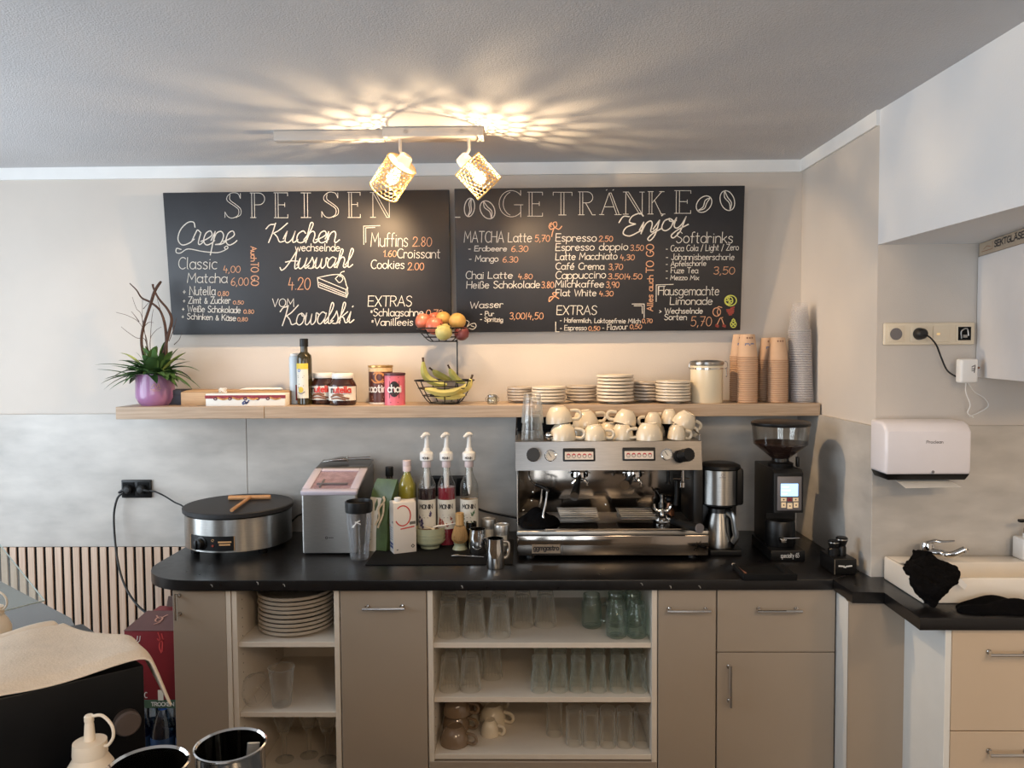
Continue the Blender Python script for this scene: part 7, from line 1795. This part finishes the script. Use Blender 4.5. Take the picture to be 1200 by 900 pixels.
# wall cabinet at the right edge, standing slightly askew
pA = at(1143.5, 442, 2.575); pB = Vector((X_(1200, 2.19), 2.19, pA.z)); dv = (pA-pB); dv.z = 0; dv.normalize()
zc0 = pA.z; zc1 = Z_(1143, 301, 2.575)
t = thing('wall_cabinet', 'white wall cabinet at the right photo edge above the sink', 'cabinet', (pA.x, 2.575, zc0))
e = pB+(pB-pA).normalized()*.12
poly = [(0, 0), (e.x-pA.x, e.y-2.575), (e.x-pA.x+.36, e.y-2.575+.05), (.60, 0)]
MB().prism(poly, 0, zc1-zc0, .003, 2).build('cabinet_body', mat('cabinet_white', (222, 218, 216), .4, var=.02), t)
kx = at(1149, 431, 2.53)
MB().lathe([(.003, 0), (.003, .012), (.008, .016), (.008, .022), (0, .024)], 16, tr(kx.x-pA.x-.004, kx.y-2.575, kx.z-zc0) @ roty(-PI/2)).build('knob', m_brown, t)
zb0 = zc1+.0008
t = thing('glass_carton', 'long cardboard box lettered SEKTGLÄSER on top of the wall cabinet', 'box', (pA.x, 2.575, zb0))
L_ = (e-pA).length-.02; ang = math.atan2(pB.y-pA.y, pB.x-pA.x)
Mx = rotz(ang)
MB().box(.006, L_, 0, .10, 0, 2.0285-zb0, .001, 1, Mx).build('carton', mat('box_board', (178, 160, 138), .7, var=.06), t)
fx = lambda u, v: (Mx @ Vector((L_*0+u, -.0, v)), Mx.to_3x3() @ Vector((0, -1, 0)))
hh = 2.0285-zb0; DD = (pB-pA).length
b = MB(); b.ribbon(write('SEKTGLÄSER', DD*.34, DD*.94, hh*.36, hh*.36, hh*.80), .004, fx, .001).build('lettering', m_ink, t, smooth=0)
b = MB(); b.ribbon([[(DD*.08, hh*.28), (DD*.30, hh*.28), (DD*.30, hh*.86)], [(DD*.12, hh*.45), (DD*.19, hh*.62), (DD*.26, hh*.5)]], .002, fx, .001).build('label_drawing', m_brown, t, smooth=0)
PYR = 800
# ------------------------------------------------------------------ stacked drinks behind the bar, at floor level
m_red = mat('carton_wine_red', (128, 34, 42), .45, var=.08, scale=8)
m_flap = mat('carton_brown', (104, 70, 66), .6, var=.1)
t = thing('drinks_crate', 'grey plastic crate on the floor carrying the water pack', 'crate', (-1.385, 2.86, 0))
MB().box(-.20, .20, -.16, .16, 0, .10, .01).build('crate_body', m_greyp, t)
m_pet = glass('water_bottle_plastic', (206, 222, 236), (120, 150, 184), .5, .12, pw=1.6)
m_bluecap = mat('cap_blue', (58, 116, 232), .4, var=.05)
bt = None
xr_ = -1.20
for r in range(2):
    for k in range(4):
        loc = (xr_-.045-.092*k, 2.745+.092*r, .1005)
        lab = 'blue capped water bottle, %s from the cabinet in the %s row of the pack' % (['first', 'second', 'third', 'fourth'][k], ['front', 'rear'][r])
        if bt is None:
            bt = thing('water_bottle', lab, 'bottle', loc, 0, 'water bottles in the pack')
            MB().lathe([(0, .006), (.03, 0), (.043, .01), (.044, .08), (.041, .085), (.044, .09), (.044, .19), (.040, .215), (.026, .255), (.014, .28), (.014, .296), (0, .297)], 26).build('bottle_body', m_pet, bt)
            MB().lathe([(.0160, .281), (.0165, .284), (.0165, .300), (.0150, .303), (0, .303)], 20).build('screw_cap', m_bluecap, bt)
            b = MB(); band(b, .0443, .10, .185, 0, 2*PI, 30).build('label', mat('label_navy', (40, 66, 104), .4, var=.15), bt)
        else: dup(bt, loc, label=lab)
zt_ = .1005+.3035
Yx = 2.70
c = thing('wine_carton', 'green edged drinks carton lettered TROCKEN under the red box', 'carton', (-1.385, Yx, zt_))
MB().box(-.19, xs[0]-.008+1.385, 0, .30, 0, .03, .001, 1).build('carton', mat('carton_green', (66, 92, 72), .6, var=.08), c)
fw = lambda u, v: (Vector((u, 0, v)), Vector((0, -1, 0)))
xT = X_(191.5, Yx)+1.385
b = MB(); b.ribbon(write('TROCKEN', xT-.046, xT+.036, .009, .009, .022), .003, fw, .0008).build('lettering', m_wplast, c, smooth=0)
z0 = zt_+.031; z1 = Z_(180, 739, Yx)
xL = X_(147, Yx)
o = Vector((xL+.16, Yx, z0))
t = thing('red_carton', 'dark red carton box with brown top flaps beside the cabinet', 'carton', o)
RX = xs[0]-.008-o.x
MB().box(-.16, RX, 0, .27, 0, z1-z0, .002).build('carton', m_red, t)
hx = z1-z0; fp = Z_(160, 716, Yx+.10)-z0
MB().hexa([(-.161, -.002, hx), (RX, -.002, hx), (RX, .002, hx), (-.161, .002, hx), (-.125, .10, fp), (RX, .10, fp), (RX, .104, fp), (-.125, .104, fp)]).build('front_flap', m_flap, t)
MB().hexa([(-.125, .255, fp-.035), (RX, .255, fp-.035), (RX, .26, fp-.035), (-.125, .26, fp-.035), (-.11, .24, fp+.010), (RX, .24, fp+.010), (RX, .245, fp+.010), (-.11, .245, fp+.010)]).build('rear_flap', mat('carton_grey', (122, 110, 102), .7, var=.08), t)
q = Z_(0, 0, 1)
px0 = lambda px: X_(px, Yx)-o.x
b = MB(); b.ribbon([sm((px0(163), hx-.020), (px0(162), hx-.034), (px0(160), hx-.040)), sm((px0(166), hx-.020), (px0(165), hx-.036), (px0(163), hx-.042))], .003, fw, .001); b.ribbon([arc(px0(171), .018, .006, .01, 60, 300, 10)], .003, fw, .001); b.build('white_lettering', m_wplast, t, smooth=0)
b = MB(); b.ribbon([sm((px0(187), hx-.008), (px0(189), hx-.03), (px0(188), hx-.06), (px0(190), hx-.08)), sm((px0(191), hx-.012), (px0(192), hx-.03), (px0(191), hx-.075)), sm((px0(186), hx-.03), (px0(190), hx-.04), (px0(193), hx-.03))], .005, fw, .001).build('berry_print', mat('print_scarlet', (206, 74, 74), .5, var=.2), t, smooth=0)
b = MB(); b.ribbon([[(px0(188), .03), (px0(188), .005)]], .02, fw, .001).build('cream_print', m_label, t, smooth=0)
fl_ = lambda u, v: (Vector((u, -.002+.102*v, hx+(fp-hx)*v)), Vector((0, -.5, .8)).normalized())
b = MB(); b.ribbon([arc(px0(180), .55, .012, .13, 0, 360, 12), sm((px0(174), .75), (px0(180), .6), (px0(187), .78)), [(px0(178), .3), (px0(184), .42)]], .006, fl_, .003).build('copper_emblem', mat('print_copper', (196, 140, 118), .5), t, smooth=0)
# ------------------------------------------------------------------ near bar counter with display glass
ZB = 1.0
A, B = atz(84, 724, ZB), atz(-6, 677, ZB)
m_bar = mat('bar_slate', (58, 62, 66), .22, var=.15, scale=20)
t = thing('bar_counter', 'dark glossy bar counter at the lower left edge of the photo', 'counter', (-1.6, 1.4, 0))
ox, oy = -1.6, 1.4
poly = [(-2.35, .62), (.55, .62), (.55, 1.16), (-.66, 1.16), (-.80, 1.44), (A.x, A.y), (B.x, B.y), (-2.35, B.y+.05)]
MB().prism([(p[0]-ox, p[1]-oy) for p in poly], ZB-.04, ZB, .003, 2).build('counter_top', m_bar, t)
poly = [(-2.30, .70), (.50, .70), (.50, 1.10), (-.72, 1.10), (-.86, 1.40), (A.x-.06, A.y-.03), (B.x-.02, B.y-.08), (-2.30, B.y)]
MB().prism([(p[0]-ox, p[1]-oy) for p in poly], 0, ZB-.0405).build('counter_body', m_taupe, t)
# glass sheet lying above the counter: its corner points into the room
zg = ZB+.10
c0, c1, c2 = atz(52, 702, zg), atz(-4, 632, zg), atz(-8, 717, zg)
t = thing('glass_shelf', 'clear glass shelf sheet above the dark bar counter at the left edge', 'glass shelf', (c0.x, c0.y, ZB+.0003))
v1, v2 = c1-c0, c2-c0
MB().prism([(0, 0), (v1.x, v1.y), (v1.x+v2.x, v1.y+v2.y), (v2.x, v2.y)] if v1.x*v2.y-v1.y*v2.x > 0 else [(0, 0), (v2.x, v2.y), (v1.x+v2.x, v1.y+v2.y), (v1.x, v1.y)], .0925, .1, .001, 1).build('glass_sheet', glass('plate_glass', (253, 254, 253), (225, 232, 229), .2, .01), t)
edge = MB(); edge.tube([(0, 0, .096), (v1.x, v1.y, .096)], .0018, 6).tube([(0, 0, .096), (v2.x, v2.y, .096)], .0018, 6).build('polished_edge', mat('glass_edge', (176, 186, 182), .2, var=.05), t)
for f in (.75, ): 
    p = (v1+v2)*f; MB().lathe([(0, 0), (.02, 0), (.02, .004), (.008, .006), (.008, .092), (0, .092)], 16, tr(p.x, p.y, 0)).build('support_post', m_chrome, t)
p = v2*.85; MB().lathe([(0, 0), (.02, 0), (.02, .004), (.008, .006), (.008, .092), (0, .092)], 16, tr(p.x, p.y, 0)).build('support_post', m_chrome, t)

# black appliance turned towards the right, with a towel over it
zq = 1.20
pR = at(169, 779, 1.215); zq = pR.z
pL = atz(26, 812, zq)
dv = (pL-pR); dv.z = 0; dv.normalize(); nv = Vector((dv.y, -dv.x, 0))     # nv points back, away from the viewer
if nv.y < 0: nv = -nv
ang = math.atan2(-dv.y, -dv.x)
t = thing('countertop_appliance', 'black box-shaped appliance in the left foreground, draped with a towel', 'appliance', (pR.x, pR.y, ZB), ang)
# local x runs along the front from left (-) to the right corner (0), local y to the back
hq = zq-ZB
MB().hexa([(-.46, 0, .012), (0, 0, .012), (-.05, .28, .012), (-.46, .28, .012), (-.46, 0, hq), (0, 0, hq), (-.05, .28, hq), (-.46, .28, hq)], .004, 2).build('housing', mat('appliance_black', (9, 9, 10), .4, var=.2, spec=.2), t)
for x in (-.42, -.09):
    for y in (.04, .24): MB().lathe([(0, 0), (.015, 0), (.013, .012), (0, .012)], 12, tr(x, y, 0)).build('foot', m_bplast, t)
# the round knob: where the view through (148, 845) meets the front plane
d_ = _ray(148, 845); n_ = Vector((-math.sin(ang), math.cos(ang), 0)); tt = n_.dot(pR-CAM)/n_.dot(d_); P = CAM+d_*tt
lx = (P-Vector((pR.x, pR.y, 0))).dot(Vector((math.cos(ang), math.sin(ang), 0))); lz = P.z-ZB
MB().lathe([(.020, 0), (.020, .012), (.017, .016), (0, .016)], 30, tr(lx, 0, lz) @ rotx(PI/2)).build('round_knob', mat('knob_taupe', (92, 80, 74), .4, .3, var=.1), t)
# towel
m_towel = mat('towel_beige', (214, 196, 174), .95, var=.05, scale=30, bump=.3, bscale=240)
tw = thing('towel', 'beige towel spread over the black appliance, its corner hanging at the right', 'towel', (pR.x, pR.y, zq+.0015), ang)
nx, ny = 44, 30; vs = []; fs = []
rq = random.Random(2)
for i in range(nx+1):
    for j in range(ny+1):
        u, v = i/nx, j/ny
        x = -.50+(.585-.19*v)*u+.010*math.sin(7*v); y = -.012+.298*v
        y += .02*math.sin(4*u+1)*(v > .9)
        z = .0045+.0035*math.sin(9*u+5*v)+.003*math.sin(17*u-8*v)+.010*max(0, math.sin(3.2*v+.4+2*u))*.2+.0055
        over = max(0, x-.002)
        if over > 0:                          # hangs down past the right corner
            x = .004+over*.42; z -= over*1.15
            y += over*.15
        if y < 0: z -= .006
        vs.append((x, y, z))
for i in range(nx):
    for j in range(ny): a = i*(ny+1)+j; fs.append((a, a+ny+1, a+ny+2, a+1))
ob = MB().add(vs, fs).build('towel_fabric', m_towel, tw, smooth=80)
sd = ob.modifiers.new('thickness', 'SOLIDIFY'); sd.thickness = .005; sd.offset = 1
sd = ob.modifiers.new('soft', 'SUBSURF'); sd.levels = 1; sd.render_levels = 1

# squeeze bottle
m_sq = mat('squeeze_plastic', (222, 206, 184), .45, var=.03)
Yq = 1.05
def squeeze(label, px, Y, ptop, group):
    zt = Z_(px, ptop, Y)-ZB; t = thing('squeeze_bottle', label, 'squeeze bottle', (X_(px, Y), Y, ZB+.0003), 0, group)
    h = zt; 
    MB().lathe([(0, 0), (.034, 0), (.036, .004), (.036, h*.50), (.030, h*.60), (.0215, h*.68), (.021, h*.70), (0, h*.70)], 34).build('bottle_body', m_sq, t)
    MB().lathe([(.0225, h*.68), (.023, h*.70), (.022, h*.79), (.0075, h*.80), (.0062, h*.92), (.0050, h*.955), (0, h*.955)], 28).build('nozzle_cap', m_sq, t)
    MB().lathe([(.006, h*.945), (.0064, h*.955), (.0064, h*.99), (.005, h), (0, h)], 16).tube([(.004, 0, h*.99), (.02, -.002, h*1.0), (.034, -.004, h*.93), (.036, -.004, h*.84), (.028, -.003, h*.77), (.021, -.002, h*.76)], .0022, 8, 5).build('tethered_tip', m_sq, t)
    return t
squeeze('cream squeeze bottle with tethered tip in the lower left foreground', 103, Yq, 838, 'squeeze bottles')
q = squeeze('cream squeeze bottle cut off by the left photo edge on the bar', -6, 1.66, 694, 'squeeze bottles')
# metal pots
def pot(label, px, py, wpx, Y, tilt, rz, tool):
    c = at(px, py, Y); R = sz(wpx, Y)/2; h = c.z-ZB
    t = thing('steel_pot', label, 'pot', (c.x, c.y, ZB+.0003), rz, 'steel utensil pots')
    h -= R*abs(math.sin(tilt))*.0
    MB().lathe([(0, .003), (R*.9, .0), (R*.96, .006), (R*.97, h*.97-.004), (R*1.0, h*.97), (R*1.03, h*.975), (R*1.03, h*.985), (R*.985, h*.99), (R*.94, h*.975), (R*.93, .012), (0, .01)], 48).build('pot_body', m_chrome, t)
    if tool:
        MB().box(-.008, .008, -.0015, .0015, .02, h*.98, .001, 1, tr(.012, .0, 0) @ roty(.10)).build('inner_divider', m_steel, t)
    return t
a = pot('steel pot with a flat tool inside, right one in the lower foreground', 270, 870, 82, .985, 0, .3, True)
pot('steel pot cut off by the bottom photo edge, left of the other pot', 173, 894, 93, .90, 0, 0, False)
